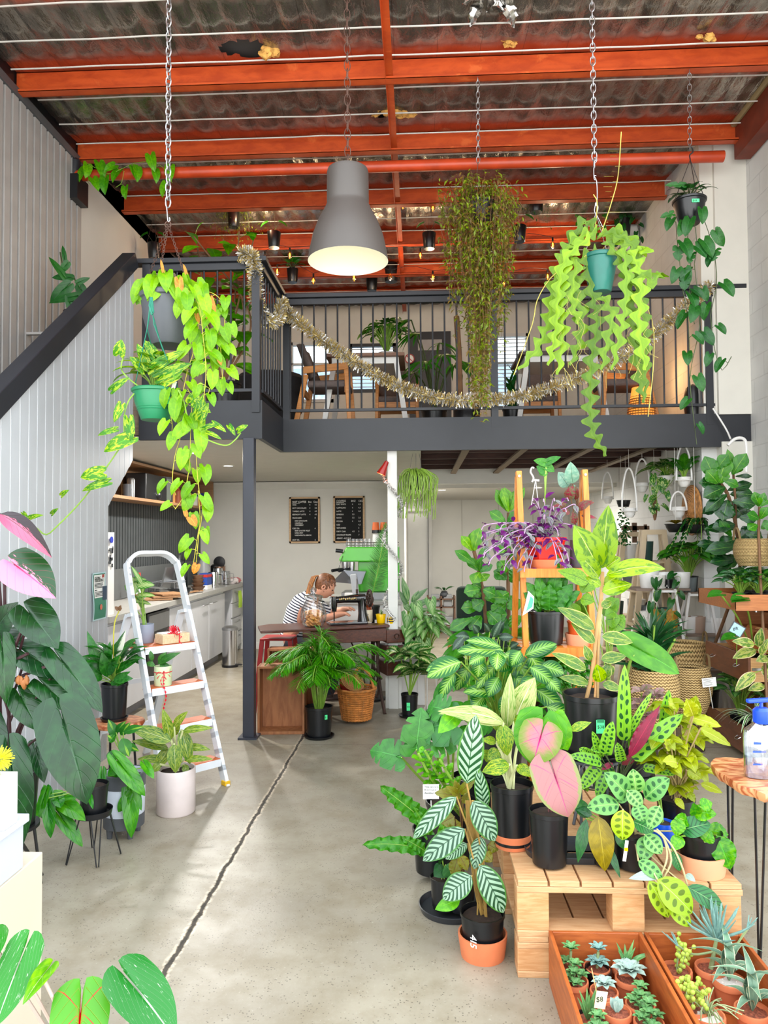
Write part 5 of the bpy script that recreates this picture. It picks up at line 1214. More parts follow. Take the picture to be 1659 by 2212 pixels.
for lay in range(8):
    for j in range(7):
        a = j * 2 * pi / 7 + lay * .5;z = .018 + lay * .017;rr = min(.072,.045 + .1 * z) * (0 if j == 6 else 1);rmax = .06 if z < .03 else .075
        p = c + V(cos(a) * min(rr,rmax),sin(a) * min(rr,rmax),z)
        if proto is None: proto = MB().lathe((0,0,0),[(0,-.005),(.024,-.005),(.028,0),(.026,.006),(.012,.009),(0,.008)],12,sy=.75).build('biscuit',M_BISC,origin=(0,0,0));o = proto
        else: o = proto.copy();COL.objects.link(o)
        o.location = p;o.rotation_euler = (U(-.9,.9),U(-.9,.9),U(0,6));tag(o,'small oval golden biscuit piled inside the ribbed glass jar','biscuit','biscuits in the glass jar')
# jug, yellow pot, bee
c = tq(L * .88,.3,.79);t = thing('stoneware_jug','brown and cream stoneware jug with printed mark on the table','jug',c)
MB().lathe(c,[(0,0),(.062,0),(.066,.01),(.066,.11),(.064,.118)],24).build('lower_body',mat('stone_cream','d9ccb0',.35),t);MB().lathe(c,[(.064,.118),(.055,.15),(.025,.18),(.02,.195),(.026,.2),(.018,.2)],24).build('upper_body',mat('stone_brown','8a3c18',.25),t)
MB().torus(c + V(.042,0,.172),.024,.007,14,6,Matrix.Rotation(pi / 2,3,'X')).build('handle',mat('stone_brown',''),t);text('V Z',c + V(-.02,-.067,.055),.035,M_INK,t,'printed_mark');MB().box(c + V(0,-.066,.03),(.06,.002,.01)).build('printed_band',M_INK,t)
def spider(ml,ms,b): grass(ml,b,14,.1,.007,.8,bend=.4);return lm('leaf_spider_small','5a9a3a','a8c878',trans=.2),M_STEM
c = tq(L * .97,.16,.79);M_YP = mat('yellow_glaze','f2c200',.25);t = thing('yellow_pot','small bright yellow pot with tiny spider plant on the table','potted plant',c);pot(t,c,.048,.085,M_YP,'cyl',rb=.038);soil(t,c + V(0,0,.075),.04);ml = MB();spider(ml,None,c + V(0,0,.08));ml.build('foliage',lm('leaf_spider_small','5a9a3a'),t)
c = tq(L * 1.04,.1,.79);t = thing('bee_figurine','yellow and black striped ceramic bear figurine beside the yellow pot','figurine',c)
MB().lathe(c,[(0,0),(.034,0),(.038,.02),(.04,.045),(.03,.07),(.015,.078)],18).build('body',M_YP,t);MB().blob(c + V(0,0,.1),(.03,.028,.028)).build('head',M_YP,t)
m = MB();m.blob(c + V(-.02,0,.125),.009);m.blob(c + V(.02,0,.125),.009);m.build('ears',M_YP,t);m = MB();[m.lathe(c,[(.0385 + .001 * k,.016 + .022 * k),(.041,.021 + .022 * k),(.0395,.026 + .022 * k)],18) for k in range(2)];m.build('stripes',M_BLK2,t)
# fern behind
ml,ms = MB(),MB();Y = 7.35;c = P(806,1312,Y);c = V(c.x,c.y,.92)
frond(ml,ms,[P(803,1290,Y),P(812,1250,Y),P(824,1190,Y),P(836,1135,Y)],.13,.009,30,droop=.15,up=(0,-1,.2));frond(ml,ms,[P(803,1290,Y),P(815,1240,Y),P(836,1180,Y + .1)],.1,.009,18,up=(0,-1,.2));
# counter / espresso machine
t = thing('cafe_counter','white coffee counter behind the sewing table','counter',(-.55,8.3,0));MB().bb((-1.05,7.75,0),(-.2,8.75,.9)).build('body',M_WCER,t,smooth=0);MB().bb((-1.07,7.72,.9),(-.18,8.77,.93)).build('benchtop',M_TOP,t,smooth=0)
for z in (.3,.6): MB().bb((-1.04,7.745,z),(-.21,7.75,z + .01)).build('shadow_strip',M_GREYP,t,smooth=0)  # solid grey strips stand in for shadow lines between counter panels
t2 = thing('potted_fern','tall upright fern fronds in dark pot behind the stone jug','potted plant',(c.x,c.y,0));MB().lathe((c.x,c.y,0),[(0,0),(.12,0),(.12,.02),(.015,.04),(.015,.78),(.12,.8),(0,.8)],16).build('plant_stand',M_BLK2,t2);pot(t2,V(c.x,c.y,.8),.07,.12,M_NURS);soil(t2,V(c.x,c.y,.9),.06);ml.build('fronds',lm('leaf_fern','3f8a34','5aa03e',trans=.25),t2);ms.build('stems',M_STEM,t2)
Y = 8.05;a = P(738,1182,Y);b = P(842,1213,Y);M_GM = mat('machine_green','4fb82e',.3,var=.03,coat=.3)
t = thing('espresso_machine','bright green espresso machine with glasses rail behind the counter','espresso machine',(-.5,8.3,.93))
m = MB();m.prism([V(a.x + .05,Y,a.z),V(b.x + .1,Y,a.z),V(b.x + .1,Y,b.z),V(a.x - .02,Y,b.z),V(a.x - .03,Y,b.z + .03)],(0,.45,0));m.build('head_body',M_GM,t,smooth=0,bevel=.012)
g = P(772,1213,Y);MB().bb((g.x,Y + .1,1.0),(b.x + .1,Y + .4,b.z)).build('rear_body',M_GM,t,smooth=0,bevel=.01);MB().bb((a.x,Y - .05,.93),(b.x + .1,Y + .42,1.0)).build('drip_tray',M_SAT,t,smooth=0)
for px in (745,760): 
    q = P(px,1222,Y - .02);d = MB().lathe(q,[(0,-.05),(.03,-.05),(.035,0),(.035,.04)],14).build('group_head',M_CHROME,t);MB().tube([q + V(0,0,-.03),q + V(-.13,-.1,-.05)],[.012,.018],8).build('portafilter_handle',M_BLK2,d)
q = P(731,1191,Y);MB().tube([q + V(.05,0,0),q + V(-.03,-.01,.01)],.022,12).build('steam_knob',M_BLK2,t);MB().tube(curve([q + V(.05,-.03,-.05),q + V(.02,-.08,-.15),q + V(.0,-.06,-.22)],8),.005,6).build('steam_wand',M_CHROME,t)
m = MB()
for z in (.02,.05): m.tube([V(a.x + .05,Y,a.z + z),V(b.x + .1,Y,a.z + z)],.004,5)
for k in range(6): x = a.x + .05 + k * .1;m.tube([V(x,Y,a.z),V(x,Y,a.z + .055)],.004,5)
m.build('cup_rail',M_CHROME,t)
for i in range(6):
    c = V(a.x + .07 + i * .045,Y + .06 + .05 * (i % 2),a.z + .001);simple('drinking_glass','upturned drinking glass on top of the green espresso machine','glass',lambda m: m.lathe(c,[(.026,0),(.022,.09),(0,.092)],14),glass('clear_glass'),group='glasses on the espresso machine')
for i,px in enumerate((812,829)):
    c = P(px,1182,Y + .12);c.z = a.z + .001
    simple('takeaway_cup_stack',('left','right')[i] + ' stack of white takeaway cups with orange cup on top','cups',lambda m: [m.lathe(c + V(0,0,.012 * k),[(.045,0),(.033,.1),(0,.1)],16) for k in range(4)],M_WCER,group=None)
    c2 = c + V(0,0,.15);t3 = thing('orange_cup',('left','right')[i] + ' upturned orange paper cup with black band on cup stack','cup',c2);MB().lathe(c2,[(.044,0),(.042,.035)],18).build('black_band',M_BLK2,t3);MB().lathe(c2,[(.042,.035),(.033,.12),(0,.12)],18).build('cup',mat('cup_orange','d9692e',.6),t3)
# grinder with hopper
c = P(757,1290,7.78);c.z = .93;t = thing('sandwich_press_lamp','grey grinder hopper with pale arm on coffee counter','grinder',c);t.name = 'grinder';ALLOFF['grinder'] = ALLOFF['sandwich_press_lamp']
MB().bb((c.x - .06,7.75,.93),(c.x + .08,7.9,1.02)).build('base',M_WCER,t,smooth=0,bevel=.01)
m = MB();p1,p2,p3,p4 = P(742,1232,7.8),P(790,1235,7.8),P(770,1262,7.75),P(718,1257,7.7);m.prism([p1,p2,p3 + V(.05,0,0),p3,p4],(0,.2,.0));m.build('hopper',mat('smoked_metal','6e7073',.25,.6),t,smooth=0)
MB().bar(P(763,1240,7.72),P(770,1290,7.74),.07,.04,(0,1,0)).build('arm',mat('pale_grey','b9bcbf',.4),t,smooth=0,bevel=.01)
# red stool
c = tq(.24,.45,0);c.z = 0;t = thing('red_stool','red metal cafe stool half hidden under the dark table','stool',c);M_RED = mat('stool_red','a3161a',.35)
MB().box(c + V(0,0,.66),(.3,.3,.02)).build('seat',M_RED,t,bevel=.008)
for sx in (-1,1):
    for sy in (-1,1): MB().bar(c + V(sx * .13,sy * .13,.65),c + V(sx * .19,sy * .19,0),.04,.02,(0,1,0)).build('leg',M_RED,t,smooth=0)
m = MB();k = .16;[m.bar(c + V(*p_,.38),c + V(*q_,.38),.025,.012) for p_,q_ in (((-k,-k),(k,-k)),((k,-k),(k,k)),((k,k),(-k,k)),((-k,k),(-k,-k)))];m.build('brace',M_RED,t,smooth=0)
# crates
M_CRT = wood('crate_wood','b07448','8d5632',.6,sc=(8,8,1.5))
def crate(c,w,h,d,rz,label):
    t = thing('wooden_crate',label,'crate',c);Mz = Matrix.Rotation(rz,3,'Z');q = lambda a,b,z: V(c) + Mz @ V(a,b,z)
    MB().box(q(0,.09,h / 2),(w - .02,.012,h - .02),Mz).build('bottom_panel',M_CRT,t,smooth=0)
    for n_,a,s_ in (('side',q(-w / 2,0,h / 2),(.018,d,h)),('side',q(w / 2,0,h / 2),(.018,d,h)),('end',q(0,0,h - .009),(w,d,.018)),('end',q(0,0,.012),(w,d,.024))): MB().box(a,s_,Mz).build(n_ + '_board',M_CRT,t,smooth=0,bevel=.002)
q = PZ(606,1586,0);crate(V(q.x,q.y + .08,0),S(98,5.95),S(148,5.95),.18,.06,'old wooden crate standing on end beside the dark post')
crate(V(q.x + .04,q.y + .34,0),S(100,6.2),S(168,6.2),.16,.03,'second timber crate standing behind the front wooden crate')
# wicker basket with contents
def wick():
    m,b = newmat('wicker');o = xobj();u,v,_ = xuv()
    g = xsin(v * 130) * xsin(u * 190 + X.m('FLOOR',v * 20.7) * 3.14);setc(b,xmix(xstep(g,-.6,.7),hx('a8622a'),hx('d8934a')));b.inputs['Roughness'].default_value = .5;bump(b,g,.8,.01);return m
M_WICK = wick()
c = P(770,1545,6.45);c.z = .02;t = thing('wicker_basket','orange wicker basket under the sewing table','basket',c)
m = MB();nr = 13;ns = 56
for i in range(nr):
    z = .02 + i * .019;rr = .125 + .04 * (i / nr);pts = []
    m.lathe(c,[(rr,z - .008),(rr + .007,z),(rr,z + .008)],40)
for k in range(ns):
    a = 2 * pi * k / ns;m.tube([c + V(cos(a) * (.124 + .04 * s + .003 * (-1) ** k),sin(a) * (.124 + .04 * s + .003 * (-1) ** k),.01 + .26 * s) for s in (0,.5,1)],.004,4)
m.torus(c + V(0,0,.27),.168,.012,36,8);m.lathe(c,[(0,.01),(.12,.01)],20);m.build('woven_body',mat('wicker_cane','c07a38',.5,var=.25,scale=25),t)
MB().tube(curve([c + V(-.02,.0,.27),c + V(.0,0,.42),c + V(.06,0,.44),c + V(.12,0,.38),c + V(.15,0,.27)],16),.012,8).build('handle',mat('wicker_cane',''),t)
simple('wicker_tray','oval woven cane tray standing inside the wicker basket','tray',lambda m: [m.torus(c + V(-.03,-.02,.33),.1 - .014 * k,.006,26,5,Matrix.Rotation(.5,3,'Y') @ Matrix.Rotation(1.2,3,'X'),sx=1,sy=.7) for k in range(7)],mat('cane_pale','b98350',.6,var=.2))
simple('red_bag','red fabric bundle inside the wicker basket','bag',lambda m: m.blob(c + V(-.09,.05,.3),(.06,.05,.07),amp=.3),mat('bag_red','a32018',.8))
# parlour palm
q = PZ(689,1592,0);c = V(q.x,q.y,0);t = thing('potted_palm','parlour palm in black pot with green tag at table front','potted palm',c)
pot(t,c,.125,.02,M_NURS,'saucer',name='saucer');pot(t,c + V(0,0,.012),.113,.235,M_NURS);soil(t,c + V(0,0,.22),.1);card(t,c + V(.07,-.095,.18),.022,.035,'$',name='price_tag',rz=.5,ts=.02)
ml,ms = MB(),MB();b = c + V(0,0,.22)
for i in range(56):
    a = U(0,2 * pi);k = U(.15,1);e = b + V(cos(a) * .42 * k,sin(a) * .3 * k,U(.4,.66) * (1 - .4 * k));top = b + V(cos(a) * .16 * k,sin(a) * .14 * k,(e.z - b.z) * .85 + .05)
    frond(ml,ms,[b + V(cos(a) * .03,sin(a) * .03,0),top,e,e + V(cos(a) * .1,sin(a) * .1,-.06)],.16,.010,14,pr=.003,droop=.45)
ml.build('fronds',lm('leaf_palm','3f9a22','5cb832',trans=.3,vein=0),t);ms.build('stems',M_STEM,t)
frd = MB();sm_ = MB();
for e in ((815,1400),(828,1412),(800,1392)): frond(frd,sm_,[b + V(0,0,.3),P(760,1398,5.9),P(*e,5.95),P(e[0] + 12,e[1] + 10,5.98)],.13,.013,14,droop=.5)
frd.build('fronds',lm('leaf_palm',''),t);sm_.build('stems',M_STEM,t)
# person ---------------------------------------------------------------------
c = P(690,1270,7.35);M_SKIN = mat('skin','d89a7c',.5,var=.04)
t = thing('person','person with long light brown ponytail in striped top, leaning forward behind table','person',(c.x - .2,7.4,0))
H = P(699,1266,7.35)
bm_v = {'pel': (H.x - .33,7.42,.58),'wai': (H.x - .30,7.41,.74),'che': (H.x - .22,7.4,.93),'nek': (H.x - .08,7.38,1.04),'ski': (H.x - .02,7.36,1.10),'hd': (H.x + .01,7.36,1.15),
        'shL': (H.x - .15,7.24,.96),'elL': (H.x - .02,7.16,.8),'haL': (H.x + .2,7.2,.86),'shR': (H.x - .14,7.54,.97),'elR': (H.x + .02,7.6,.82),'haR': (H.x + .22,7.52,.88),
        'hipL': (H.x - .32,7.32,.52),'knL': (H.x + .08,7.28,.5),'anL': (H.x + .06,7.28,.06),'toL': (H.x + .2,7.28,.04),'hipR': (H.x - .32,7.52,.52),'knR': (H.x + .08,7.56,.5),'anR': (H.x + .06,7.56,.06),'toR': (H.x + .2,7.56,.04)}
rad = {'pel': .14,'wai': .12,'che': .13,'nek': .05,'ski': .05,'hd': .06,'shL': .06,'elL': .042,'haL': .03,'shR': .06,'elR': .042,'haR': .03,'hipL': .09,'knL': .06,'anL': .04,'toL': .035,'hipR': .09,'knR': .06,'anR': .04,'toR': .035}
ed = [('pel','wai'),('wai','che'),('che','nek'),('nek','ski'),('ski','hd'),('che','shL'),('shL','elL'),('elL','haL'),('che','shR'),('shR','elR'),('elR','haR'),('pel','hipL'),('hipL','knL'),('knL','anL'),('anL','toL'),('pel','hipR'),('hipR','knR'),('knR','anR'),('anR','toR')]
for side,yy in (('L',7.2),('R',7.52)):
    hz = bm_v['ha' + side]
    for k in range(5):
        n1,n2 = 'f%s%d' % (side,k),'g%s%d' % (side,k);dy = (k - 1.5) * .02 if k < 4 else .045 * (1 if side == 'L' else -1)
        bm_v[n1] = (hz[0] + (.05 if k < 4 else .02),hz[1] + dy,hz[2] - .005);bm_v[n2] = (hz[0] + (.085 - .006 * abs(k - 1.5) if k < 4 else .05),hz[1] + dy * 1.15,hz[2] - .025);rad[n1] = .0095;rad[n2] = .008;ed += [('ha' + side,n1),(n1,n2)]
nm = list(bm_v);me = bpy.data.meshes.new('body');off = ALLOFF[t.name];me.from_pydata([tuple(V(bm_v[k]) - off) for k in nm],[(nm.index(a),nm.index(b)) for a,b in ed],[])
ob = bpy.data.objects.new('body',me);COL.objects.link(ob);ob.parent = t;md = ob.modifiers.new('skin','SKIN');sv_ = me.skin_vertices[0].data
for i,k in enumerate(nm): sv_[i].radius = (rad[k],rad[k])
sv_[0].use_root = True;ob.modifiers.new('sub','SUBSURF').render_levels = 2;me.materials.append(M_SKIN)
# head with face, turned right and down
hc = V(H.x + .015,7.36,H.z - .005);rh = Matrix.Rotation(radians(28),3,'Y')
m = MB();vs = [];seg,rg = 26,20
for i in range(rg + 1):
    a = pi * i / rg
    for k in range(seg):
        b_ = 2 * pi * k / seg;x,y_,z = sin(a) * cos(b_),sin(a) * sin(b_),-cos(a)
        q_ = V(x * .095,y_ * .075,z * .118)
        if x > 0: 
            q_.x += .022 * math.exp(-((z + .18) / .14) ** 2 - (y_ / .17) ** 2) + .006 * math.exp(-((z + .45) / .07) ** 2 - (y_ / .3) ** 2) + .008 * math.exp(-((z + .8) / .2) ** 2) - .006 * math.exp(-((z - .05) / .1) ** 2 - ((abs(y_) - .38) / .15) ** 2)
            if z < -.3: q_.y *= 1 - .25 * (-.3 - z)
        vs.append(hc + rh @ q_)
m.add(vs,[(i * seg + k,i * seg + (k + 1) % seg,(i + 1) * seg + (k + 1) % seg,(i + 1) * seg + k) for i in range(rg) for k in range(seg)])
hd = m.build('head',M_SKIN,t,smooth=180)
m = MB()
for s_ in (-1,1): m.torus(hc + rh @ V(-.005,s_ * .076,-.005),.018,.006,12,6,rh @ Matrix.Rotation(pi / 2,3,'X'),sx=.8,sy=1.2)
m.build('ears',M_SKIN,hd);m = MB()
for s_ in (-1,1): m.blob(hc + rh @ V(.084,s_ * .03,.004),(.008,.012,.007))
m.build('eyes',mat('eye','2b1d18',.2),hd);MB().blob(hc + rh @ V(.088,0,-.055),(.01,.022,.006)).build('lips',mat('lips','b8413c',.4),hd)
M_HAIR = mat('hair','6e4326',.5,var=.3,scale=60);m = MB()
for i in range(190):
    a = U(-pi,pi);el = U(.05,1.35)
    s0 = V(cos(a) * cos(el) * .1,sin(a) * cos(el) * .082,sin(el) * .124 + .004)
    if s0.x > .07 and s0.z < .05: continue
    e = V(-.10,0,.06);mid = (s0 + e) / 2;mid = mid.normalized() * .128 if mid.length > .02 else V(-.05,0,.12);mid = V(mid.x * .82,mid.y * .66,mid.z)
    m.tube([hc + rh @ s0,hc + rh @ mid,hc + rh @ e],[.007,.008,.005],5)
m.blob(hc + rh @ V(-.012,0,.012),(.099,.079,.12),20,12)
m.build('hair',M_HAIR,t);m = MB()
for i in range(60):
    p0 = hc + rh @ V(-.10,0,.06);u = V(U(-.02,.02),U(-.03,.03),0);pts = [p0 + u * .3,p0 + V(-.05,-.02,.0) + u,p0 + V(-.1,-.03,-.14) + u,p0 + V(-.13,-.04,-.3) + u * 1.2,p0 + V(-.15,-.05,-.42 + U(0,.08)) + u * .8];m.tube(curve(pts,10),.005,4)
m.build('ponytail',mat('hair_light','a9703c',.5,var=.3,scale=40),t)
# striped top: follows the torso
def strp():
    m,b = newmat('striped_cloth');x,y,z = xsep(xgeo());s = xstep(xabs(xfrac((z * .9 + x * .35) / .026) - .5),.2,.24);setc(b,xmix(s,hx('23283c'),hx('e6e6e8')));b.inputs['Roughness'].default_value = .85;return m
m = MB();rows = [(V(H.x - .34,7.42,.56),.155,.13),(V(H.x - .31,7.42,.7),.145,.125),(V(H.x - .26,7.41,.84),.165,.135),(V(H.x - .19,7.4,.96),.185,.12),(V(H.x - .12,7.39,1.03),.1,.075),(V(H.x - .085,7.385,1.055),.062,.058)]
vs = [];seg = 24
for i,(p_,ry,rx) in enumerate(rows):
    tl = Matrix.Rotation(radians(30),3,'Y')
    for k in range(seg): a = 2 * pi * k / seg;vs.append(p_ + tl @ V(cos(a) * rx,sin(a) * ry,0))
m.add(vs,[(i * seg + k,i * seg + (k + 1) % seg,(i + 1) * seg + (k + 1) % seg,(i + 1) * seg + k) for i in range(len(rows) - 1) for k in range(seg)])
for sd in ('L','R'): m.tube([V(bm_v['sh' + sd]) + V(-.03,.05 if sd == 'L' else -.05,.0),V(bm_v['sh' + sd]),V(bm_v['sh' + sd]).lerp(V(bm_v['el' + sd]),.6),V(bm_v['el' + sd])],[.08,.075,.06,.056],14,False)
m.build('striped_top',strp(),t,smooth=60);m = MB()
for sd in ('L','R'): m.tube([V(bm_v['hip' + sd]) + V(-.06,0,.02),V(bm_v['hip' + sd]),V(bm_v['kn' + sd]) + V(.02,0,.01),V(bm_v['kn' + sd]).lerp(V(bm_v['an' + sd]),.5),V(bm_v['an' + sd])],[.1,.115,.085,.07,.055],14)
m.build('trousers',mat('denim','20242e',.8),t)
st = thing('stool','dark stool under the person behind the sewing table','stool',(H.x - .33,7.42,0));MB().lathe((H.x - .33,7.42,.40),[(0,0),(.16,0),(.17,.02),(.16,.04),(0,.045)],20).build('seat',M_BLK2,st)
for k in range(4): a = k * pi / 2 + .7;MB().tube([(H.x - .33 + cos(a) * .13,7.42 + sin(a) * .13,.4),(H.x - .33 + cos(a) * .18,7.42 + sin(a) * .18,0)],.012).build('leg',M_BLK2,st)
# ================================================================== plants right of the column
Y = 7.2;c = P(898,1058,Y);r = S(14,Y);t = thing('hanging_pot','black hanging pot of pale green stringy mistletoe cactus','potted plant',c);pot(t,c,.07,.15,M_NURS,'cyl',rb=.055);soil(t,c + V(0,0,.13),.06)
m = MB();[m.tube([c + V(dx,0,.15),V(c.x + .01,Y,2.61)],.002,4) for dx in (-.065,.0,.065)];m.build('hanger_wire',M_BLK2,t);ms = MB()
for i in range(85):
    a = U(0,6.3);k = U(.3,1);top = c + V(cos(a) * .06,sin(a) * .06,.16 + U(0,.05));e = top + V(cos(a) * .13 * k + .02,sin(a) * .1 * k,-.06);ln = U(.12,.42)
    pts = [c + V(0,0,.13),top,e,e + V(U(-.02,.02),0,-ln * .5),e + V(U(-.04,.02),0,-ln)];ms.tube(curve(pts,10),.0042,5)
for s_ in ((865,1035),(870,1055)): ms.tube(curve([c + V(0,0,.15),P(880,1028,Y),P(*s_,Y)],8),.004,5)
ms.build('foliage',mat('rhipsalis','86a83a',.5,var=.2),t)
def grp(name,label,pc,r,h,mt,fn,style='nursery',sau=None,cat='potted plant',soilk=.9):
    t = thing(name,label,cat,pc);c = V(pc)
    if sau: pot(t,c,sau[0],sau[1],sau[2],'saucer',name='saucer');c = c + V(0,0,sau[1] * .25)
    pot(t,c,r,h,mt,style);soil(t,c + V(0,0,h * soilk),r * .87);ml,ms = MB(),MB();lmt,smt = fn(ml,ms,c + V(0,0,h * soilk));ml.build('foliage',lmt,t)
    if ms.v: ms.build('stems',smt,t)
    return t,c
L_DIEF = lm('leaf_dieffenbachia','2f7d2a','d9e3a0','feather',k=7,a=.3,p=.6,trans=.25,rib='e6ecc0')
L_SYNG = lm('leaf_syngonium','5f9a4c','a9cf8c','feather',k=5,a=.6,p=.75,trans=.25,rib='cfe3b4')
L_AGLA = lm('leaf_aglaonema','2f6a34','a3c48c','speckle',p=.5,trans=.2)
def f(ml,ms,b):
    for i in range(8): e = b + V(U(-.1,.1),U(-.05,.05),U(.15,.38));ms.tube([b,e],.006,5);rosette(ml,None,e,7,.02,.03,.2,.095,'ovate',.4,up=.35,ns=8)
    return L_DIEF,M_STEM
q = PZ(885,1548,0);t,c = grp('potted_dieffenbachia','white centred leafy plant in black pot on trolley beside column',V(q.x,q.y,.0),.078,.2,M_NURS,f,sau=(.1,.02,M_NURS));card(t,c + V(-.01,-.078,.1),.03,.07,'$22',ts=.018)
q = V(P(922,1420,7.0).x,7.0,0)
def f(ml,ms,b):
    rosette(ml,ms,b,34,.42,.16,.15,.12,'arrow',.6,up=.1,az=(0,360));
    for a in ((918,1390),(905,1350),(880,1330),(930,1340),(900,1310),(880,1360),(895,1385),(930,1300)): e = P(*a,6.9);leaf(ml,e,e + V(U(-.03,.05),0,-.13),.13,'arrow',.1,.2,n=(0,-1,.6))
    return L_SYNG,M_STEM
t,c = grp('potted_syngonium','pale arrow leaf plant in white pot on wire stand by column',q + V(0,0,.35),.085,.12,M_WCER,f,'cyl');m = MB();[m.tube([c + V(cos(a) * .08,sin(a) * .08,0.0),c + V(cos(a) * .1,sin(a) * .1,-.35)],.005,5) for a in (0,1.57,3.14,4.71)];m.torus(c + V(0,0,-.005),.08,.005,20,5);m.build('wire_stand',M_WMET,t)
def f(ml,ms,b):
    for e,tt,w in (((882,1300),(868,1245),16),((890,1305),(905,1275),14),((890,1300),(925,1270),12),((895,1310),(935,1295),14),((880,1310),(862,1275),12),((885,1320),(870,1300),14),((890,1320),(900,1290),16),((900,1325),(925,1315),14)): ms.tube([b,P(*e,7.15)],.005,5);LP(ml,e,tt,w,7.15,0,'lance',wave=.03)
    return L_AGLA,M_STEM
grp('potted_aglaonema','tall silver speckled leaf plant behind the arrow leaf plant',V(P(885,1400,7.2).x,7.22,.45),.08,.18,M_NURS,f);simple('plant_box','white plinth box hidden under the speckled leaf plant','plinth',lambda m: m.bb((c.x - .25,7.12,0),(c.x - .02,7.32,.448)),M_WCER,smooth=0)
# rear right room: shelf, armchair, stool
Y = 12.3;a = P(925,1368,Y);b = P(982,1288,Y);t = thing('low_shelf','small brown open shelf with grey pots in the rear room','shelf',((a.x + b.x) / 2,Y,0));M_SHB = wood('shelf_brown','7a5a44','5e4433')
for x in (a.x,(a.x + b.x) / 2,b.x): MB().bb((x - .015,Y,0),(x + .015,Y + .3,b.z - (.0 if x != (a.x + b.x) / 2 else .0))).build('upright',M_SHB,t,smooth=0)
for z in (.12,.42,b.z - .06): MB().bb((a.x,Y,z),(b.x,Y + .3,z + .02)).build('shelf_board',M_SHB,t,smooth=0)
for i,(x,z) in enumerate(((.12,.44),(.33,.44),(.1,.14),(.22,.14),(.34,.14))): q_ = V(a.x + x,Y + .12,z);simple('grey_planter','grey square planter on the small brown shelf, ' + ('upper left','upper right','lower left','lower middle','lower right')[i],'planter',lambda m: m.bb((q_.x - .07,q_.y - .07,z),(q_.x + .07,q_.y + .07,z + (.2 if i < 2 else .13))),mat('concrete_pot','9c9ea0',.7),group='grey planters in the rear room',smooth=0,bevel=.01)
def f(ml,ms,b): rosette(ml,ms,b,6,.02,.05,.16,.05,'lance',.1);return L_DEEP,M_STEMD
grp('potted_succulent','small dark plant in round pot on top of the brown shelf',V(P(960,1286,Y).x,Y + .1,b.z - .04),.07,.12,M_GREYP,f,'round')
c = P(1045,1380,9.0);c.z = 0;t = thing('armchair','dark green velvet armchair in the rear room behind plants','armchair',c);M_VEL = mat('velvet','182c22',.85)
MB().box(c + V(0,.3,.62),(.62,.16,.72)).build('backrest',M_VEL,t,bevel=.06);MB().box(c + V(0,0,.35),(.6,.6,.2)).build('seat',M_VEL,t,bevel=.05)
for s_ in (-1,1): MB().box(c + V(s_ * .3,0,.42),(.12,.66,.34)).build('arm',M_VEL,t,bevel=.05)
for sx in (-.3,.3):
    for sy in (-.25,.25): MB().tube([c + V(sx,sy,0),c + V(sx,sy,.28)],.02).build('leg',M_OAK,t)
c = P(992,1380,8.4);c.z = 0;t = thing('side_table','small orange timber side table in front of the green armchair','table',c)
MB().box(c + V(0,0,.43),(.26,.3,.03)).build('table_top',M_OAK,t,bevel=.006)
for sx in (-.11,.11):
    for sy in (-.12,.12): MB().box(c + V(sx,sy,.21),(.03,.03,.42)).build('leg',M_OAK,t,smooth=0)
# ================================================================== foreground: pallets, boxes and plants
def k6(x,y): return (760 + x / 3.16,1400 + y / 3.16)
def k7(x,y): return (1140 + x / 3.16,1300 + y / 3.16)
def k3(x,y): return (820 + x / 3.19,960 + y / 3.19)
def k5(x,y): return (x / 3.19,1350 + y / 3.19)
def k0(x,y): return (x,y)
def LL(m,kk,tab,Y,sc,shape='ovate',dY=0,jit=.05,ms=None,root=None,pr=.003,**kw):
    """leaves from a table of base, tip and width; petioles run to root"""
    for r in tab:
        bx,by,tx,ty,w = r[:5];y = Y + (r[5] if len(r) > 5 else U(-jit,jit));sh_ = r[6] if len(r) > 6 else shape
        a,e = LP(m,kk(bx,by),kk(tx,ty),w * sc,y,dY - .02 + U(-.03,.02),sh_,**kw)
        if ms is not None and root is not None:
            rt = V(root) + V(U(-.015,.015),U(-.015,.015),0);mid = a.lerp(rt,.5) + V((rt.x - a.x) * .2,.01,0)
            ms.tube(curve([rt,mid,a],8),pr,5)
M_PALL = wood('pallet_wood','cfa070','b98250',.6,sc=(3,3,25));M_PALL2 = wood('pallet_board','d0a67a','bb8a5c',.6,sc=(3,30,30))
M_DRW = wood('plywood_orange','b8622c','96491f',.45,sc=(3,3,20));M_TIM = wood('orange_timber','e08a32','c8701f',.4,sc=(20,20,2))
M_PINE = wood('pine','e2b27a','cc955a',.5)
X0,X1,Y0,Y1 = .345,1.15,2.76,3.76
def pallet(z,h,label):
    t = thing('wooden_pallet',label,'pallet',((X0 + X1) / 2,Y0,z));n = 7;w = (X1 - X0) / n;m = MB()
    for i in range(n): MB().bb((X0 + i * w + .004,Y0,z + h - .02),(X0 + (i + 1) * w - .004,Y1,z + h)).build('deck_board',M_PALL2,t,smooth=0,bevel=.002)
    for y in (Y0,Y0 + .45,Y1 - .1): MB().bb((X0,y,z + h - .042),(X1,y + .1,z + h - .021)).build('stringer_board',M_PALL2,t,smooth=0,bevel=.002);MB().bb((X0,y,z),(X1,y + .1,z + .022)).build('bottom_board',M_PALL2,t,smooth=0,bevel=.002)
    for x in (X0 + .0,(X0 + X1) / 2 - .06,X1 - .12):
        for y in (Y0 + .003,Y0 + .453,Y1 - .103): MB().bb((x,y,z + .022),(x + .115,y + .095,z + h - .042)).build('block',M_PALL,t,smooth=0,bevel=.003)
pallet(.0,.146,'lower orange timber pallet resting on the concrete floor');pallet(.146,.2,'upper timber pallet topped with a black tray of plants')
ZT = .347
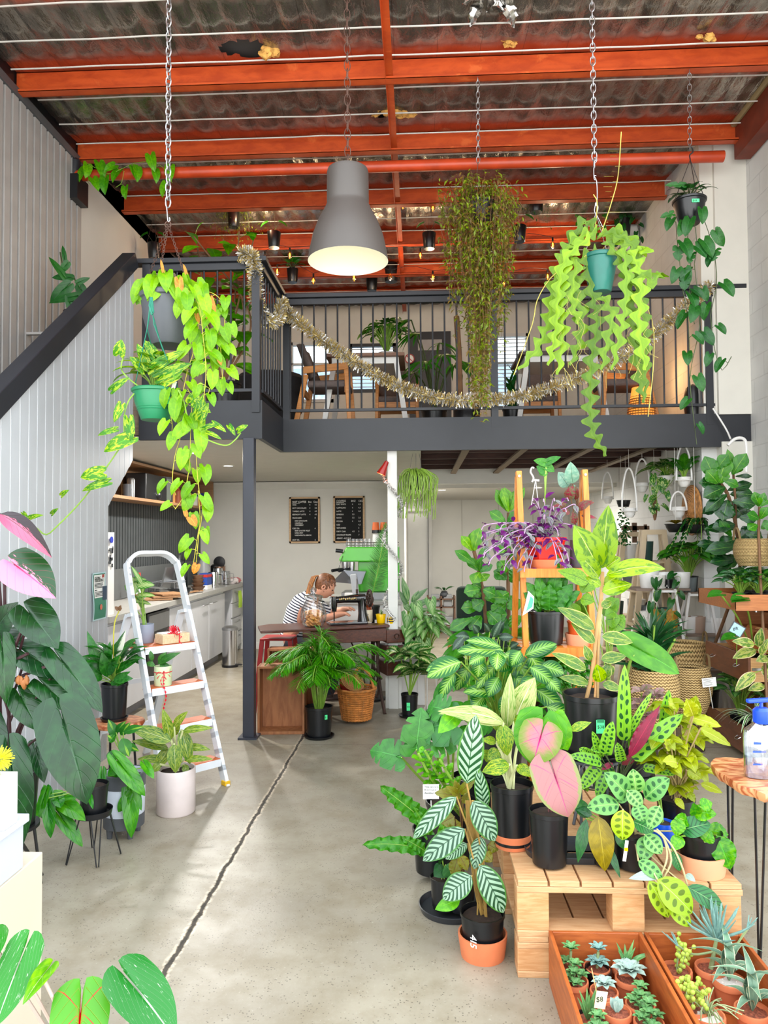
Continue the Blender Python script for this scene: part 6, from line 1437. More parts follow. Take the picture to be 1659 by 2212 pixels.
# tray
c = P(1262,1862,2.98);c.z = ZT
m = MB();vs = [];n = 40
def stad(a,hx_,r): 
    x = cos(a) * r + (hx_ if cos(a) > 0 else -hx_);return V(x,sin(a) * r,0)
def tray(c,hx_,r,h,label,rz=0):
    m = MB();vs = [];n = 40;pr = [(0.01,.0),(r * .93,0),(r,h),(r * .97,h + .002),(r * .91,.006),(.01,.006)];Rz = Matrix.Rotation(rz,3,'Z')
    for rr,z in pr:
        for k in range(n): a = 2 * pi * k / n + .001;vs.append(V(c) + Rz @ (stad(a,hx_,rr) + V(0,0,z)))
    m.add(vs,[(i * n + k,i * n + (k + 1) % n,(i + 1) * n + (k + 1) % n,(i + 1) * n + k) for i in range(len(pr) - 1) for k in range(n)]);tag(m.build('plant_tray',mat('tray_black','2a2c30',.4),origin=V(c)),label,'tray')
tray(c + V(.02,.02,0),.14,.11,.024,'oval black plastic tray on the pallet top')
q = PZ(985,2000,0);tray(V(q.x + .03,q.y + .16,0),.05,.14,.026,'black plastic tray on the floor at left of pallets',.5)
# striped leaf plant (front left of pallet)
L_STR = lm('leaf_stripe','1c4f2c','a8ccac','stripe',k=8,a=.22,p=.63,trans=.2,rib='1f5030',vein=0,edge='4f8a3c')
q = PZ(1043,2062,0);c = V(q.x,q.y + .0,0);t = thing('potted_calathea','tall plant of silver leaves with dark green stripes in marked black pot','potted plant',c)
pot(t,c,.094,.085,M_TERRA,'saucer',rb=.083,name='saucer');pot(t,c + V(0,0,.017),.086,.145,M_NURS);soil(t,c + V(0,0,.145),.075)
text('4I5',c + V(-.052,-.078,.118),.04,M_CARD,t,'chalk_marking',rz=-38,ry=-90,ext=.0004)
ml,ms = MB(),MB();rt = c + V(.0,.0,.15)
LL(ml,k6,[(785,925,848,455,178,-.02),(715,1015,418,1300,122,-.06),(772,1235,485,1452,158,-.08),(825,1040,978,1318,165,-.07),(818,1555,622,1715,165,-.1),(872,1478,1035,1808,172,-.1),(885,1285,835,1510,110,-.02),(905,1105,862,815,100,0),(788,1335,640,1440,92,.02),(845,1060,862,1295,95,.04)],c.y,1 / 3.16,'ellip',ms=ms,root=rt,pr=.0035,ns=14,fold=.1,bend=.06)
ml.build('foliage',L_STR,t)
for i in range(8): ms.tube(curve([rt + V(U(-.02,.02),0,-.01),P(*k6(840 + i * 8,1650),c.y),P(*k6(790 + i * 10,1250),c.y),P(*k6(780 + i * 8,1040),c.y)],10),.003,5)
ms.build('stems',mat('stem_rust','9a7a3c',.6,var=.3),t);ml = MB();LL(ml,k6,[(738,1720,568,1785,95,-.1)],c.y,1 / 3.16,'ovate');ml.build('young_leaf',L_BRT,t)
# cream dieffenbachia on pallet
L_CREAM = lm('leaf_cream','5f9a30','c2cc86','speckle',a=.55,p=.44,trans=.3,rib='f0f2cc');L_SPK = lm('leaf_spk','2f7f22','c8dc4c','speckle',a=.8,p=.5,trans=.25)
c = P(1107,1826,3.07);c.z = ZT;t = thing('potted_dieffenbachia','cream leaved plant in black pot with terracotta saucer on pallet corner','potted plant',c)
pot(t,c,.078,.055,M_TERRA,'saucer',rb=.07,name='saucer');pot(t,c + V(0,0,.014),.088,.235,M_NURS);soil(t,c + V(0,0,.225),.078);rt = c + V(-.005,0,.23)
ml,ms,m3 = MB(),MB(),MB();s_ = 1 / 3.16
LL(ml,k6,[(1062,545,1082,170,100,0),(1110,500,1250,200,185,.05),(1030,510,585,430,120,-.05)],3.07,s_,'ovate',ms=ms,root=rt,pr=.006,bend=.14,ns=12)
LP(ml,k6(1050,520),k6(590,450),34,3.03,0,'lance',bend=.28,wave=.02)
ml.build('cream_leaves',L_CREAM,t)
LL(m3,k6,[(1030,520,1062,735,120,-.05),(1075,795,890,845,115,-.06),(985,640,885,625,60,-.03),(1020,560,945,520,70,0),(1010,700,925,760,90,-.02),(1130,800,1230,880,80,-.04),(1160,540,1230,640,90,0),(1110,520,1180,480,90,.03),(950,760,880,700,80,.04)],3.07,s_,'ovate',ms=ms,root=rt,pr=.006)
LP(m3,k7(285,880),k7(435,822),20,3.0,0,'lance');LP(m3,k7(200,800),k7(300,880),25,3.02,0,'ovate')
m3.build('speckled_leaves',L_SPK,t);ms.build('stems',mat('stem_cream','cdd09a',.5),t)
m4 = MB();LL(m4,k6,[(740,435,588,582,120,-.05)],3.07,s_,'ovate');m4.build('ribbed_leaf',L_BRT,t)
# caladium
L_CAL = lm('leaf_calad','7a9a3c','d98a94','caladium',p=.5,c3='e0508c',trans=.3,vein=.05,rib='e0508c',rough=.45);L_CAL2 = lm('leaf_calad2','c88c86','d09494','caladium',p=.9,c3='e0709c',edge='a8b070',trans=.3,vein=.05,rib='e0709c',rough=.45)
c = P(1187,1872,2.9);c.z = ZT + .006;t = thing('potted_caladium','two big pink heart leaves in black pot on the black tray','potted plant',c);pot(t,c,.076,.2,M_NURS);soil(t,c + V(0,0,.185),.066);rt = c + V(0,0,.19)
ml,m2,m3,ms = MB(),MB(),MB(),MB()
LP(m3,k6(1290,560),k6(1235,800),118,2.92,0,'calad',ns=14);LP(m3,k6(1380,480),k6(1475,700),60,2.96,0,'heart',ns=10)
a1,_ = LP(ml,k6(1290,605),k6(1238,792),98,2.84,-.02,'calad',bend=.1,ns=16,fold=.1);a2,_ = LP(m2,k6(1385,872),k6(1478,1155),108,2.8,-.03,'calad',bend=.1,ns=16,fold=.1)
ml.build('pink_green_leaf',L_CAL,t);m2.build('pink_leaf',L_CAL2,t);m3.build('green_leaves',L_BRT,t)
ms.tube(curve([rt,rt.lerp(a1,.5) + V(.02,.03,0),a1],12),.003,6);ms.tube(curve([rt + V(.01,0,0),rt.lerp(a2,.5) + V(0,.03,0),a2],12),.004,6);ms.tube(curve([rt,P(*k6(1320,700),2.94),P(*k6(1290,560),2.92)],12),.003,6);ms.build('stems',mat('stem_dark_pink','6b4040',.5),t)
# monstera & others behind-left, on the floor
def stand(c,h,r,label):
    t = thing('plant_stand',label,'plant stand',(c[0],c[1],0));MB().lathe((c[0],c[1],h - .015),[(0,0),(r,0),(r,.013),(0,.013)],24).build('top',M_BLK2,t)
    for k in range(4): a = k * pi / 2 + .7;MB().tube([(c[0] + cos(a) * r * .85,c[1] + sin(a) * r * .85,h - .016),(c[0] + cos(a) * r * 1.05,c[1] + sin(a) * r * 1.05,0)],.006).build('leg',M_BLK2,t)
L_MON = lm('leaf_monstera','2a7028','3c8a34',trans=.2,k=5)
q = PZ(965,1862,0.03);c = V(q.x + .03,q.y + .1,.03);t = thing('potted_monstera','split leaf monstera spreading left of the pallets','potted plant',c);pot(t,c,.13,.26,M_NURS);soil(t,c + V(0,0,.24),.11);rt = c + V(0,0,.25);ml,ms = MB(),MB()
for b_,tt,w in (((440,690),(475,405),250),((335,745),(125,700),235),((700,520),(440,560),330),((640,420),(520,400),220),((870,470),(960,560),200),((560,640),(740,600),260)):
    a,_ = LP(ml,k6(*b_),k6(*tt),w / 3.16,3.35,.05,'monst',ns=22,nv=3,fold=.12);ms.tube(curve([rt,rt.lerp(a,.5) + V(0,.03,-.03),a],12),.006,6)
ml.build('foliage',L_MON,t);ms.build('stems',M_STEM,t)
L_NEST = lm('leaf_birdnest','3c9028','5cb43a',trans=.3,k=9,a=.1,rib='bfe07a')
q = PZ(938,1905,0.03);c = V(q.x,q.y + .12,.03);t = thing('potted_birds_nest_fern','wavy strap leaved fern at far left of the pallet group','potted plant',c);pot(t,c,.1,.2,M_NURS);soil(t,c + V(0,0,.18),.09);ml = MB();Yb = c.y
for b_,tt,w,bd in (((505,1190),(190,940),125,.05),((500,1375),(70,1345),105,.16),((540,1300),(420,1080),70,.05),((520,1400),(330,1290),80,.1),((600,1400),(640,1150),80,.05)): LP(ml,k6(*b_),k6(*tt),w / 3.16,Yb - .08,-.03,'strap',bend=bd,ns=26,nv=2,wave=.2,wn=6)
ml.build('foliage',L_NEST,t)
def add(name,label,c,r,h,tabs,lmt,kk=k6,shape='ovate',Yl=None,sau=None,style='nursery',mt=None,stems=M_STEM,pr=.003,cat='potted plant',sp=None,extra=None,**kw):
    """potted plant with pot centre c and its leaves listed"""
    c = V(c);t = thing(name,label,cat,c)
    if sau: pot(t,c,sau[0],sau[1],sau[2] if len(sau) > 2 else M_TERRA,'saucer',name='saucer');c = c + V(0,0,sau[1] * .25)
    pot(t,c,r,h,mt or M_NURS,style);soil(t,c + V(0,0,h * .9),r * .86);ml,ms = MB(),MB();rt = c + V(0,0,h * .92)
    if tabs: LL(ml,kk,tabs,Yl or c.y,(1 / 3.16 if kk in (k6,k7) else 1 / 3.19 if kk in (k3,k5) else 1),shape,ms=ms,root=rt,pr=pr,**kw)
    if extra: extra(ml,ms,rt)
    ml.build('foliage',lmt,t)
    if ms.v: ms.build('stems',stems,t)
    return t,c
def ex(ml,ms,b):
    for px,py in ((455,720),(500,700),(600,760)):
        sprig(ml,None,[P(*k6(px + 120,py + 220),3.25),P(*k6(px + 40,py + 90),3.2),P(*k6(px,py),3.18)],.018,.06,.028,'ellip',0,out=.7,whorl=2);ms.tube(curve([b,P(*k6(px + 120,py + 220),3.25),P(*k6(px,py),3.18)],8),.006,6)
q = PZ(990,1880,.03);add('potted_zz_plant','glossy feather leaved plant with white name card, behind the striped plant',V(q.x + .06,q.y + .16,.03),.07,.16,[],L_BRT,extra=ex)
t = bpy.data.objects['potted_zz_plant'];o = card(t,P(*k6(540,980),3.1),.066,.06,mt=M_CARD,name='name_card',rz=.1)
for s_,dz in (('These care cards',.016),('Be sold out of',.004)): text(s_,P(*k6(495,975),3.1) + V(-.0,-.006,dz),.0085,M_INK,o,'handwriting')
text('Zanzibar Gem',P(*k6(495,975),3.1) + V(.0,-.006,-.010),.011,M_INK,o,'handwriting');MB().tube([P(*k6(540,1040),3.105),P(*k6(548,1200),3.12)],.002,5).build('card_stake',M_CARD,o)
L_COLB = lm('leaf_coleus_brown','8a7a2c','8a9a34','speckle',a=.5,trans=.25,rib='6b3a2c')
q = PZ(1000,1990,.03)
add('potted_coleus','brown and olive coleus tucked behind the striped plant',V(q.x + .0,q.y + .1,.03),.06,.12,[(735,1000,700,900,60),(740,990,845,900,70),(730,1010,565,990,90),(745,1020,640,940,60),(700,1150,610,1200,110),(740,1190,660,1240,80),(760,1060,800,980,50),(720,1440,690,1560,90),(740,1420,790,1520,80),(930,1340,1000,1380,90),(900,1400,960,1460,80)],L_COLB,Yl=3.02,wave=.08,stems=M_STEMB)
q = PZ(975,1960,.03)
add('potted_begonia','dark leafy plant in black pot on the floor tray',V(q.x - .03,q.y + .0,.03),.06,.13,[(640,1500,560,1560,110),(640,1480,700,1560,120),(620,1450,600,1400,90)],L_DEEP,Yl=q.y - .02)
# big feather-leaf calathea
L_FEA = lm('leaf_feather','1f6b2a','8fca5c','feather',k=8,a=.3,p=.72,trans=.25,rib='c8e8a8',rough=.3)
c = V(P(1090,1600,3.75).x,3.78,0);pass
fea = [(745,95,512,200,130),(1010,30,718,15,105),(705,165,598,350,90),(805,115,712,290,95),(985,118,848,278,100),(1000,40,985,150,110),(1095,45,1228,272,150),(1215,45,1318,232,115),(1212,52,1402,-12,100),(1098,178,1215,325,110),(1265,285,1435,428,125),(1290,120,1450,175,110),(985,305,758,300,95),(880,80,860,200,100),(1150,20,1090,120,100),(900,60,800,110,90),(1330,400,1510,480,110),(1180,320,1130,430,110),(1220,130,1380,250,110),(1060,60,930,80,100),(900,330,820,420,110),(1100,330,1010,440,110),(1240,200,1160,300,100),(1000,200,930,330,110),(1330,210,1420,300,100)]
def ex(ml,ms,b): LL(ml,k3,[(850,1420,535,1430,110),(830,1395,595,1350,80),(1000,1455,1222,1375,105),(860,1440,980,1520,120),(560,1500,320,1560,120),(900,1480,800,1560,120)],3.75,1 / 3.19,'ellip',ms=ms,root=b,bend=.12,fold=.1)
t,_ = add('potted_calathea','wide plant of bright green feather patterned leaves behind the cream leaves',V(P(1080,1600,3.9).x,4.0,.35),.14,.26,fea,L_FEA,shape='ellip',Yl=3.72,extra=ex,bend=.14,fold=.12,ns=12,jit=.12,stems=M_STEM,pr=.004);stand((P(1080,1600,3.9).x,4.0),.35,.15,'black stand under the wide feather leaved plant')
# rubber plant
L_RUB = lm('leaf_rubber','5a8f16','96c022','marble',p=.45,k=8,trans=.35,rib='d8e88c',rough=.25,vein=.1);L_RUBD = lm('leaf_rubber_dark','4c7a30','7d9c3c','marble',p=.5,trans=.25,rib='c8c87c',rough=.3,edge='c9c878')
Yr = 3.4;c = P(1278,1600,Yr);c.z = P(1278,1632,Yr).z
t = thing('potted_rubber_plant','tall yellow green variegated rubber plant staked in large black pot','potted plant',c);pot(t,c,.135,.02,M_NURS,'saucer',name='saucer');r = S(59,Yr);h = P(1278,1500,Yr).z - c.z;pot(t,c + V(0,0,.006),r,h,M_NURS);soil(t,c + V(0,0,h * .93),r * .9)
o = card(t,V(P(1283,1555,Yr).x,c.y - r * .97,P(1283,1555,Yr).z),.036,.058,'$38',mt=M_TAGG,ts=.02);MB().box(V(P(1283,1542,Yr).x,c.y - r * .97 - .001,P(1283,1543,Yr).z),(.03,.0012,.014)).build('logo_band',M_GRNP,o,smooth=0)
ml,m2,ms = MB(),MB(),MB();k4 = lambda x,y: (1250 + x / 4.056,960 + y / 4.056)
for b_,tt,w,bd,f_ in ((k3(1530,855),k3(1577,418),56,.05,.2),(k3(1508,858),k3(1338,555),66,.12,.15),(k4(240,1145),k4(760,1092),38,.25,.2),(k4(178,1168),k4(-40,925),36,.12,.2),(k3(1560,850),k3(1660,780),40,.05,.2),(k7(500,548),k7(470,425),30,.05,.1)): LP(ml,b_,tt,w,Yr - .05,-.03,'ovate',bend=bd,fold=f_,ns=14)
LP(ml,k4(195,1240),k4(58,1160),22,Yr - .06,0,'ovate');LP(ml,k4(205,1292),k4(470,1225),34,Yr - .05,0,'ovate',wave=.03);LP(ml,k4(215,1230),k4(400,1130),26,Yr,0,'ovate')
ml.build('foliage',L_RUB,t)
for b_,tt,w in ((k3(1480,1272),k3(1225,1125),32),(k3(1482,1368),k3(1318,1228),26),(k7(400,462),k7(162,350),27),(k7(415,558),k7(215,515),22),(k7(505,235),k7(718,278),30),(k7(500,395),k7(672,372),27),(k7(430,400),k7(385,295),20),(k7(510,560),k7(640,600),22),(k7(540,440),k7(580,500),24),(k7(520,520),k7(555,420),26),(k4(200,1420),k4(290,1380),20)): LP(m2,b_,tt,w,Yr - .03,0,'ovate')
m2.build('lower_foliage',L_RUBD,t);rt = c + V(0,0,h * .93)
ms.tube(curve([rt + V(-.02,0,0),P(*k7(440,480),Yr),P(*k7(470,200),Yr),P(1298,1300,Yr),P(1301,1235,Yr)],16),.009,8);ms.tube(curve([rt + V(.03,0,0),P(*k7(480,400),Yr),P(*k7(490,100),Yr),P(1305,1300,Yr)],12),.006,8);ms.build('stems',mat('stem_tan2','b08a58',.7,var=.2),t);MB().tube([rt + V(.02,.01,0),P(1303,1245,Yr)],.006,8).build('stake',M_PINE,t)
# crate supporting the rubber plant
m = MB();zc = c.z;t = thing('plant_stand','grey wrought iron plant stand beneath the staked rubber plant','plant stand',(c.x,c.y,ZT));MB().lathe((c.x,c.y,zc - .012),[(0,0),(.13,0),(.13,.01),(0,.01)],24).build('top',M_GREYP,t)
for k in range(4):
    a = k * pi / 2 + .78;b_ = V(c.x + cos(a) * .12,c.y + sin(a) * .12,0);MB().tube(curve([b_ + V(0,0,zc - .01),V(b_.x - cos(a) * .02,b_.y - sin(a) * .02,(zc + ZT) / 2),b_ + V(cos(a) * .03,sin(a) * .03,ZT)],8),.007).build('leg',M_GREYP,t)
m = MB();cc_ = P(*k7(450,1180),3.22);Rx = Matrix.Rotation(pi / 2,3,'X')
for r_ in (.055,.028,.012): m.torus(cc_,r_,.005,22,6,Rx)
for dx in (-.055,.055): m.tube([cc_ + V(dx,0,0),V(cc_.x + dx,cc_.y,ZT)],.006,6)
for k in range(4): a = k * pi / 2;m.tube([cc_ + V(cos(a) * .028,0,sin(a) * .028),cc_ + V(cos(a) * .055,0,sin(a) * .055)],.004,5)
tag(m.build('scroll_trellis',M_GREYP),'small grey arched metal scroll ornament standing among the pallet plants','ornament')
# rattlesnake plant
L_RAT = lm('leaf_rattle','8ccf4c','1f5a2c','rattle',k=8,trans=.25,rib='6fb83c',vein=0,rough=.35);L_MAR = lm('leaf_maroon','8a1f2c','6e1824',trans=.2,k=9,rough=.4,vein=.25)
c = P(1340,1750,3.22);c.z = ZT;t = thing('potted_calathea','long narrow spotted leaves with one maroon underside, centre of pallet','potted plant',c);pot(t,c,.1,.16,M_NURS);soil(t,c + V(0,0,.15),.09);rt = c + V(0,0,.15);ml,m2,ms = MB(),MB(),MB()
LL(ml,k7,[(655,945,662,428,92,0),(715,1065,1062,765,125,-.05),(525,1040,580,815,92,-.04),(500,1062,440,882,60,0),(500,1095,285,1050,80,-.03),(640,1090,610,960,70,.0),(790,1130,1010,1180,60,-.03),(700,880,845,620,50,.03),(930,900,965,600,80,.04),(480,1130,360,1280,90,.02),(560,1120,470,1340,90,.02),(520,1000,430,1010,70,.0),(750,1060,900,960,80,.02),(820,1080,830,980,60,.03),(720,1000,690,740,60,.05),(440,1060,350,1000,70,.03),(380,1280,420,1180,70,.05)],3.2,1 / 3.16,'strap',ms=ms,root=rt,ns=16,wave=.05,bend=.05,fold=.2)
LL(m2,k7,[(690,1065,905,705,95,-.07),(640,1110,760,1040,60,0),(580,1100,500,1150,40,0)],3.2,1 / 3.16,'lance',ns=16,wave=.07,wn=8,bend=.05)
ml.build('foliage',L_RAT,t);m2.build('maroon_leaves',L_MAR,t);ms.build('stems',M_STEMD,t)
# yellow coleus
L_COL = lm('leaf_coleus','a4b832','7f7a2a','speckle',a=.45,p=.6,trans=.3,rib='e0e080',vein=.25)
c = P(1460,1760,3.22);c.z = ZT
def ex(ml,ms,b):
    for x,y in ((1440,1530),(1470,1560),(1500,1600),(1455,1610),(1480,1640),(1440,1660),(1500,1670),(1465,1700),(1420,1640),(1430,1600)):
        e = P(x,y,3.2 + U(-.06,.06));ms.tube(curve([b,b.lerp(e,.5) + V(.02,0,0),e],6),.004,5);rosette(ml,None,e,8,.01,.01,.085,.058,'ovate',.5,up=.2,wave=.06)
add('potted_coleus','lime yellow frilly coleus at the right end of pallet',c,.08,.15,[(1000,700,960,700,90),(1130,780,1080,660,110),(1120,780,1150,640,110),(1115,790,1322,852,80),(1075,840,1150,970,115),(1180,868,1388,985,70),(1050,1040,1165,1140,110),(1180,860,1270,900,90),(1180,1240,1330,1305,60),(1100,1300,1140,1370,50),(1010,1340,1070,1420,50),(1050,950,960,1000,90),(980,1000,930,940,80),(1020,1100,920,1090,90),(1090,1150,1190,1210,80)],L_COL,kk=k7,Yl=3.15,wave=.08,extra=ex,stems=mat('stem_coleus','a08a5a',.6))
# blue pot and pink plants behind
c = P(1432,1735,3.1);c.z = ZT;add('potted_pink_plant','small plant in bright blue pot between coleus and spotted leaves',c,.045,.09,[(870,1290,830,1200,50),(900,1290,940,1230,50)],L_BRT,kk=k7,Yl=3.1,mt=mat('pot_blue','1454d0',.3),style='cyl')
L_PINK = lm('leaf_pinkspeck','6f8f4c','d98ab0','speckle',a=.6,p=.5,trans=.3)
def ex(ml,ms,b):
    for i in range(8): e = P(U(1370,1425),U(1490,1570),3.75);ms.tube([b,e],.003,5);rosette(ml,None,e,6,.01,.01,.06,.04,'ovate',.3,up=.4)
add('potted_polka_dot_plant','pink speckled small leaves behind the spotted strap leaves',V(P(1400,1600,3.8).x,4.0,.35),.09,.15,[],L_PINK,extra=ex);stand((P(1400,1600,3.8).x,4.0),.35,.09,'black stand under the pink speckled plant')
# maranta
L_MARA = lm('leaf_maranta','7fc06a','2c6b34','blotch',k=5,trans=.25,rib='b8e08c',vein=.08);L_MARB = lm('leaf_maranta_bright','b4e04c','6a8a1e','blotch',k=5,trans=.35,rib='d4f08c',vein=.05);L_MARD = lm('leaf_maranta_dark','3f8a4c','236034','stripe',k=7,a=.25,p=.4,trans=.2,rib='9fd08c')
c = P(1368,1868,2.88);c.z = ZT + .006;t = thing('potted_maranta','spotted prayer plant spilling over the front of the pallet','potted plant',c);pot(t,c,.068,.13,M_NURS);soil(t,c + V(0,0,.12),.06);rt = c + V(0,0,.12);ml,m2,m3,ms = MB(),MB(),MB(),MB()
kw = dict(ms=ms,root=rt,shape='ellip',bend=.1,fold=.12,ns=12)
LL(ml,k7,[(690,1335,522,1165,150,0),(740,1305,718,1140,128,.02),(800,1342,968,1205,140,0),(625,1385,405,1405,138,-.03),(900,1395,828,1552,105,-.05),(740,1380,790,1500,110,-.05),(680,1290,780,1400,100,-.03),(600,1350,700,1320,80,0),(830,1600,780,1770,120,-.03),(800,1590,915,1720,115,-.05),(755,1768,922,1892,95,-.1)],2.82,1 / 3.16,**kw)
LL(m2,k7,[(650,1418,645,1626,150,-.08),(885,1895,1122,2125,200,-.16),(828,1902,962,2155,125,-.14),(960,2060,1112,2215,110,-.13)],2.82,1 / 3.16,**kw)
LL(m3,k7,[(1040,1565,1250,1515,138,-.02),(1088,1945,1338,2105,125,-.1),(990,1700,1040,1840,70,0),(720,1500,860,1570,100,0)],2.82,1 / 3.16,**kw)
ml.build('foliage',L_MARA,t);m2.build('bright_leaves',L_MARB,t);m3.build('dark_leaves',L_MARD,t)
for pts in (((870,1560),(930,1620),(950,1750),(900,1890)),((880,1550),(980,1660),(1050,1800),(1090,1940)),((860,1560),(920,1600),(980,1760),(920,1900))): ms.tube(curve([P(*k7(*q),2.74) for q in pts],14),.0035,6)
ms.build('stems',mat('stem_pale','b8a87c',.6,var=.2),t);m = MB();LL(m,k7,[(920,1860,690,1890,70,-.1),(1080,1860,1145,1910,45,-.1)],2.8,1 / 3.16,'ovate');m.build('silvery_undersides',lm('leaf_silver','a8c0b0','b8ccc0',trans=.2),t)
L_BRZ = lm('leaf_bronze','8a7a1c','a8962c',trans=.25,rib='c8b84c');c = P(1312,1868,2.9);c.z = ZT + .006
t,_ = add('potted_philodendron','dark leaves with one hanging bronze leaf, on tray beside caladium',c,.06,.13,[(400,1480,342,1782,82),(540,1650,632,1888,52),(420,1470,285,1325,95),(600,1560,680,1700,80),(440,1450,330,1420,60)],lm('leaf_philo_dark','2a6238','3c7a44',trans=.2,rough=.25),kk=k7,shape='lance',Yl=2.84);m = MB();LP(m,k7(480,1462),k7(528,1840),52,2.78,-.02,'ovate',ns=14);m.build('bronze_leaf',L_BRZ,t)
o = MB().box(P(*k7(668,1700),2.76),(.012,.002,.075),Matrix.Rotation(.15,3,'Y')).build('plant_tag',M_CARD,t,smooth=0);MB().box(P(*k7(672,1690),2.758),(.013,.002,.012)).build('tag_print',M_YP,o,smooth=0)
# right bright plant in terracotta bowl
c = P(1514,1905,2.86);c.z = ZT
add('potted_peperomia','bright glossy leaves in black pot within terracotta bowl, pallet right corner',c,.08,.13,[(1130,1630,1268,1745,128),(1290,1595,1385,1828,160),(1230,1560,1370,1590,120),(1050,1600,985,1700,90),(1130,1440,1290,1450,110),(1040,1480,1010,1600,95),(1120,1560,1060,1640,110),(1180,1400,1260,1370,90),(1100,1500,1000,1480,90),(1330,1680,1420,1770,50),(1210,1640,1250,1560,100),(1150,1460,1130,1370,80)],lm('leaf_pep','3f9a22','7cc83c',trans=.3,rough=.2),kk=k7,Yl=2.82,sau=(.095,.075,M_TERRL),wave=.04)
# big single philodendron leaf on a stalk and shelf plants behind
Yp = 3.95;c = V(P(1368,1560,Yp).x,4.25,.35);t = thing('potted_philodendron','one large mid green arrow leaf leaning right behind the rubber plant','potted plant',c);pot(t,c,.08,.15,M_NURS);soil(t,c + V(0,0,.14),.07);ml,ms = MB(),MB();a,_ = LP(ml,k7(770,335),k7(1035,492),64,Yp,-.05,'calad',ns=14,bend=.1);ml.build('foliage',lm('leaf_bigphilo','4f9a34','6ab83e',trans=.3,k=5),t);ms.tube(curve([c + V(0,0,.14),P(*k7(690,440),Yp),a],10),.008,6);ms.build('stems',M_STEM,t);stand((c.x,c.y),.35,.09,'black stand under the large arrow leaf plant')
# pothos & begonia around rubber plant
L_BEG = lm('leaf_begonia','4f8a24','7fae34','speckle',a=1.2,p=.5,trans=.25,rib='2f4a24',vein=.35,k=6)
def ex(ml,ms,b): LL(ml,k3,[(1440,950,1225,870,110),(1560,1210,1659,1200,130),(1540,1180,1650,1060,120)],3.7,1 / 3.19,'ovate',ms=ms,root=b);LL(ml,k4,[(290,1540,400,1620,190),(120,1180,20,1300,150),(20,1350,140,1380,120),(240,1350,300,1420,110),(310,1470,230,1500,100)],3.7,1 / 4.056,'ovate',ms=ms,root=b,wave=.03)
add('potted_begonia','crinkled net veined green leaves around the rubber plant stem',V(P(1330,1500,3.8).x,3.95,.62),.08,.14,[],L_BEG,extra=ex);stand((P(1330,1500,3.8).x,3.95),.62,.09,'black stand under the crinkled leaf plant')
def ex(ml,ms,b):
    for i in range(40): e = P(U(1200,1275),U(1430,1500),3.85);ms.tube([b,e],.0015,3);[leaf(ml,e,e + V(U(-.03,.03),U(-.02,.01),U(-.03,.02)),.015,'ovate',ns=3,nv=1) for _ in range(10)]
add('potted_fern','fine small leaved maidenhair fern left of the rubber plant pot',V(P(1235,1560,3.9).x,3.95,.5),.09,.14,[],L_MID,extra=ex);stand((P(1235,1560,3.9).x,3.95),.5,.1,'black stand under the fine leaved fern')
# ------------------------------------------------------------ timber A-frame shelf
YA = 4.35;t = thing('ladder_shelf','orange timber A frame plant ladder shelf behind the foliage','shelf',(P(1195,1300,YA).x,YA,0))
pl = {}
for sx,(tp,bt) in {'l': ((1120,1018),(1140,1500)),'r': ((1262,1015),(1285,1500))}.items():
    a = P(*tp,YA - .02);b_ = P(*bt,YA - .08);d = (b_ - a) / (a.z - b_.z);f = a + d * a.z;r_ = V(a.x - .0,YA + .5,0);pl[sx] = (a,f,r_)
    MB().bar(a,f,.032,.05,(0,1,0)).build('front_post',M_TIM,t,smooth=0,bevel=.003);MB().bar(a + V(0,.03,-.03),r_,.032,.05,(0,1,0)).build('rear_post',M_TIM,t,smooth=0,bevel=.003)
    MB().lathe(a + V(0,-.03,-.03),[(0,0),(.008,0),(.008,.004),(0,.004)],10,Matrix.Rotation(pi / 2,3,'X')).build('screw_cap',M_SAT,t)
zsh = []
for yy in (1228,1398,1560):
    z = P(1200,yy,YA - .1).z;zsh.append(z);k = 1 - z / pl['l'][0].z;d = .1 + .42 * k;xl = pl['l'][0].x;xr = pl['r'][0].x
    for j in range(3): MB().bb((xl - .01,YA - .1 + j * (d + .12) / 3,z - .02),(xr + .03,YA - .1 + (j + .85) * (d + .12) / 3,z)).build('shelf_board',M_TIM,t,smooth=0,bevel=.002)
    MB().bb((xl - .01,YA - .12,z - .05),(xr + .03,YA - .1,z)).build('rail',M_TIM,t,smooth=0)
L_TRAD = lm('leaf_trad','8f9490','5e2a60','feather',k=.4,a=0,p=.45,trans=.25,rib='7a2f7c',vein=0,rough=.3);L_TRADP = lm('leaf_tradp','6a2268','84388a',trans=.3,vein=0,rough=.3);M_REDP = mat('red_pot','e0281c',.4,var=.04)
z = zsh[0];c = V(P(1178,1200,YA).x,YA,z);t = thing('potted_tradescantia','red pot of purple and silver trailing leaves on the upper timber shelf','potted plant',c)
pot(t,c,.1,.05,M_TERRA,'saucer',name='saucer');m = MB();m.lathe(c + V(0,0,.012),[(0,0),(.075,0),(.1,.14),(.108,.142),(.108,.165),(.1,.165),(.095,.12)],6,sx=1.15);m.build('pot',M_REDP,t,smooth=20);soil(t,c + V(0,0,.15),.09)
ml,m2,ms = MB(),MB(),MB();b = c + V(0,0,.16)
for i in range(42):
    tx,ty = (U(1040,1130),U(1130,1215)) if i < 17 else (U(1090,1250),U(1075,1160)) if i < 34 else (U(1130,1240),U(1190,1240));e = P(tx,ty,YA - .1 + U(-.1,.08));mid = b.lerp(e,.5) + V(0,-.03,.05)
    pts = [b,mid,e,e + (e - mid) * .2 + V(0,0,-.03)];sprig(ml if i % 2 else m2,None,pts,.04,.075,.03,'lance',.5,whorl=1,out=.8,start=.08,size_end=.9);ms.tube(curve(pts,10),.0028,5)
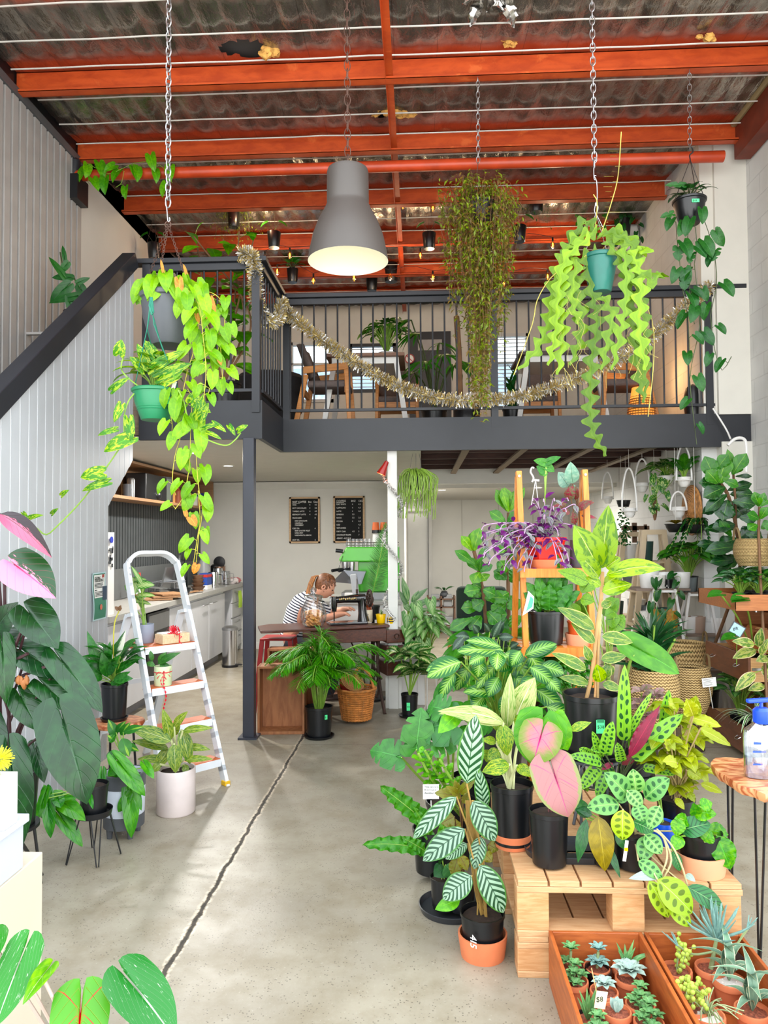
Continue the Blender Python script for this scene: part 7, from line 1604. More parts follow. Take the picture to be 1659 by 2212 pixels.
ml.build('silver_striped_foliage',L_TRAD,t);m2.build('purple_foliage',L_TRADP,t);ms.build('stems',mat('stem_purple','b08ab0',.5),t)
c = V(P(1252,1190,YA).x,YA - .0,z);L_STROM = lm('leaf_stromanthe','8a2434','5f7a4c',trans=.25)
t,_ = add('potted_stromanthe','glass grey pot with tall silver green and dark red leaves, upper shelf',c,.055,.16,[(1330,270,1315,120,100,0),(1350,290,1335,280,10),(1300,290,1230,190,100)],lm('leaf_silvergreen','7fb09a','a8c8b0',trans=.25,rib='4a6a4c'),kk=k3,Yl=YA,mt=M_GREYP,style='cyl',stems=M_STEMB)
m = MB();LL(m,k3,[(1300,380,1330,285,75),(1290,410,1180,440,50),(1360,450,1465,385,60),(1345,550,1330,460,50),(1390,490,1500,510,30),(1310,480,1250,440,40),(1380,420,1480,400,40),(1350,380,1365,300,40)],YA - .03,1 / 3.19,'ovate');m.build('red_leaves',L_STROM,t)
def ex(ml,ms,b):
    for e,tt,w in (((1150,125),(1250,85),60),((1145,130),(1060,110),70),((1140,180),(1080,150),90),((1150,150),(1205,190),70),((1135,185),(1100,210),80)):
        a_,_ = LP(ml,k3(*e),k3(*tt),w / 3.19,YA,0,'heartl');ms.tube(curve([b,P(*k3(1140,350),YA),a_],8),.0045,6)
add('potted_arrowhead','tall stemmed plant with green lobed leaves rising above the timber ladder shelf',V(P(1180,1200,YA).x + .0,YA + .16,z),.05,.1,[],L_MID,extra=ex)
m = MB();m.tube(curve([P(*k3(1050,260),YA - .05),P(*k3(1060,230),YA - .05),P(*k3(1040,190),YA - .05),P(*k3(1050,160),YA - .05),P(*k3(1065,165),YA - .05)],14),.006,6);m.tube([P(*k3(1050,245),YA - .05),P(*k3(1100,250),YA - .05)],.008,6)
for x in (1045,1095): m.tube([P(*k3(1075,245),YA - .05),P(*k3(x,420),YA - .08)],.003,5)
tag(m.build('plastic_hanger',M_CORR),'grey plastic hanger hook standing above the red pot','hanger')
z = zsh[1];c = V(P(1180,1390,YA).x,YA,z)
add('potted_birds_nest_fern','wavy green fern in black pot on the lower timber shelf',c,.11,.19,[(1160,1140,1130,820,110),(1180,1120,1230,850,110),(1200,1140,1330,960,100),(1140,1130,1010,950,90),(1120,1140,990,1020,80),(1210,1140,1340,1060,80),(1190,1100,1290,890,100),(1150,1130,1080,900,90),(1170,1140,1170,960,110),(1230,1130,1380,1010,80),(1150,1100,1000,1070,70),(1170,900,1210,740,120)],lm('leaf_nest2','2f7a24','4c9c34',trans=.25,k=9,a=.1),kk=k3,shape='strap',Yl=YA - .03,sau=(.08,.03),ns=14,wave=.1,wn=4)
t = bpy.data.objects['potted_birds_nest_fern.001'];o = MB().prism([P(*k3(1025,1010),YA - .18),P(*k3(1065,1050),YA - .18),P(*k3(1060,1130),YA - .18),P(*k3(985,1180),YA - .18)],(0,.002,0)).build('care_tag',M_CARD,t,smooth=0);MB().prism([P(*k3(1040,1045),YA - .182),P(*k3(1060,1065),YA - .182),P(*k3(1052,1120),YA - .182),P(*k3(1010,1150),YA - .182)],(0,.001,0)).build('leaf_print',M_TAGG,o,smooth=0);text('ANTHURIUM',P(*k3(985,1165),YA - .184),.013,M_INK,o,'print',ry=72)
c = V(P(1255,1395,YA).x,YA,z)
add('potted_begonia','orange plastic pot with net veined leaves on the lower timber shelf',c,.078,.12,[(1370,1180,1300,1090,90),(1390,1180,1480,1100,90),(1380,1170,1400,1060,110)],L_BEG,kk=k3,Yl=YA - .02,sau=(.09,.065,M_TERRL),mt=mat('pot_orange','d0521c',.4))
c = V(P(1170,1560,YA).x,YA + .05,zsh[2])
add('potted_pothos','leafy green pothos on the lowest timber shelf',c,.09,.15,[],L_MID,extra=lambda ml,ms,b: rosette(ml,ms,b,30,.2,.15,.12,.08,'heart',.4))
# ------------------------------------------------------------ fiddle leaf figs behind
L_FID = lm('leaf_fiddle','4c9a1c','7ec22c',trans=.35,rib='c0e070',k=5,a=.35,rough=.3,vein=.3);L_FIDM = lm('leaf_fiddle_mid','2f7a22','4a9a2c',trans=.25,rib='a0cc60',k=5,a=.35,rough=.3,vein=.25)
def base(px,Y): return V(P(px,1500,Y).x,Y,0)
b0 = base(1060,5.0);t = thing('fiddle_leaf_fig','young fiddle leaf fig with lime top leaves, left of timber shelf','potted plant',b0);pot(t,b0,.14,.26,M_NURS);soil(t,b0 + V(0,0,.24),.12);ml,m2,ms = MB(),MB(),MB()
LL(ml,k3,[(650,735,690,575,100),(640,735,560,630,70),(650,740,650,590,90),(690,880,640,960,90),(700,890,735,940,90)],4.95,1 / 3.19,'obov',ns=10)
LL(m2,k3,[(660,830,515,730,75),(665,820,755,705,65),(680,870,600,780,70),(690,880,695,790,60),(690,880,780,830,60),(700,990,640,960,100),(710,1000,800,1040,100),(700,1050,600,980,110),(720,1080,640,1130,110),(720,1060,860,1060,100),(700,1120,560,1130,100),(740,1150,830,1240,110),(700,1180,620,1280,120),(760,1180,880,1170,110),(640,1200,480,1280,90),(690,1000,580,1020,100)],4.95,1 / 3.19,'obov',ns=10,wave=.05)
ml.build('young_leaves',L_FID,t);m2.build('foliage',L_FIDM,t);ms.tube(curve([b0 + V(0,0,.24),P(*k3(730,1200),5),P(*k3(700,950),5),P(*k3(650,735),4.98)],14),.012,8);ms.build('trunk',M_STEMB,t)
b0 = base(1105,5.6);t = thing('fiddle_leaf_fig','taller fiddle leaf fig behind the timber ladder shelf','potted plant',b0);pot(t,b0,.15,.28,M_NURS);soil(t,b0 + V(0,0,.26),.13);ml,m2,ms = MB(),MB(),MB()
LL(ml,k3,[(890,465,800,310,90),(890,465,860,295,90),(900,460,930,320,90),(900,460,1000,295,70),(890,470,840,300,60)],5.5,1 / 3.19,'obov',ns=10)
LL(m2,k3,[(870,540,755,460,80),(880,540,960,470,80),(890,640,800,560,90),(900,700,830,760,100),(900,760,960,800,100),(890,830,810,870,110),(880,930,785,870,100),(900,950,960,870,110),(890,1020,800,1080,120),(900,1040,950,1150,120),(880,880,830,800,90),(870,1100,780,1180,120),(900,1180,960,1250,120),(880,1200,820,1290,120),(900,620,950,560,80)],5.5,1 / 3.19,'obov',ns=10,wave=.05)
ml.build('young_leaves',L_FID,t);m2.build('foliage',L_FIDM,t);ms.tube(curve([b0 + V(0,0,.26),P(*k3(890,1200),5.6),P(*k3(885,800),5.58),P(*k3(890,470),5.55)],14),.014,8);ms.build('trunk',M_STEMB,t)
L_SILD = lm('leaf_silverdark','23402c','8aa08c','feather',k=8,a=.7,p=.35,trans=.15,rib='4a6a4c')
def ex(ml,ms,b): rosette(ml,ms,b,60,.75,.3,.2,.1,'ovate',.5,up=.15)
add('potted_philodendron','dense mid green bush filling the gap below the fiddle leaf fig',base(1075,4.75),.13,.25,[],L_MID,extra=ex)
add('potted_calathea','dark plant with silver streaked narrow leaves below the figs',V(P(1020,1560,4.3).x,4.35,0),.12,.22,[(620,1330,520,1320,70),(700,1330,600,1400,70),(760,1290,720,1230,60),(800,1300,860,1220,70),(820,1330,925,1330,60),(780,1330,840,1210,60),(680,1300,640,1240,60),(600,1400,500,1380,70),(900,1400,960,1370,60),(900,1430,985,1400,50),(580,1330,500,1420,60)],L_SILD,kk=k3,Yl=4.25,shape='lance')
# hedge of leaves between calathea and ladder (philodendron with mid leaves)
add('potted_spathiphyllum','low leafy green plant in front of the timber ladder shelf',V(P(1200,1600,4.15).x - .25,3.98 + .25,0),.12,.25,[],L_MID,extra=lambda ml,ms,b: rosette(ml,ms,b,40,.5,.28,.2,.08,'lance',.4,up=.3))
# ------------------------------------------------------------ succulent boxes
def sbox(x0,x1,y0,y1,h,label):
    t = thing('succulent_box',label,'box',((x0 + x1) / 2,(y0 + y1) / 2,0),'wooden succulent boxes');th = .013
    for n_,a,b in (('side_board',(x0,y0,0),(x0 + th,y1,h)),('side_board',(x1 - th,y0,0),(x1,y1,h)),('end_board',(x0 + th,y1 - th,0),(x1 - th,y1,h)),('end_board',(x0 + th,y0,0),(x1 - th,y0 + th,h)),('bottom_board',(x0 + th,y0 + th,0),(x1 - th,y1 - th,.01))): MB().bb(a,b).build(n_,M_DRW,t,smooth=0,bevel=.002)
    return t
sbox(.452,.782,1.75,2.735,.185,'left long orange plywood box of small succulents in front of pallets');sbox(.79,1.13,1.75,2.735,.185,'right long orange plywood box of succulents and agave')
M_GRIT = mat('red_grit','8a4a34',.9,var=.4,scale=120);M_PEB = mat('white_pebble','ded8d0',.6,var=.1)
S_BLUE = lm('succ_blue','7fa8a0','9cc0b8',trans=.05,vein=0,ribw=.01,rough=.5,var=.12);S_GRN = lm('succ_green','5f9a5c','86b878',trans=.05,vein=0,ribw=.01,rough=.5,var=.12);S_PALE = lm('succ_pale','a8c4b8','c0d4c8',trans=.05,vein=0,ribw=.01,rough=.5,var=.1);S_AG = lm('agave','6f9078','84a488',trans=.05,vein=0,ribw=.01,edge='d8dcb8',rough=.45)
def rosesucc(ml,c,n,L,W,lay=3,tilt=.5):
    for l in range(lay):
        for i in range(n): a = 2 * pi * (i + l * .5) / n + l * .3;up = tilt + l * .35;d = V(cos(a),sin(a),up).normalized();leaf(ml,c,c + d * L * (1 - .22 * l),W * (1 - .2 * l),'obov',.1,.35,n=V(0,0,1),ns=5,nv=1)
succ = [(1220,2066,'b','tall'),(1275,2053,'t','bluetall'),(1341,2066,'w','agave'),(1241,2117,'g','green'),(1292,2093,'b','blue'),(1359,2112,'r','pale'),(1305,2140,'r','pale2'),(1383,2168,'r','green2'),(1262,2200,'r','aloe'),(1332,2183,'g','paddle'),(1402,2206,'r','green3'),
        (1460,2093,'r','string'),(1518,2062,'r','tree'),(1575,2115,'w','agv'),(1497,2140,'r','string2'),(1528,2190,'w','dry'),(1625,2180,'r','agv2'),(1290,2235,'r','green3'),(1440,2170,'r','string')]
desc = {'tall': 'upright green succulent in terracotta pot, left box back left corner','bluetall': 'blue green flower like succulent on stalk, left box back middle','agave': 'curved pointed aloe in white gravel pot, left box back right','green': 'bushy green rosette succulent with dark pot rim, left box left side','blue': 'powder blue star rosette succulent, left box centre','pale': 'large pale silver rosette with pink edges, left box right side','pale2': 'small silver rosette beside the yellow price tag','green2': 'green cluster rosettes, left box right edge','aloe': 'thin upright aloe, left box near bottom edge of the photo','paddle': 'grey paddle leaf succulent in gravel, left box bottom','green3': 'fat green rosette cut by the bottom edge','string': 'trailing yellow green button leaves, right box left side','tree': 'tall blue finger leaved succulent tree, right box back','agv': 'striped agave with long curling cream edged leaves, right box','string2': 'dark trailing succulent with small yellow leaves, right box','dry': 'tangled dry stems in white pebbles, right box front','agv2': 'variegated agave rosette at the right box edge'}
for i,(px,py,dk,kd) in enumerate(succ):
    r = .047 if px < 1430 else .054;h = r * 1.75;q = PZ(px,py,h + .012);c = V(q.x,q.y,.0125)
    lo,hi = (.467 + r,.767 - r) if px < 1430 else (.805 + r,1.115 - r);c.x = min(max(c.x,lo),hi);c.y = min(c.y,2.72 - r)
    lb = desc[kd] + (', second' if [s[3] for s in succ[:i]].count(kd) else '')
    t = thing('potted_succulent',lb,'potted succulent',c,'succulents in the plywood boxes');pot(t,c,r,h,M_TERRA if i % 4 or i > 11 else M_NURS,'terra',seg=20)
    o = soil(t,c + V(0,0,h * .88),r * .84);o.data.materials.clear();o.data.materials.append(M_GRIT if dk != 'w' else M_PEB)
    m = MB();
    for _ in range(16): a,k = U(0,6.3),U(0,r * .75);m.blob(c + V(cos(a) * k,sin(a) * k,h * .9),(U(.003,.007),U(.003,.007),.004),6,4)
    m.build('pebbles',M_PEB if dk == 'w' else M_GRIT,t);ml,ms = MB(),MB();b = c + V(0,0,h * .9);mt = S_GRN
    if kd in ('tall','bluetall'):
        ms.tube([b,b + V(.005,0,.06)],.005);rosesucc(ml,b + V(.005,0,.06),7,.04,.016,3,.6);rosesucc(ml,b + V(-.01,0,.02),6,.035,.015,2,.3);mt = S_BLUE if kd == 'bluetall' else S_GRN
    elif kd in ('blue','pale','pale2'):
        L = .065 if kd == 'pale' else .045;rosesucc(ml,b + V(0,0,.025),8,L,L * .5,3,.25);mt = S_BLUE if kd == 'blue' else S_PALE
    elif kd.startswith('green'):
        for dx,dy,dz in ((0,0,.03),(.025,.01,.015),(-.025,-.01,.02),(.0,-.03,.01),(.01,.03,.04)): rosesucc(ml,b + V(dx,dy,dz),6,.032,.017,2,.35);ms.tube([b,b + V(dx,dy,dz)],.003)
    elif kd in ('agave','aloe'):
        for k in range(6): a = k * 1.1 + .4;e = b + V(cos(a) * .035,sin(a) * .02,U(.06,.11));leaf(ml,b,e,.014,'lance',.05,.4,ns=6,nv=1)
        if kd == 'agave': leaf(ml,b,b + V(.1,-.02,.07),.02,'lance',.15,.4,ns=8,nv=1)
    elif kd == 'paddle': 
        for a in (0,1.2,2.6,4): leaf(ml,b,b + V(cos(a) * .02,sin(a) * .015,.045),.028,'obov',.05,.3,nv=1);mt = S_PALE
    elif kd.startswith('string'):
        for k in range(6):
            a = U(0,6.3);pts = [b,b + V(cos(a) * .03,sin(a) * .03,U(.02,.1 if kd == 'string' else .04)),b + V(cos(a) * .06,sin(a) * .05,U(0,.12 if kd == 'string' else .02))];cc = curve(pts,8);ms.tube(cc,.0015,4)
            for q_ in cc[2:]: ml.blob(q_ + V(U(-.006,.006),0,U(-.004,.004)),(.008,.006,.008),8,5)
        mt = mat('button_leaf','a8c04a',.5,var=.2)
    elif kd == 'tree':
        tp = b + V(.02,0,.1);ms.tube([b,b + V(.01,0,.05),tp],[.009,.007,.006]);
        for k in range(26): a = k * 2.4;u_ = 1 - k / 26;d = V(cos(a) * u_,sin(a) * u_,1.25 - u_ * .9).normalized();ml.tube([tp,tp + d * U(.06,.11),tp + d * U(.11,.15) + V(0,0,.01)],[.005,.0045,.001],6)
        for a in (.2,3.2): e = b + V(cos(a) * .12,-.02,.12 + .03 * cos(a));ms.tube(curve([b + V(.01,0,.06),b + V(cos(a) * .06,0,.05),e],8),.004);[ml.tube([e,e + V(cos(a) * .03 + U(-.02,.02),U(-.02,.02),.04)],[.004,.001],5) for _ in range(6)]
        mt = S_BLUE
    elif kd.startswith('agv'):
        for k in range(10): a = k * .63 + .2;e = b + V(cos(a) * .11,sin(a) * .08,.05 + .06 * (k % 3));leaf(ml,b,e,.032,'lance',.3,.35,n=V(0,0,1),ns=12,nv=2,curl=.2)
        mt = S_AG
    elif kd == 'dry':
        for k in range(22): a = U(0,6.3);ms.tube(curve([b,b + V(cos(a) * .03,sin(a) * .03,U(.02,.06)),b + V(cos(a) * U(.05,.12),sin(a) * .08,U(.0,.05))],6),.002,4)
        rosesucc(ml,b,5,.02,.01,1)
    ml.build('foliage',mt,t)
    if ms.v: ms.build('stems',mat('succ_stem','8a9a6a',.6,var=.2),t)
o = thing('price_tag','cream price tag on stake in the left succulent box','tag',PZ(1290,2130,.12));c = PZ(1298,2160,.17);card(o,c,.036,.052,'$8',mt=mat('tag_cream','ece6b8',.6),ts=.022,rz=.15,tilt=.2);MB().tube([c + V(-.012,.002,.02),c + V(-.025,.01,.09)],.0015).build('stake',M_PINE,o);MB().tube([c + V(0,.002,-.02),c + V(0,.01,-.12)],.0015).build('stake',M_PINE,o)
tag(MB().prism([PZ(1560,2040,.1),PZ(1600,2090,.1),PZ(1608,2070,.13),PZ(1580,2045,.15)],(.0,.01,.0)).build('slate_piece',mat('slate','5c5450',.8)),'dark driftwood slate piece in the right succulent box','slate')
# ------------------------------------------------------------ live edge table and sanitiser
ZTb = .72;pts = [PZ(x,y,ZTb) for x,y in ((1534,1646),(1545,1637),(1570,1635),(1600,1638),(1640,1636),(1690,1640),(1740,1665),(1730,1700),(1690,1712),(1655,1716),(1630,1705),(1600,1698),(1575,1682),(1552,1668),(1538,1656))]
cx_ = sum((p for p in pts),V(0,0,0)) / len(pts);t = thing('live_edge_table','live edge timber slab side table with thin black legs','table',(cx_.x,cx_.y,0));m = MB();pp = []
for i in range(len(pts)):
    a,b = pts[i],pts[(i + 1) % len(pts)]
    for k in range(3): q = a.lerp(b,k / 3);pp.append(q + V(noise.noise(q * 30) * .006,noise.noise(q * 30 + V(5,0,0)) * .006,0))
m.prism([cx_ + (p - cx_) * .97 + V(0,0,-.028) for p in pp],(0,0,.001))
n = len(pp);m = MB();vs = [cx_ + (p - cx_) * .94 + V(0,0,-.032) for p in pp] + [p + V(0,0,-.012) for p in pp] + [cx_ + (p - cx_) * .985 for p in pp]
m.add(vs,[tuple(reversed(range(n))),tuple(range(2 * n,3 * n))] + [(l * n + i,l * n + (i + 1) % n,(l + 1) * n + (i + 1) % n,(l + 1) * n + i) for l in (0,1) for i in range(n)])
mm,b = newmat('slab_wood');o = xobj();g = xnoise(xmap(o,(3,9,3)),3,5,.6,1.2);setc(b,xmix(xstep(g,.42,.6),hx('9a4a28'),hx('d89a6a')));b.inputs['Roughness'].default_value = .35
m.build('slab',mm,t,smooth=60)
for (ax_,ay_,bx_,by_) in ((1572,1690,1579,2010),(1583,1692,1581,2012),(1630,1706,1640,2098),(1654,1714,1642,2100)):
    a = PZ(ax_,ay_,ZTb - .03);b = PZ(bx_,by_,.003);MB().tube([a,b],.0045,6).build('leg',M_BLK2,t)
for x,y in ((1.42,2.95),(1.5,2.7)): MB().tube([(x - .03,y - .02,ZTb - .03),(x,y,.003),(x + .03,y - .02,ZTb - .03)],.0045,6).build('leg',M_BLK2,t)
c = PZ(1648,1678,ZTb);t = thing('sanitiser_bottle','clear pump bottle of hand sanitiser with blue pump on slab table','bottle',c);w = S(38,c.y)
gl = glass('bottle_clear',(.9,.94,1),.72);MB().lathe(c,[(0,.001),(w * .9,.001),(w,.01),(w,.15),(w * .95,.17),(w * .5,.195),(w * .4,.2)],28,sy=.6).build('bottle',gl,t)
MB().lathe(c,[(0,.003),(w * .95,.003),(w * .96,.08),(0,.08)],28,sy=.6).build('gel',glass('gel',(.82,.88,.96),.8),t)
M_PB = mat('pump_blue','1848d8',.35);MB().lathe(c,[(w * .42,.195),(w * .45,.2),(w * .45,.24),(w * .3,.25),(.006,.25),(.006,.27),(0,.27)],20).build('collar',M_PB,t);MB().bar(c + V(-.055,-.01,.275),c + V(.03,.0,.278),.022,.014).build('pump_head',M_PB,t,bevel=.004);MB().tube([c + V(0,0,.02),c + V(0,0,.2)],.004).build('dip_tube',M_CARD,t)
m = MB();m.box(c + V(-w * .4,-w * .56,.1),(w * .7,.001,.006));m.box(c + V(-w * .4,-w * .56,.13),(w * .6,.001,.008));m.box(c + V(-w * .5,-w * .55,.055),(w * .5,.001,.005));m.build('blue_print',M_PB,t,smooth=0)
# ================================================================== rear right: chest, shelves, pots, baskets
M_BRN = wood('drawer_brown','7a4526','653619',.45,sc=(3,3,12));M_ORW = wood('chest_orange','b9733c','9c5a2a',.5)
XD = 2.29
t = thing('chest_of_drawers','brown timber chest with pulled out drawers by the right wall','drawers',(2.7,5.75,0))
MB().bb((2.62,5.3,0),(3.0,6.14,.84)).build('carcass',M_ORW,t,smooth=0)
MB().bb((2.55,5.3,.84),(3.0,6.14,.87)).build('top_board',M_ORW,t,smooth=0)
for i,(z0,z1,xd) in enumerate(((.56,.755,XD),(.3,.5,2.55),(.045,.235,XD))):
    d = MB().bb((xd,5.33,z0),(xd + .02,6.1,z1)).build('drawer',M_BRN,t,smooth=0,bevel=.003)
    MB().bb((xd + .02,5.34,z0 + .01),(2.9,5.355,z1 - .02)).build('drawer_side',M_PINE,d,smooth=0);MB().bb((xd + .02,6.08,z0 + .01),(2.9,6.095,z1 - .02)).build('drawer_side',M_PINE,d,smooth=0);MB().bb((xd + .02,5.35,z0 + .01),(2.9,6.09,z0 + .02)).build('drawer_base',M_PINE,d,smooth=0)
    MB().bb((xd + .03,5.33,(z0 + z1) / 2 - .008),(2.9,5.34,(z0 + z1) / 2 + .008)).build('runner',M_SAT,d,smooth=0)
    for y in (5.5,5.93): MB().tube(curve([(xd,y - .03,(z0 + z1) / 2 + .01),(xd - .025,y - .02,(z0 + z1) / 2 - .005),(xd - .025,y + .02,(z0 + z1) / 2 - .005),(xd,y + .03,(z0 + z1) / 2 + .01)],9),.004,6).build('handle',M_CHROME,d)
# open unit and tray behind, above
t = thing('shelf_unit','orange brown open timber unit on top of the brown chest','shelf',(2.7,5.8,.87))
MB().bb((2.5,5.35,.872),(2.99,6.1,.89)).build('lower_board',M_ORW,t,smooth=0);MB().bb((2.45,5.35,1.03),(2.99,6.1,1.05)).build('upper_board',M_ORW,t,smooth=0);MB().bb((2.52,6.06,.89),(2.99,6.09,1.03)).build('end_board',M_ORW,t,smooth=0);MB().bb((2.52,5.36,.89),(2.55,5.4,1.03)).build('upright',M_ORW,t,smooth=0)
t = thing('display_tray','shallow orange timber tray holding small potted plants by right wall','tray',(2.6,5.6,1.06));a = P(1590,1312,5.3);zt = P(1600,1285,5.3).z;x0 = a.x
for a_,b_ in (((x0,5.3,1.08),(x0 + .015,6.0,zt)),((x0,5.3,1.08),(3.0,5.315,zt)),((x0,5.985,1.08),(3.0,6.0,zt)),((x0,5.3,1.07),(3.0,6.0,1.08))): MB().bb(a_,b_).build('board',M_ORW,t,smooth=0)
for x in (x0 + .18,2.92): MB().tube([(x,5.4,1.05),(x,5.4,1.07)],.01).build('leg',M_SAT,t)
# small plants in the tray
L_STRG = lm('leaf_calgreen','2c7a2a','7cc04c','feather',k=7,a=.8,p=.6,trans=.25);L_WM = lm('leaf_watermelon','2a6a34','9ab8a0','feather',k=5,a=.5,p=.5,trans=.2)
for i,(px,Yq,lmt,shp,lb) in enumerate(((1600,5.55,L_WM,'ovate','striped watermelon leaved plant in small black pot on the tray'),(1640,5.5,L_STRG,'ellip','bright striped leaf plant in black pot at tray front right'),(1618,5.8,L_MID,'lance','bushy green plant in small pot at the back of the tray'),(1655,5.8,L_STRG,'ovate','light green leafy plant at the far right edge of tray'))):
    c = V(P(px,1290,Yq).x,Yq,1.081);grp('potted_plant',lb,c,.06,.1,M_NURS,lambda ml,ms,b: (rosette(ml,ms,b,22,.14,.1,.11,.07,shp,.3,up=.3),(lmt,M_STEM))[1])
# wicker tray with wooden kits, on the top drawer
c = V(2.52,5.62,.757);t = thing('wicker_tray','orange brown wicker tray of wooden kits resting on top open drawer','basket',c)
m = MB()
for k in range(5): m.torus(c + V(0,0,.012 + .016 * k),.2 + .012 * k,.011,30,6,None,sx=1,sy=1.25)
m.lathe(c,[(0,.006),(.2,.006)],24,sy=1.25);m.build('woven_body',mat('wicker_red','a8602c',.6,var=.3,scale=40),t)
for i in range(5):
    q = c + V(U(-.1,.1),-.16 + .08 * i,.09);simple('wooden_kit','flat pack wooden gift kit lying in the wicker tray, ' + ('front','second','middle','fourth','rear')[i],'kit',lambda m: m.box(q,(.02,.1,.14),Matrix.Rotation(U(-.5,.5),3,'Z') @ Matrix.Rotation(U(-.9,.9),3,'Y')),M_PINE if i % 2 else M_ORW,group='wooden kits in the wicker tray',smooth=0)
q = P(1592,1360,5.4);t = thing('framed_card','small dark edged printed card tilted above the wicker tray','card',q);Mx = Matrix.Rotation(.55,3,'Y');MB().box(q,(.1,.004,.085),Mx).build('border',M_GREYP,t,smooth=0);MB().box(q + V(0,-.003,0),(.085,.002,.07),Mx).build('face',mat('card_blue','a8ccd8',.4),t,smooth=0)
text('gift',q + V(-.03,-.006,0),.03,M_INK,t,'print');MB().tube([q + V(0,.004,-.04),q + V(.0,.02,-.25)],.003).build('stake',M_STEM,t)
# variegated rubber plant & spider plant in the drawers
L_VRUB = lm('leaf_vrubber','5f8a3c','b8c868','marble',p=.5,trans=.25,edge='e8d8a8',rib='e0c8a0')
k8 = lambda x,y: (1450 + x / 4.425,1200 + y / 4.425)
def ex(ml,ms,b): LL(ml,k8,[(795,850,580,820,100),(830,870,865,690,90),(810,900,585,985,110),(850,950,930,790,70),(925,980,810,1010,90),(870,1060,960,1200,80),(800,1120,610,1300,110),(890,1240,735,1290,90),(920,1090,990,1000,80)],5.2,1 / 4.425,'ovate',ms=ms,root=b)
add('potted_rubber_plant','cream edged rubber plant growing from the open upper drawer',V(2.55,5.5,.585),.08,.13,[],L_VRUB,extra=ex)
def ex(ml,ms,b):
    for e in ((470,370),(690,400),(600,780),(700,420)): a = P(*k8(*e),5.3);ms.tube(curve([b,b.lerp(a,.5) + V(0,-.02,.05),a],8),.006,6);leaf(ml,a,a + V(-.1,-.02,-.02),.1,'heartl')
add('potted_arrowhead','pale stalked arrow leaf plant rising from the upper drawer',V(2.5,5.72,.585),.06,.12,[],L_MID,extra=ex)
L_SPI = lm('leaf_spider','dfe6c8','3f8a34','plain',trans=.25);
def spim():
    m,b = newmat('leaf_spider_stripe');u,w,_ = xuv();v = xabs(w * 2 - 1);setc(b,xmix(xstep(v,.45,.6),hx('3f7f34'),hx('dfe8cc')));b.inputs['Roughness'].default_value = .4;return m
L_SPI = spim()
def ex(ml,ms,b): grass(ml,b,46,.42,.022,.55,bend=.35,az=(120,330));grass(ml,b,14,.34,.02,.9)
t,c = add('potted_spider_plant','white striped spider plant spilling from the bottom drawer',V(2.42,5.5,.07),.08,.16,[],L_SPI,extra=ex);t['label'] = t['label']
def ex(ml,ms,b): rosette(ml,ms,b,26,.3,.13,.12,.09,'heart',.3,up=.3)
t,c = add('potted_syngonium','green leafy plant with white care card, behind the spider plant',V(2.45,5.85,.07),.08,.16,[],lm('leaf_net','2f7a34','8cc070','feather',k=6,a=.6,p=.7,trans=.2),extra=ex);card(t,P(1532,1474,5.5),.1,.065,rows=6,mt=M_CARD,name='care_card',tilt=-.1);MB().tube([P(1532,1484,5.51),P(1540,1530,5.6)],.003).build('card_stake',M_CARD,t)
# baskets ------------------------------------------------------------
def seagrass():
    m,b = newmat('seagrass');u,v,_ = xuv();g = xabs(xsin(v * 75 + xsin(u * 260) * .6));n = xnoise(xobj(),30,3);setc(b,xmix(xstep(g * .7 + n * .4,.25,.8),hx('8a6c3c'),hx('cfae74')));b.inputs['Roughness'].default_value = .8;bump(b,g,.9,.012);return m
M_SEA = seagrass();M_BEI0 = mat('stool_dark','3a2c22',.6)
def basket(name,label,c,r,h,belly=1.18,handles=True,folded=0):
    c = V(c);t = thing(name,label,'basket',c,None);pr = [(0,0)] + [(r * (.72 + (belly - .72) * sin(pi * min(1,.1 + v * .62)) - .12 * v * v),h * v) for v in [k / 12 for k in range(13)]]
    pr += [(pr[-1][0] - .012,h),(pr[-1][0] - .015,h * .9)];MB().lathe(c,pr,36).build('woven_body',M_SEA,t)
    if handles:
        rr = pr[-3][0]
        for s_ in (-1,1): MB().tube(curve([c + V(s_ * rr,-.05,h * .95),c + V(s_ * rr * 1.03,-.02,h + .07),c + V(s_ * rr * 1.03,.04,h + .07),c + V(s_ * rr,.07,h * .95)],12),.008,6).build('handle',M_SEA,t)
    return t
q = PZ(1412,1535,0);cb1 = V(P(1413,1500,4.95).x,5.0,0)
basket('seagrass_basket','big woven seagrass basket holding the spiky dark palm',V(P(1413,1450,5.3).x,5.35,.281),.165,.38)
basket('seagrass_basket','round bellied seagrass basket leaning beside the brown drawers',V(P(1497,1450,5.6).x,5.7,.281),.13,.34,1.35)
basket('seagrass_basket','seagrass basket behind, below the white pot shelves',V(P(1492,1400,6.3).x,6.4,0),.16,.7,1.2)
for px,Yy,lb in ((1413,5.35,'big seagrass basket with the spiky palm'),(1497,5.7,'round bellied seagrass basket')):
    simple('low_stool','low dark round stool under the ' + lb,'stool',lambda m: m.lathe((P(px,1450,Yy - .05).x,Yy,0),[(0,0),(.09,0),(.09,.02),(.03,.04),(.03,.25),(.1,.265),(.1,.28),(0,.28)],18),M_BEI0)
def ex(ml,ms,b):
    for i in range(70):
        a = U(0,6.3);k = U(.3,1);o = V(cos(a),sin(a) * .8,0);st = b + V(0,0,U(.02,.3));e = st + o * .38 * k + V(0,0,.38 * (1 - k) + .05);leaf(ml,st,e,.032,'lance',.12,.3,ns=6,nv=1)
    for i in range(4): e = b + V(U(-.12,.15),U(-.1,.1),U(.2,.42));ms.tube([b,e],.008)
t,c = add('potted_palm','dark spiky dracaena standing in the big seagrass basket',V(P(1413,1450,5.3).x,5.35,.3),.12,.28,[],lm('leaf_spiky','1c4a2a','2c6a34',trans=.15,rough=.3),extra=ex)
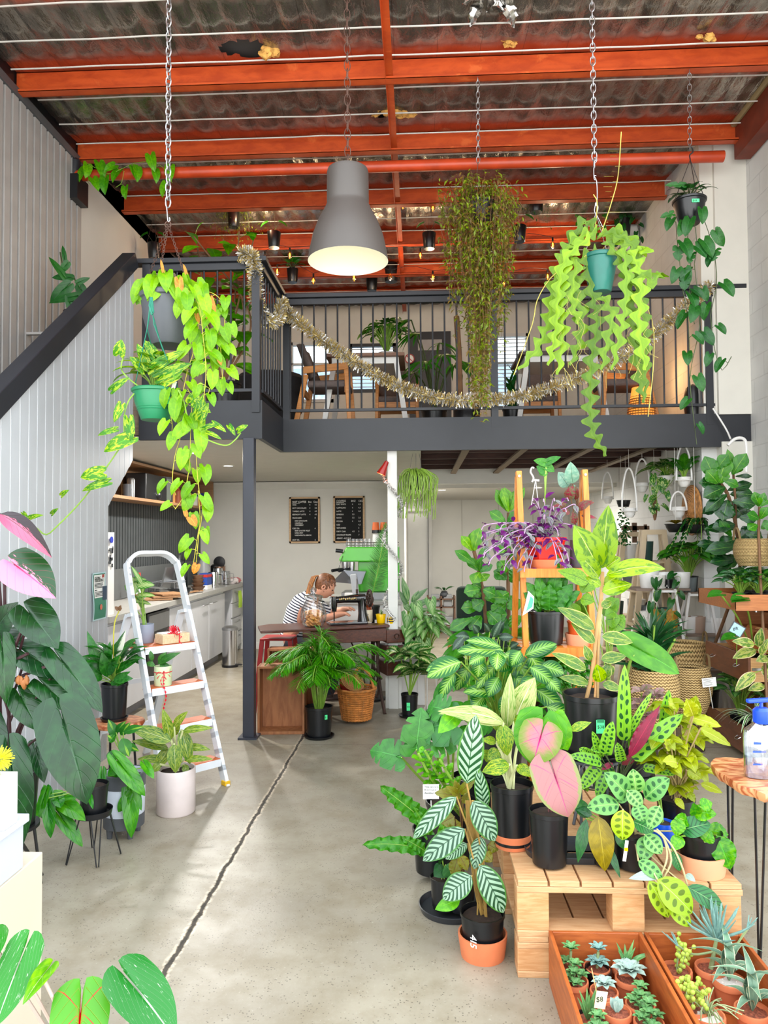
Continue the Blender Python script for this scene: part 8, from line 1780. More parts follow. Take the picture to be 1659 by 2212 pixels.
# wall baskets hanging
c = P(1632,1222,5.6);c.x = min(c.x,2.83)
basket('belly_basket','tan seagrass belly basket hanging by the right wall',V(c.x - .0,5.6,c.z),.13,.2,1.2);basket('belly_basket','smaller tan seagrass basket at the right photo edge',V(c.x + .13,5.35,c.z + .03),.09,.17,1.2)
c = P(1525,1100,6.9);t = thing('wall_basket','flat oval woven cane basket hung on the right block wall','basket',V(2.55,7.1,c.z - .2));m = MB()
for k in range(12): m.torus(V(2.58 - .004 * k,7.15,c.z),.2 - .016 * k,.011,26,6,Matrix.Rotation(pi / 2,3,'Y'),sx=1.15,sy=1.2)
m.build('woven_body',mat('cane_orange','b0783c',.6,var=.35,scale=30),t)
# shelves with pots ---------------------------------------------------
M_BEI = mat('beige_timber','c9b494',.55,var=.04);M_GW = mat('shelf_board_brown','7d6a5c',.6,var=.1)
def aframe(name,label,x,y,w,h,d,levels,mt,thick=.035,board=None):
    t = thing(name,label,'shelf',(x,y,0));
    for sx in (-1,1): MB().bar((x + sx * w * .18,y,h),(x + sx * w * .5,y - .02,0),thick,thick,(0,1,0)).build('front_post',mt,t,smooth=0);MB().bar((x + sx * w * .18,y + .06,h),(x + sx * w * .5,y + d,0),thick,thick,(0,1,0)).build('rear_post',mt,t,smooth=0)
    MB().bar((x - w * .2,y,h - .02),(x + w * .2,y,h - .02),thick,.05,(0,1,0)).build('top_rail',mt,t,smooth=0)
    zs = []
    for z in levels: ww = w * (.18 + .32 * (1 - z / h));MB().bb((x - ww - .05,y + .0,z - .018),(x + ww + .05,y + d * .85,z)).build('shelf_board',board or mt,t,smooth=0);zs.append((z,ww,y + d * .2))
    return t,zs
ya = 7.5;sh1,z1 = aframe('a_frame_shelf','tall beige A frame shelf of pots, nearest the block wall',P(1413,1200,ya).x,ya,.52,P(1413,1145,ya).z,.4,(.35,.72,1.05,1.34),M_BEI,.05)
ya2 = 8.2;sh2,z2 = aframe('a_frame_shelf','tall beige A frame shelf of pots, farther back on left',P(1368,1200,ya2).x,ya2,.55,P(1368,1150,ya2).z,.4,(.35,.72,1.05,1.34),M_BEI,.05)
sh3,z3 = aframe('pot_shelf','white metal legged shelf with brown boards, left of two',P(1440,1300,6.7).x,6.75,.5,1.12,.4,(.42,.76),M_WCER,.02,M_GW);sh4,z4 = aframe('pot_shelf','white metal legged shelf with brown boards, right of two',P(1530,1300,6.7).x - .02,6.85,.5,1.08,.4,(.38,.7),M_WCER,.02,M_GW)
MB().bb((z3[1][2] * 0 + P(1440,1300,6.7).x - .24,6.78,1.1),(P(1440,1300,6.7).x + .24,7.1,1.12)).build('shelf_board',M_GW,sh3,smooth=0);MB().bb((P(1530,1300,6.7).x - .24,6.88,1.06),(P(1530,1300,6.7).x + .22,7.2,1.08)).build('shelf_board',M_GW,sh4,smooth=0)
M_DGP = mat('dark_green_pot','24443c',.5);M_SLATE = mat('slate_pot','6c7476',.6);M_PATG = mat('pot_patternw','d8d4cc',.5,var=.15,scale=60);M_MUST = mat('mustard_pot','c98f2c',.5,var=.3,scale=25);M_TIPP = mat('taupe_pot','a58a78',.6)
pots = [(x,z,y,r,h,mt_,ds) for (x,z,y,r,h,mt_,ds) in [
 *[(P(px,1300,Yy).x,z_,Yy,.075,.14,m_,'plain pot on the pot shelves, ' + l_) for px,z_,Yy,m_,l_ in ((1362,.35,8.3,M_WCER,'lowest board of the rear beige shelf, left'),(1388,.35,8.3,M_SLATE,'lowest board of the rear beige shelf, right'),(1402,.35,7.6,M_WCER,'lowest board of nearest beige shelf, left'),(1428,.35,7.6,M_DGP,'lowest board of nearest beige shelf, right'),(1474,1.121,6.9,M_WCER,'right end of the left metal legged shelf top'),(1550,.7,7.0,M_WCER,'far right on the right metal legged shelf middle'))],
 (P(1385,1200,8.2).x - .1,1.34,8.3,.085,.17,M_WCER,'white pot on the top of rear beige shelf'),(P(1385,1200,8.2).x + .05,1.34,8.28,.09,.16,M_PATG,'white patterned pot on the top of rear beige shelf'),
 (P(1405,1200,7.5).x - .02,1.34,7.6,.08,.2,M_DGP,'dark green pot on top of nearest beige shelf'),(P(1440,1200,7.5).x - .09,1.05,7.6,.08,.17,M_WCER,'white pot on third level of nearest beige shelf'),
 (P(1370,1270,8.2).x,1.05,8.3,.1,.18,M_SLATE,'slate grey pot midway on rear beige shelf'),(P(1370,1270,8.2).x - .18,.72,8.3,.09,.16,M_DGP,'dark green pot low on rear beige shelf'),(P(1370,1270,8.2).x + .05,.72,8.3,.1,.18,M_WCER,'large white pot low on rear beige shelf'),(P(1370,1270,8.2).x + .2,.72,8.3,.06,.14,M_GREYP,'grey pot low right on rear beige shelf'),
 (P(1413,1270,7.5).x - .08,.72,7.6,.09,.17,M_SLATE,'slate pot on second level of nearest beige shelf'),(P(1413,1270,7.5).x + .14,.72,7.6,.08,.15,M_DGP,'green pot on second level of nearest beige shelf'),
 (z3[0][0] * 0 + P(1418,1300,6.7).x,1.121,6.9,.09,.16,M_WCER,'tall white pot on left metal legged shelf'),(P(1432,1300,6.7).x,1.121,6.83,.07,.12,M_PATG,'white pot with triangle pattern on left metal legged shelf'),(P(1452,1300,6.7).x,1.121,6.92,.085,.14,M_WCER,'round white pot on left metal legged shelf'),
 (P(1410,1340,6.7).x,.76,6.88,.055,.15,M_PATG,'black and white patterned pot on left shelf middle board'),(P(1432,1340,6.7).x,.76,6.88,.07,.16,M_MUST,'mustard and white floral pot on left shelf middle board'),(P(1462,1340,6.7).x,.76,6.88,.075,.16,M_MUST,'second mustard floral pot on left shelf middle board'),
 (P(1490,1300,6.7).x,1.081,7.0,.075,.13,M_PATG,'marbled white pot on right metal legged shelf'),(P(1512,1300,6.7).x,1.081,7.0,.085,.13,M_SLATE,'blue grey pot on right metal legged shelf'),
 (P(1515,1350,6.7).x,.7,7.0,.075,.15,M_WCER,'white pot with tan base, right shelf middle board, left'),(P(1533,1350,6.7).x,.7,7.0,.075,.15,M_TIPP,'white topped taupe pot, right shelf middle board, right'),(P(1490,1350,6.7).x,.7,7.0,.035,.14,M_BLK2,'thin black ring vase on right shelf middle board'),
 (P(1425,1400,6.7).x,.42,6.95,.08,.14,M_WCER,'white pot on left shelf lowest board'),(P(1450,1400,6.7).x,.42,6.95,.06,.14,mat('navy_pot','24405c',.4),'navy pot on left shelf lowest board')]]
for x,z,y,r,h,mt_,ds in pots: t = thing('ceramic_pot',ds,'pot',(x,y,z),'display pots');pot(t,V(x,y,z),r,h,mt_,'cyl',rb=r * .85,seg=22)
q = P(1432,1262,6.76);t = [o for o in bpy.data.objects if o.get('label','').startswith('white pot with triangle')][0];m = MB()
for k in range(3): a = q + V(-.035 + .035 * k,-.002,-.02);m.tube([a + V(-.014,0,-.015),a + V(0,0,.015),a + V(.014,0,-.015)],.002,4)
m.build('triangle_pattern',M_CARD,t)
# brown easel crate on shelf
c = P(1377,1140,8.25);simple('wooden_easel','small brown wooden easel stand on top of the rear shelf','easel',lambda m: (m.bar((c.x - .12,8.3,1.52),(c.x - .12,8.3,1.72),.03,.03),m.bar((c.x + .1,8.3,1.52),(c.x + .1,8.3,1.72),.03,.03),m.bar((c.x - .16,8.3,1.68),(c.x + .14,8.3,1.68),.03,.05),m.bar((c.x - .02,8.3,1.52),(c.x - .02,8.3,1.74),.05,.03)),M_SHB,smooth=0)
# hanging white pots with loops
def loop(px,py,w,Yq,label,hh=60,plantf=None,lmt=None):
    r = S(w / 2,Yq);c = P(px,py,Yq);t = thing('hanging_pot',label,'hanging pot',c);pr = [(0,0),(r * .5,0),(r * .82,r * .5),(r * .95,r * 1.1),(r * .98,r * 1.5),(r * .93,r * 1.52),(r * .8,r * 1.1)];MB().lathe(c,pr,22).build('pot',M_WCER,t);MB().torus(c + V(0,0,r * 1.0),r * 1.15,.006,24,6).build('ring',M_WCER,t)
    H = S(hh,Yq);n = 16;MB().tube([c + V(cos(pi * k / n) * r * 1.15,.0,r + sin(pi * k / n) * H) for k in range(n + 1)],.009,8).build('loop',M_WCER,t);MB().tube([c + V(0,0,r + H),V(c.x,Yq,2.45 if Yq > 6.95 else 2.41)],.002,4).build('cord',M_WIRE,t)
    soil(t,c + V(0,0,r * 1.3),r * .8)
    if plantf: ml,ms = MB(),MB();plantf(ml,ms,c + V(0,0,r * 1.4));ml.build('foliage',lmt or L_MID,t);(ms.v and ms.build('stems',M_STEM,t))
loop(1478,1052,28,7.05,'white bowl in tall white loop hanger, highest at right',75,lambda ml,ms,b: rosette(ml,ms,b,16,.12,.07,.15,.08,'heart',.2,up=.5),L_MID)
loop(1388,1063,26,7.6,'white bowl in white loop hanger with price tag, left of pothos',58,None)
loop(1313,1088,20,8.4,'small white bowl in loop hanger, farthest left of the hanging pots',58,None)
loop(1360,1118,27,7.4,'white bowl hanging low above the easel shelf',92,None)
loop(1466,1118,30,7.1,'white bowl in ring bracket beside the oval cane basket',40,None)
loop(1457,1058,24,7.8,'white bowl half hidden behind the tall loop hanger',50,None)
L_VP = lm('leaf_varpothos','2f7a2c','c8dc8c','marble',p=.55,trans=.25)
def ex(ml,ms,b):
    rosette(ml,ms,b,22,.12,.12,.16,.09,'heart',.4,up=.3)
    for k in range(4): vine(ml,ms,[b,b + V(U(-.2,.15),-.1,-.05),b + V(U(-.25,.1),-.1,-.3)],.09,.13,.08)
c = P(1440,1050,7.4);t,_ = add('hanging_pot','variegated pothos hanging pot behind the tall white loop',c,.09,.1,[],L_VP,extra=ex,style='bowl',mt=M_WCER);MB().tube([c + V(0,0,.1),V(c.x,c.y,2.44)],.003).build('cord',M_WIRE,t)
for i,(px,py,Yq,lb) in enumerate(((1460,1150,7.0,'dark hanging bowl with reddish succulents near block wall'),(1502,1152,6.9,'dark hanging planter with fern beside the cane basket'))):
    c = P(px,py,Yq);lf = L_BRZ if i == 0 else L_DEEP
    t,_ = add('hanging_pot',lb,c,.1,.08,[],lf,extra=(lambda ml,ms,b: rosesucc(ml,b,12,.1,.03,3,.3)) if i == 0 else (lambda ml,ms,b: [frond(ml,ms,[b,b + V(cos(a) * .08,sin(a) * .08,.05),b + V(cos(a) * .2 - .05,sin(a) * .12,-.25)],.07,.02,9) for a in (0,1,2,3,4,5,5.7)]),style='bowl',mt=M_BLK2);MB().tube([c + V(0,0,.08),V(c.x,c.y,2.44 if Yq > 6.95 else 2.41)],.002).build('cord',M_WIRE,t)
c = P(1416,1115,7.3);t = thing('air_plant','spiky air plant mounted on a vertical dark driftwood piece','air plant',c);MB().blob(c + V(0,.02,.1),(.025,.02,.14),amp=.3).build('driftwood',M_STEMB,t);ml = MB();grass(ml,c + V(-.01,-.02,.06),26,.11,.008,.7);ml.build('foliage',L_DEEP,t);MB().tube([c + V(0,.02,.23),V(c.x,c.y + .02,2.44)],.0015,4).build('cord',M_WIRE,t)
for i,px in enumerate((1342,1352)):
    c = P(px,1095,7.9);ml = MB();
    for k in range(60): q_ = c + V(U(-.03,.03),U(-.03,.03),-U(0,.42));leaf(ml,q_,q_ + V(U(-.03,.03),-.01,-.02),.02,'ovate',ns=3,nv=1)
    t = thing('hanging_pot','thin dark trailing plant, %s of two beside the white bowls' % ('left','right')[i],'potted plant',c);pot(t,c,.05,.07,M_BLK2,'bowl');ml.build('foliage',L_DEEP,t);MB().tube([c + V(0,0,.07),V(c.x,c.y,2.44)],.0015,4).build('cord',M_WIRE,t)
# macrame style white arm at loft edge right
m = MB();m.tube(curve([P(1572,962,6.6),P(1588,948,6.6),P(1606,948,6.6),P(1612,965,6.6),P(1612,1020,6.6)],16),.014,8);tag(m.build('wall_bracket',M_WCER),'curved white bracket arm high on the right wall below loft','bracket')
m = MB();m.tube(curve([P(1540,882,6.8),P(1555,905,6.8),P(1570,930,6.8),P(1578,948,6.75)],12),.008,6);tag(m.build('white_cable',M_WCER),'white cable draped over the black loft edge at right','cable')
# large dark fiddle leaf fig on the right
L_FIDD = lm('leaf_fiddle_dark','14401c','235c28',trans=.12,rib='6fa050',k=5,a=.35,rough=.22,vein=.3)
k33 = lambda x,y: (1340 + x / 5.2,960 + y / 5.2)
Yf = 5.95;b0 = V(P(1560,1500,Yf).x,6.45,0);t = thing('fiddle_leaf_fig','large dark glossy fiddle leaf fig against the right wall','potted plant',b0);pot(t,b0,.17,.32,M_NURS);soil(t,b0 + V(0,0,.3),.15);ml,m2,ms = MB(),MB(),MB()
LL(m2,k33,[(1080,430,945,130,190),(1110,430,1200,130,200),(1080,290,1215,110,150),(1100,440,960,290,170),(1260,340,1420,100,170),(1250,340,1370,220,120),(1120,440,1180,290,150),(1150,400,1330,470,110),(1250,1040,1110,850,110),(1280,340,1200,50,90)],Yf - .1,1 / 5.2,'obov',ns=10,wave=.04)
LL(ml,k33,[(1100,450,880,430,150),(1200,520,1480,440,120),(1180,480,930,600,190),(1230,560,1500,570,170),(1210,620,1150,860,230),(1230,640,1390,820,220),(1200,560,950,760,140),(1100,700,920,780,120),(1250,640,1520,680,150),(1290,360,1480,360,60),(1290,900,1030,940,170),(1300,950,940,950,120),(1320,1060,1100,1130,160),(1330,1150,950,1200,170),(1100,1120,855,1130,110),(1340,1060,1480,930,150),(1340,1100,1560,960,150),(1330,1240,1140,1380,180),(1300,1300,1000,1330,140),(1400,1000,1600,1050,150),(1330,820,1530,850,150),(1240,700,1380,640,130),(1180,1180,1060,1260,160),(1330,1300,1450,1350,130),(1120,400,1030,480,130),(1280,760,1120,760,150),(1420,860,1440,720,120),(1240,1380,1100,1480,160)],Yf,1 / 5.2,'obov',ns=10,wave=.05,jit=.15)
ms.tube(curve([b0 + V(0,0,.3),P(*k33(1320,1500),6.2),P(*k33(1310,1000),6.0),P(*k33(1220,600),Yf),P(*k33(1120,430),Yf)],18),.014,8);ms.tube(curve([P(*k33(1300,900),6.0),P(*k33(1290,600),Yf),P(*k33(1270,340),Yf)],10),.009,6)
m2.build('young_leaves',L_FIDM,t);ml.build('foliage',L_FIDD,t);ms.build('trunk',M_STEMB,t)
b0 = V(P(1640,1500,5.5).x - .12,5.1,0);Yg = 5.45;t = thing('fiddle_leaf_fig','second fiddle leaf fig with lime bud at the right photo edge','potted plant',b0);pot(t,b0,.13,.28,M_NURS);soil(t,b0 + V(0,0,.26),.11);m2,ms = MB(),MB()
LL(m2,k33,[(1560,700,1500,530,110),(1570,700,1620,540,90),(1560,840,1420,780,120),(1570,840,1659,700,110),(1580,950,1700,870,120),(1570,700,1660,620,80),(1540,900,1430,960,120),(1600,900,1700,940,100)],Yg,1 / 5.2,'obov',ns=10);m2.build('foliage',L_FIDM,t);m2 = MB();LL(m2,k33,[(1570,680,1570,590,55)],Yg - .04,1 / 5.2,'obov');m2.build('lime_bud',L_BRT,t);ms.tube(curve([b0 + V(0,0,.26),P(*k33(1560,1200),Yg),P(*k33(1565,700),Yg)],10),.01,6);ms.build('trunk',M_STEMB,t)
# pothos and black foliage by the shelves
def ex(ml,ms,b): rosette(ml,ms,b,50,.3,.18,.15,.1,'heart',.4,up=.2)
add('potted_pothos','glossy green pothos on the top board of the right metal legged shelf',V(2.5,7.02,1.081),.08,.14,[],L_MID,extra=ex)
def ex(ml,ms,b):
    for k in range(2): vine(ml,ms,[b,b + V(U(-.15,.1),-.12,.02),b + V(U(-.2,.15),-.14,-.25),b + V(U(-.2,.15),-.14,-U(.3,.6))],.1,.11,.08)
add('potted_pothos','dark leaved vine trailing over the left metal legged shelf',V(P(1458,1300,6.6).x + .03,6.86,1.121 + .0),.05,.08,[],L_DEEP,extra=ex)
# ================================================================== left: step ladder, plants, cabinets
A = V(-1.55,4.48,0);B = V(-1.265,4.80,0);u = (B - A).normalized();n = V(-u.y,u.x,0);wd = (B - A).length;HT = 1.49;LEAN = .60
M_LAD = mat('ladder_white','dfe3e8',.35,var=.02);M_TRD = wood('tread_orange','d0703c','b5582a',.5)
t = thing('step_ladder','white metal folding step ladder with orange timber treads','ladder',A.lerp(B,.5))
def lf(s,z,in_=0): return A + u * (s * wd) + n * (LEAN * z / HT) + V(0,0,z)
def fp(s,z):  # inset rails narrowing upward
    k = .06 * z / HT;return lf(k + s * (1 - 2 * k),z)
top = [];r = .09
path = [fp(0,0),fp(0,.7),fp(0,HT - .14),fp(.05,HT - .05),fp(.22,HT),fp(.5,HT + .005),fp(.78,HT),fp(.95,HT - .05),fp(1,HT - .14),fp(1,.7),fp(1,0)]
m = MB();c_ = curve(path,70)
for a,b in zip(c_,c_[1:]): 
    m.bar(a - (b - a) * .15,b + (b - a) * .15,.024,.055,n.cross(V(0,0,1)) * 0 + (n + V(0,0,-.4)).normalized() if abs((b - a).normalized().dot(n + V(0,0,1))) < 2 else (0,0,1))
m.build('front_frame',M_LAD,t,smooth=0)
rear = n * 1.05
for s in (0,1):
    a = fp(s,HT * .74);mid = fp(s,HT * .66) + n * .18;bt = A + u * (s * wd) + rear;m = MB();cc = curve([a,a + n * .07 + V(0,0,-.02),mid,bt],14)
    for p,q in zip(cc,cc[1:]): m.bar(p,q,.022,.05,u)
    m.build('rear_leg',M_LAD,t,smooth=0)
m = MB();
for z in (.25,.6): m.bar(A + rear + n * (-.45 * z / 1.0) + V(0,0,z),B + rear + n * (-.45 * z / 1.0) + V(0,0,z),.02,.03)
m.build('rear_brace',M_LAD,t,smooth=0)
for z in (.155,.40,.635,.885):
    d = .12 if z < .8 else .3;a,b = fp(.04,z),fp(.96,z);off = n * (d / 2 - .03);e = MB();e.bar(a + off,b + off,d,.028);e.build('tread',M_TRD,t,smooth=0,bevel=.003)
    MB().bar(a + n * -.035 + V(0,0,-.012),b + n * -.035 + V(0,0,-.012),.008,.045).build('tread_nosing',M_LAD,t,smooth=0)
MB().box(B + n * .0 + V(0,0,.015),(.04,.05,.03),math.atan2(u.y,u.x)).build('rubber_foot',mat('foot_yellow','e0b020',.5),t,smooth=0,bevel=.004)
MB().box(A + V(0,0,.015),(.04,.05,.03),math.atan2(u.y,u.x)).build('rubber_foot',mat('foot_yellow',''),t,smooth=0,bevel=.004)
def lt(s,z,back=0): return fp(s,z) + n * back + V(0,0,.0145)
# items on ladder
def ex(ml,ms,b): pass
L_SYN2 = lm('leaf_syng2','3f8f2c','c0dc90','feather',k=5,a=.5,p=.85,trans=.25,rib='d8ecb8');k9 = lambda x,y: (180 + x / 7.37,1180 + y / 7.37)
c = lt(.30,.885,.17);Yc = c.y
add('potted_syngonium','arrow leaf plant in blue grey pot on top tread of ladder',c,.062,.125,[],L_SYN2,mt=mat('bluegrey_pot','8a90a0',.5),style='cyl',extra=lambda ml,ms,b: LL(ml,k9,[(810,560,820,780,200),(950,600,940,770,110),(930,620,1140,620,170),(940,780,1150,790,110),(870,790,940,870,110),(880,880,1085,930,90),(900,540,760,310,90),(800,540,1010,530,120),(770,920,750,980,80),(700,640,740,760,100)],Yc - .02,1 / 7.37,'heartl',ms=ms,root=b))
c = lt(.62,.885,.03);t = thing('gift_box','pale timber gift box tied with curly red ribbon on ladder','gift box',c);Rz = Matrix.Rotation(math.atan2(u.y,u.x),3,'Z');MB().box(c + V(0,0,.032),(.2,.11,.062),Rz).build('box',wood('pale_wood','e6cba4','d4b48a'),t,smooth=0,bevel=.004)
MB().box(c + V(-.02,0,.067),(.15,.07,.006),Rz).build('note',M_CARD,t,smooth=0);M_RIB = mat('ribbon_red','d0142c',.3)
def curl(m,pts,w=.006,tw=9):
    cc = curve(pts,40);vs = [];
    for i,p in enumerate(cc): a = i / len(cc) * tw;o = V(cos(a),sin(a) * .6,.3 * sin(a)) * w;vs += [p + o,p - o]
    m.add(vs,[(2 * i,2 * i + 1,2 * i + 3,2 * i + 2) for i in range(len(cc) - 1)])
m = MB()
for k in range(12): a = k * .55;e = c + V(.02,-.03,.07);curl(m,[e,e + V(cos(a) * .03,-.01,.03 + sin(a) * .02),e + V(cos(a) * .05,-.02,sin(a) * .03),e + V(cos(a) * .02,-.02,.0)],.005,3)
curl(m,[c + V(.04,-.05,.065),c + V(.08,-.06,.05),c + V(.07,-.07,.02),c + V(.09,-.06,-.005)],.005);m.box(c + Rz @ V(.02,-.056,.03),(.006,.002,.064),Rz);m.box(c + Rz @ V(.02,0,.064),(.006,.112,.002),Rz);m.build('ribbon',M_RIB,t)
c = lt(.30,.635,.02);t,_ = add('potted_plant','strap leaved plant in pale green pot with red ribbon on ladder',c,.056,.125,[],lm('leaf_bulb','2f6f2a','4c8f3c',trans=.2),mt=mat('pale_green_pot','d0dcb0',.4),style='cyl',extra=lambda ml,ms,b: [LP(ml,k9(*q[0]),k9(*q[1]),q[2],c.y - .02,0,'lance',bend=.12) for q in (((1000,1720),(715,1530),12),((980,1700),(560,1980),15),((1000,1870),(760,1800),13),((1010,1850),(1150,1915),13),((1180,1870),(1555,1690),17),((1230,1850),(1380,2050),20),((1100,1830),(1060,1650),11),((1190,1840),(1330,1680),12))])
m = MB();r0 = .0575;m.lathe(c,[(r0,.085),(r0 + .001,.088),(r0,.091)],24)
for k in range(5): e = c + V(.02,-.055,.085);a = k * 1.3;curl(m,[e,e + V(cos(a) * .03,-.01,sin(a) * .02),e + V(cos(a) * .05,-.01,sin(a) * .02 - .02)],.003,4)
e = c + V(.03,-.06,.08);curl(m,[e,e + V(.0,-.01,-.06),e + V(.015,-.01,-.14),e + V(.0,-.01,-.22),e + V(.015,-.01,-.3)],.006,40);curl(m,[e,e + V(-.02,-.01,-.04),e + V(.0,-.01,-.09)],.004,14);m.build('ribbon',M_RIB,t)
# dieffenbachia in pink cylinder
q = PZ(374,1760,0);c = V(q.x,q.y + .05,0);L_SPK2 = lm('leaf_spk2','357a1a','bccf5c','speckle',a=.75,p=.5,trans=.3,rib='e4ecb0')
t,_ = add('potted_dieffenbachia','speckled lime leaved plant in pale pink cylinder pot by ladder',c,.112,.255,[(1180,790,1120,575,75),(1200,700,1295,595,60),(1180,800,895,710,110),(1160,850,905,800,70),(1200,820,1210,1020,105),(1250,720,1310,960,100),(1170,850,1065,1000,85),(1260,730,1470,710,55),(1280,840,1450,860,55),(1270,930,1470,925,50),(1150,930,945,925,60),(1190,760,1240,640,70),(1100,960,1050,1010,60),(1270,960,1290,1040,50)],L_SPK2,kk=k5,Yl=c.y - .03,mt=mat('pink_ceramic','d9cbc8',.25),style='cyl',stems=mat('stem_cream',''),pr=.006)
# round tub on feet
q = PZ(258,1812,0);c = V(q.x,q.y + .06,.055);L_LOB = lm('leaf_lobed','2f8a28','56b038',trans=.3,rough=.22,k=5)
t = thing('potted_philodendron','lobed leaf philodendron in grey and white footed tub','potted plant',V(c.x,c.y,0));r = S(45,c.y);pot(t,c,r,.28,mat('tub_white','c8d0dc',.5,var=.05),'cyl',rb=r * .94);soil(t,c + V(0,0,.25),r * .9);MB().lathe(c,[(r * .95,.0),(r * .965,.065),(r * .955,.066)],30).build('base_band',M_GREYP,t);MB().lathe(c,[(r * 1.0,.21),(r * 1.012,.28),(r * .98,.285)],30).build('rim_band',M_GREYP,t)
for k in range(4): a = .8 + k * pi / 2;MB().lathe((c.x + cos(a) * r * .7,c.y + sin(a) * r * .7,0),[(0,0),(.014,0),(.02,.056),(0,.056)],10).build('foot',M_GREYP,t)
ml,ms,m2 = MB(),MB(),MB();rt = c + V(0,0,.26)
LL(ml,k5,[(850,990,1000,1180,130),(830,970,740,1040,90),(840,1060,870,1190,110),(900,1160,905,1470,130),(870,1200,815,1290,80),(920,1120,975,1280,70),(700,1050,690,1180,70),(1010,980,1060,1060,70)],c.y - .12,1 / 3.19,'calad',ms=ms,root=rt,bend=.1)
LL(m2,k5,[(800,770,745,650,70),(830,760,900,670,60),(840,780,890,910,90),(780,860,770,960,80),(850,740,1000,700,60),(800,740,870,660,50),(860,830,960,870,60),(790,800,740,760,60)],c.y - .03,1 / 3.19,'lance',ms=ms,root=rt)
ml.build('lobed_foliage',L_LOB,t);m2.build('striped_foliage',lm('leaf_drac','2a7a24','9ccc4c','feather',k=.5,a=0,p=.4,trans=.3),t);ms.build('stems',M_STEM,t)
# spathiphyllum on wood slice stool
q = P(247,1555,4.62);c = V(q.x,4.62,q.z);st = thing('wood_slice_stool','live edge wood slice stool under the black potted peace lily','stool',(c.x,c.y,0));MB().lathe(c + V(.02,0,-.035),[(0,0),(.16,0),(.17,.015),(.165,.033),(0,.034)],18,sy=.85).build('seat',mm,st,smooth=50)
for k in range(3): a = k * 2.1;MB().tube([c + V(cos(a) * .12,sin(a) * .1,-.034),V(c.x + cos(a) * .15,c.y + sin(a) * .13,0)],.008).build('leg',M_BLK2,st)
L_SPA = lm('leaf_spath','1f6a24','3a8a34',trans=.22,rough=.25,k=10)
t,_ = add('potted_peace_lily','peace lily in black nursery pot with one half white leaf',c,.083,.225,[(690,330,600,40,75),(720,330,760,110,70),(700,330,410,190,75),(740,330,830,200,60),(760,340,985,220,60),(780,380,920,370,70),(700,350,580,220,60),(780,400,900,320,60),(640,350,520,290,70),(740,360,700,180,80),(760,400,860,400,60),(700,380,640,330,60),(750,350,800,230,50)],L_SPA,kk=k5,shape='lance',Yl=c.y - .03,sau=(.085,.02,M_NURS),extra=lambda ml,ms,b: rosette(ml,ms,b,26,.2,.08,.16,.045,'lance',.3,up=.5))
m = MB();LP(m,k5(795,230),k5(868,32),18,c.y - .06,0,'lance');m.build('half_white_leaf',lm('leaf_halfwhite','2a5f2c','e8ecd8','half',p=-.1,trans=.2),t);m = MB();m.tube(curve([c + V(0,0,.2),P(245,1420,c.y - .05),P(247,1350,c.y - .05),P(258,1318,c.y - .05)],12),.004,6);m.build('flower_stalk',M_STEMY,t);m = MB();[LP(m,(256,1318),(256 + U(-8,8),1318 - U(-12,16)),8,c.y - .06,0,'ovate') for _ in range(5)];m.build('dried_bract',M_STEMB,t)
# stand with black pot and lobed plant
q = PZ(178,1878,0);c = V(q.x,q.y + .12,0);zt = P(185,1760,c.y).z;t = thing('hairpin_plant_stand','round black plant stand on bent hairpin legs','plant stand',c);MB().lathe(c + V(0,0,zt),[(0,0),(.085,0),(.092,.03),(.088,.03),(.082,.006),(0,.006)],28).build('dish',M_BLK2,t)
for a in (-2.4,-1.0,.4,2.0): d = V(cos(a),sin(a),0);s_ = V(-d.y,d.x,0) * .025;ft = c + d * .13;MB().tube([c + d * .075 + s_ + V(0,0,zt + .01),ft + s_ * .2 + V(0,0,.006),ft - s_ * .2 + V(0,0,.006),c + d * .075 - s_ + V(0,0,zt + .01)],.0035,6).build('leg',M_BLK2,t)
add('potted_philodendron','black pot of bright lobed leaves drooping over hairpin stand',c + V(0,0,zt + .006),.072,.15,[(330,1240,350,1470,100),(440,1230,590,1350,130),(430,1340,570,1530,110),(300,1200,250,1350,70),(370,1200,540,1190,60),(340,1270,280,1330,70),(400,1200,420,1260,90),(330,1170,300,1100,60),(620,1190,640,1270,40)],L_LOB,kk=k5,shape='calad',Yl=c.y - .12)
# big dark philodendron with pink leaves
q = PZ(60,1880,0);c = V(-1.86,3.3,0);t = thing('plant_stand','tall black legged stand holding the dark philodendron at left','plant stand',c);zz = .30
MB().lathe(c + V(0,0,zz),[(0,0),(.13,0),(.13,.015),(0,.015)],24).build('top',M_BLK2,t)
for a in (-.6,.9,2.4,4.0): d = V(cos(a),sin(a),0);MB().tube([c + d * .11 + V(0,0,zz),c + d * .15],.007).build('leg',M_BLK2,t)
MB().tube([c + V(.1,-.1,zz),V(PZ(91,1890,0).x,PZ(91,1890,0).y,0)],.008).build('leg',M_BLK2,t)
Yl = 3.05;c = c + V(0,0,zz + .016);t = thing('potted_philodendron','large glossy dark philodendron with pink splashed leaves at far left','potted plant',c);pot(t,c,.13,.24,M_NURS);soil(t,c + V(0,0,.22),.11);rt = c + V(0,0,.23);ml,mp,mp2,ms = MB(),MB(),MB(),MB()
D = lambda b,tt,w,dy=0,sh_='heartl',**k: LP(ml,b,tt,w,Yl + dy,-.03,sh_,ns=16,**k)
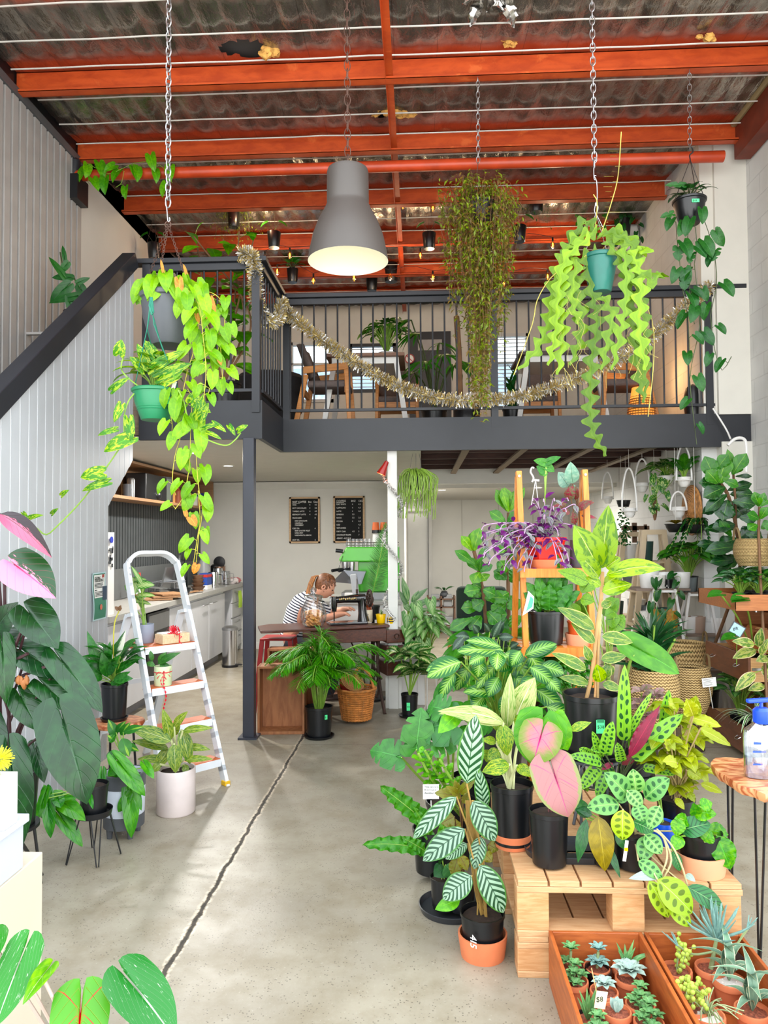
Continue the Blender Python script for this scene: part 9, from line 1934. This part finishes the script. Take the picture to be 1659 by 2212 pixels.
for b,tt,w,dy in (((136,1556),(188,1738),142,-.15),((64,1325),(126,1402),98,0),((58,1412),(140,1468),84,.05),((134,1428),(222,1540),84,.0),((96,1480),(162,1540),70,.03),((45,1505),(84,1580),76,.05),((22,1640),(48,1830),92,-.12),((78,1618),(96,1692),44,.06),((-10,1360),(40,1300),70,.05),((5,1400),(12,1520),60,.0),((20,1370),(45,1400),50,.1),((-20,1560),(5,1640),60,.1),((110,1455),(150,1495),50,.08)):
    e = D(b,tt,w,dy)[0];ms.tube(curve([rt,rt.lerp(e,.5) + V(-.04,0,0),e],10),.006,6)
LP(mp,(36,1224),(121,1293),112,Yl - .03,-.03,'heartl',ns=16);LP(mp2,(0,1110),(112,1205),46,Yl - .05,0,'ovate',ns=14,bend=.18,fold=.3)
ml.build('foliage',L_DARK,t);mp.build('pink_splashed_leaf',lm('leaf_pinksplash','17401f','f090a8','half',p=-.05,trans=.12,rib='e0607c',rough=.25),t);mp2.build('pink_dark_leaf',lm('leaf_pinkdark','2a1a20','e87890','half',p=-.1,trans=.12,rough=.25),t)
for pts in (((10,1260),(30,1222)),((5,1450),(60,1412)),((20,1440),(62,1325)),((15,1480),(130,1428)),((-10,1150),(-2,1110))): ms.tube(curve([rt,P(20,1550,Yl + .1),P(*pts[0],Yl + .05),P(*pts[1],Yl)],12),.007,6)
ms.build('stems',mat('stem_maroon','3a2024',.4),t);m = MB();[m.blob(P(40 + 6 * k,1475 + U(-6,6),Yl),(.012,.01,.02),8,6,amp=.5) for k in range(4)];m.build('dried_sheath',M_DRYM if False else mat('dry_sheath','9a5f2c',.6),t)
# white cabinets at the left edge
xr = -1.03;t = thing('cream_cabinet','cream painted cabinet at the bottom left corner','cabinet',(xr - .3,1.6,0));MB().bb((xr - .6,1.25,0),(xr,2.0,.75)).build('body',mat('cream_paint','c4b8a4',.5,var=.02),t,smooth=0,bevel=.004)
t = thing('white_display_box','white painted box standing on the cream cabinet at left','box',(xr - .3,1.6,.751));MB().bb((xr - .6,1.25,.751),(xr + .0,1.9,.865)).build('body',mat('box_white','b4bac4',.4,var=.02),t,smooth=0,bevel=.004);MB().bb((xr - .6,1.25,.866),(xr + .01,1.91,.886)).build('lid',mat('box_white',''),t,smooth=0,bevel=.003)
a = P(24,1675,1.82);t = thing('photo_stand','white open frame standing on the white box at left','frame',(a.x - .2,1.82,.887));MB().bb((a.x - .04,1.79,.887),(a.x,1.85,a.z)).build('post',M_WCER,t,smooth=0);MB().bb((a.x - .4,1.79,a.z - .03),(a.x - .04,1.85,a.z)).build('rail',M_WCER,t,smooth=0)
c = P(-2,1640,1.82);t = thing('yellow_flower','fluffy yellow brush flower at the left photo edge','flower',V(c.x,c.y,a.z + .001));m = MB()
for _ in range(240): d = V(U(-1,1),U(-1,1),U(-1,1)).normalized();m.tube([c + d * .01,c + d * U(.028,.036)],.0008,3,False)
m.build('petals',mat('flower_yellow','e8e030',.7),t,smooth=0);MB().tube([V(c.x,c.y,a.z),c],.003).build('stalk',M_STEM,t)
# close caladium at the bottom left
k10 = lambda x,y: (x / 3.687,1900 + y / 3.687);Yc = 1.42;c = V(-.55,1.5,.2);t = thing('low_stool','small black stool below the close caladium','stool',(c.x,c.y,0));MB().lathe((c.x,c.y,.18),[(0,0),(.12,0),(.12,.018),(0,.018)],24).build('seat',M_BLK2,t)
for k in range(4): a_ = k * pi / 2;MB().tube([(c.x + cos(a_) * .09,c.y + sin(a_) * .09,.18),(c.x + cos(a_) * .11,c.y + sin(a_) * .11,0)],.007).build('leg',M_BLK2,t)
t = thing('potted_caladium','close caladium with red veined and white flecked leaves, bottom left','potted plant',c);pot(t,c,.08,.16,M_NURS);soil(t,c + V(0,0,.15),.07);rt = c + V(0,0,.15);ms = MB()
L_CR = lm('leaf_cal_red','2f7f2a','58a838','caladium',p=.9,c3='e0483c',trans=.25,rib='e8483c',vein=.15);L_CW = lm('leaf_cal_white','2f8a34','f0f4e8','speckle',a=.8,p=.66,trans=.25,rib='e8f0e0');L_CG = lm('leaf_cal_green','58a82c','8ccc3c',trans=.35,rib='d8ecb8',k=4)
for i,(b,tt,w,mt_,nm_) in enumerate((((640,1070),(600,1590),480,L_CR,'red_veined_leaf'),((1090,885),(1400,1290),430,L_CW,'white_flecked_leaf'),((340,775),(180,1000),150,L_CG,'folded_leaf'),((150,680),(-40,1180),320,L_CW,'white_flecked_leaf'),((-60,500),(-140,760),220,L_CW,'white_flecked_leaf'))):
    m = MB();a,_ = LP(m,k10(*b),k10(*tt),w / 3.687,Yc,-.08,'calad',ns=18,bend=.12,fold=.1 if i != 2 else .6,n=None);m.build(nm_,mt_,t);ms.tube(curve([rt,rt.lerp(a,.6) + V(0,0,-.02),a],10),.0035,6)
ms.build('stems',mat('stem_pinkgrey','b09a90',.5),t)
# ================================================================== light and camera
w = bpy.data.worlds.new('world');bpy.context.scene.world = w;w.use_nodes = True;nt = w.node_tree;X.nt = nt
bg = nt.nodes['Background'];tc = nt.nodes.new('ShaderNodeTexCoord');_,_,zz = xsep(tc.outputs['Generated'])
nt.links.new(xmix(xstep(zz,-.1,.5),(.92,.92,.9),(.86,.93,1.0)),bg.inputs[0]);bg.inputs[1].default_value = WORLD
def area(name,loc,size,power,rot=(0,0,0),col=(1,.95,.88),sy=None):
    l = bpy.data.lights.new(name,'AREA');l.energy = power;l.color = col;l.size = size
    if sy: l.shape = 'RECTANGLE';l.size_y = sy
    o = bpy.data.objects.new(name,l);COL.objects.link(o);o.location = loc;o.rotation_euler = rot;return o
for i,q in enumerate(DOWN): area('downlight_lamp',q,.09,DOWNP * (.015 if q.y > 12 else 1),col=(1,.96,.9))
cam = bpy.data.cameras.new('camera');co = bpy.data.objects.new('camera',cam);COL.objects.link(co)
cam.sensor_fit = 'HORIZONTAL';cam.sensor_width = 36;cam.lens = 36 * FPX / 1659;cam.clip_start = .05
co.matrix_world = Matrix.Translation(CAM) @ RC.to_4x4();bpy.context.scene.camera = co
sc = bpy.context.scene;vs_ = sc.view_settings;vs_.view_transform = 'Standard';vs_.look = 'None';vs_.exposure = EXPO;vs_.gamma = 1;vs_.use_curve_mapping = False
cy = sc.cycles;cy.max_bounces = 6;cy.diffuse_bounces = 4;cy.glossy_bounces = 2;cy.transmission_bounces = 3;cy.transparent_max_bounces = 8
cy.use_denoising = True;cy.denoiser = 'OPENIMAGEDENOISE';cy.caustics_reflective = False;cy.caustics_refractive = False;cy.sample_clamp_indirect = 6
cy.use_adaptive_sampling = True;cy.adaptive_threshold = .03
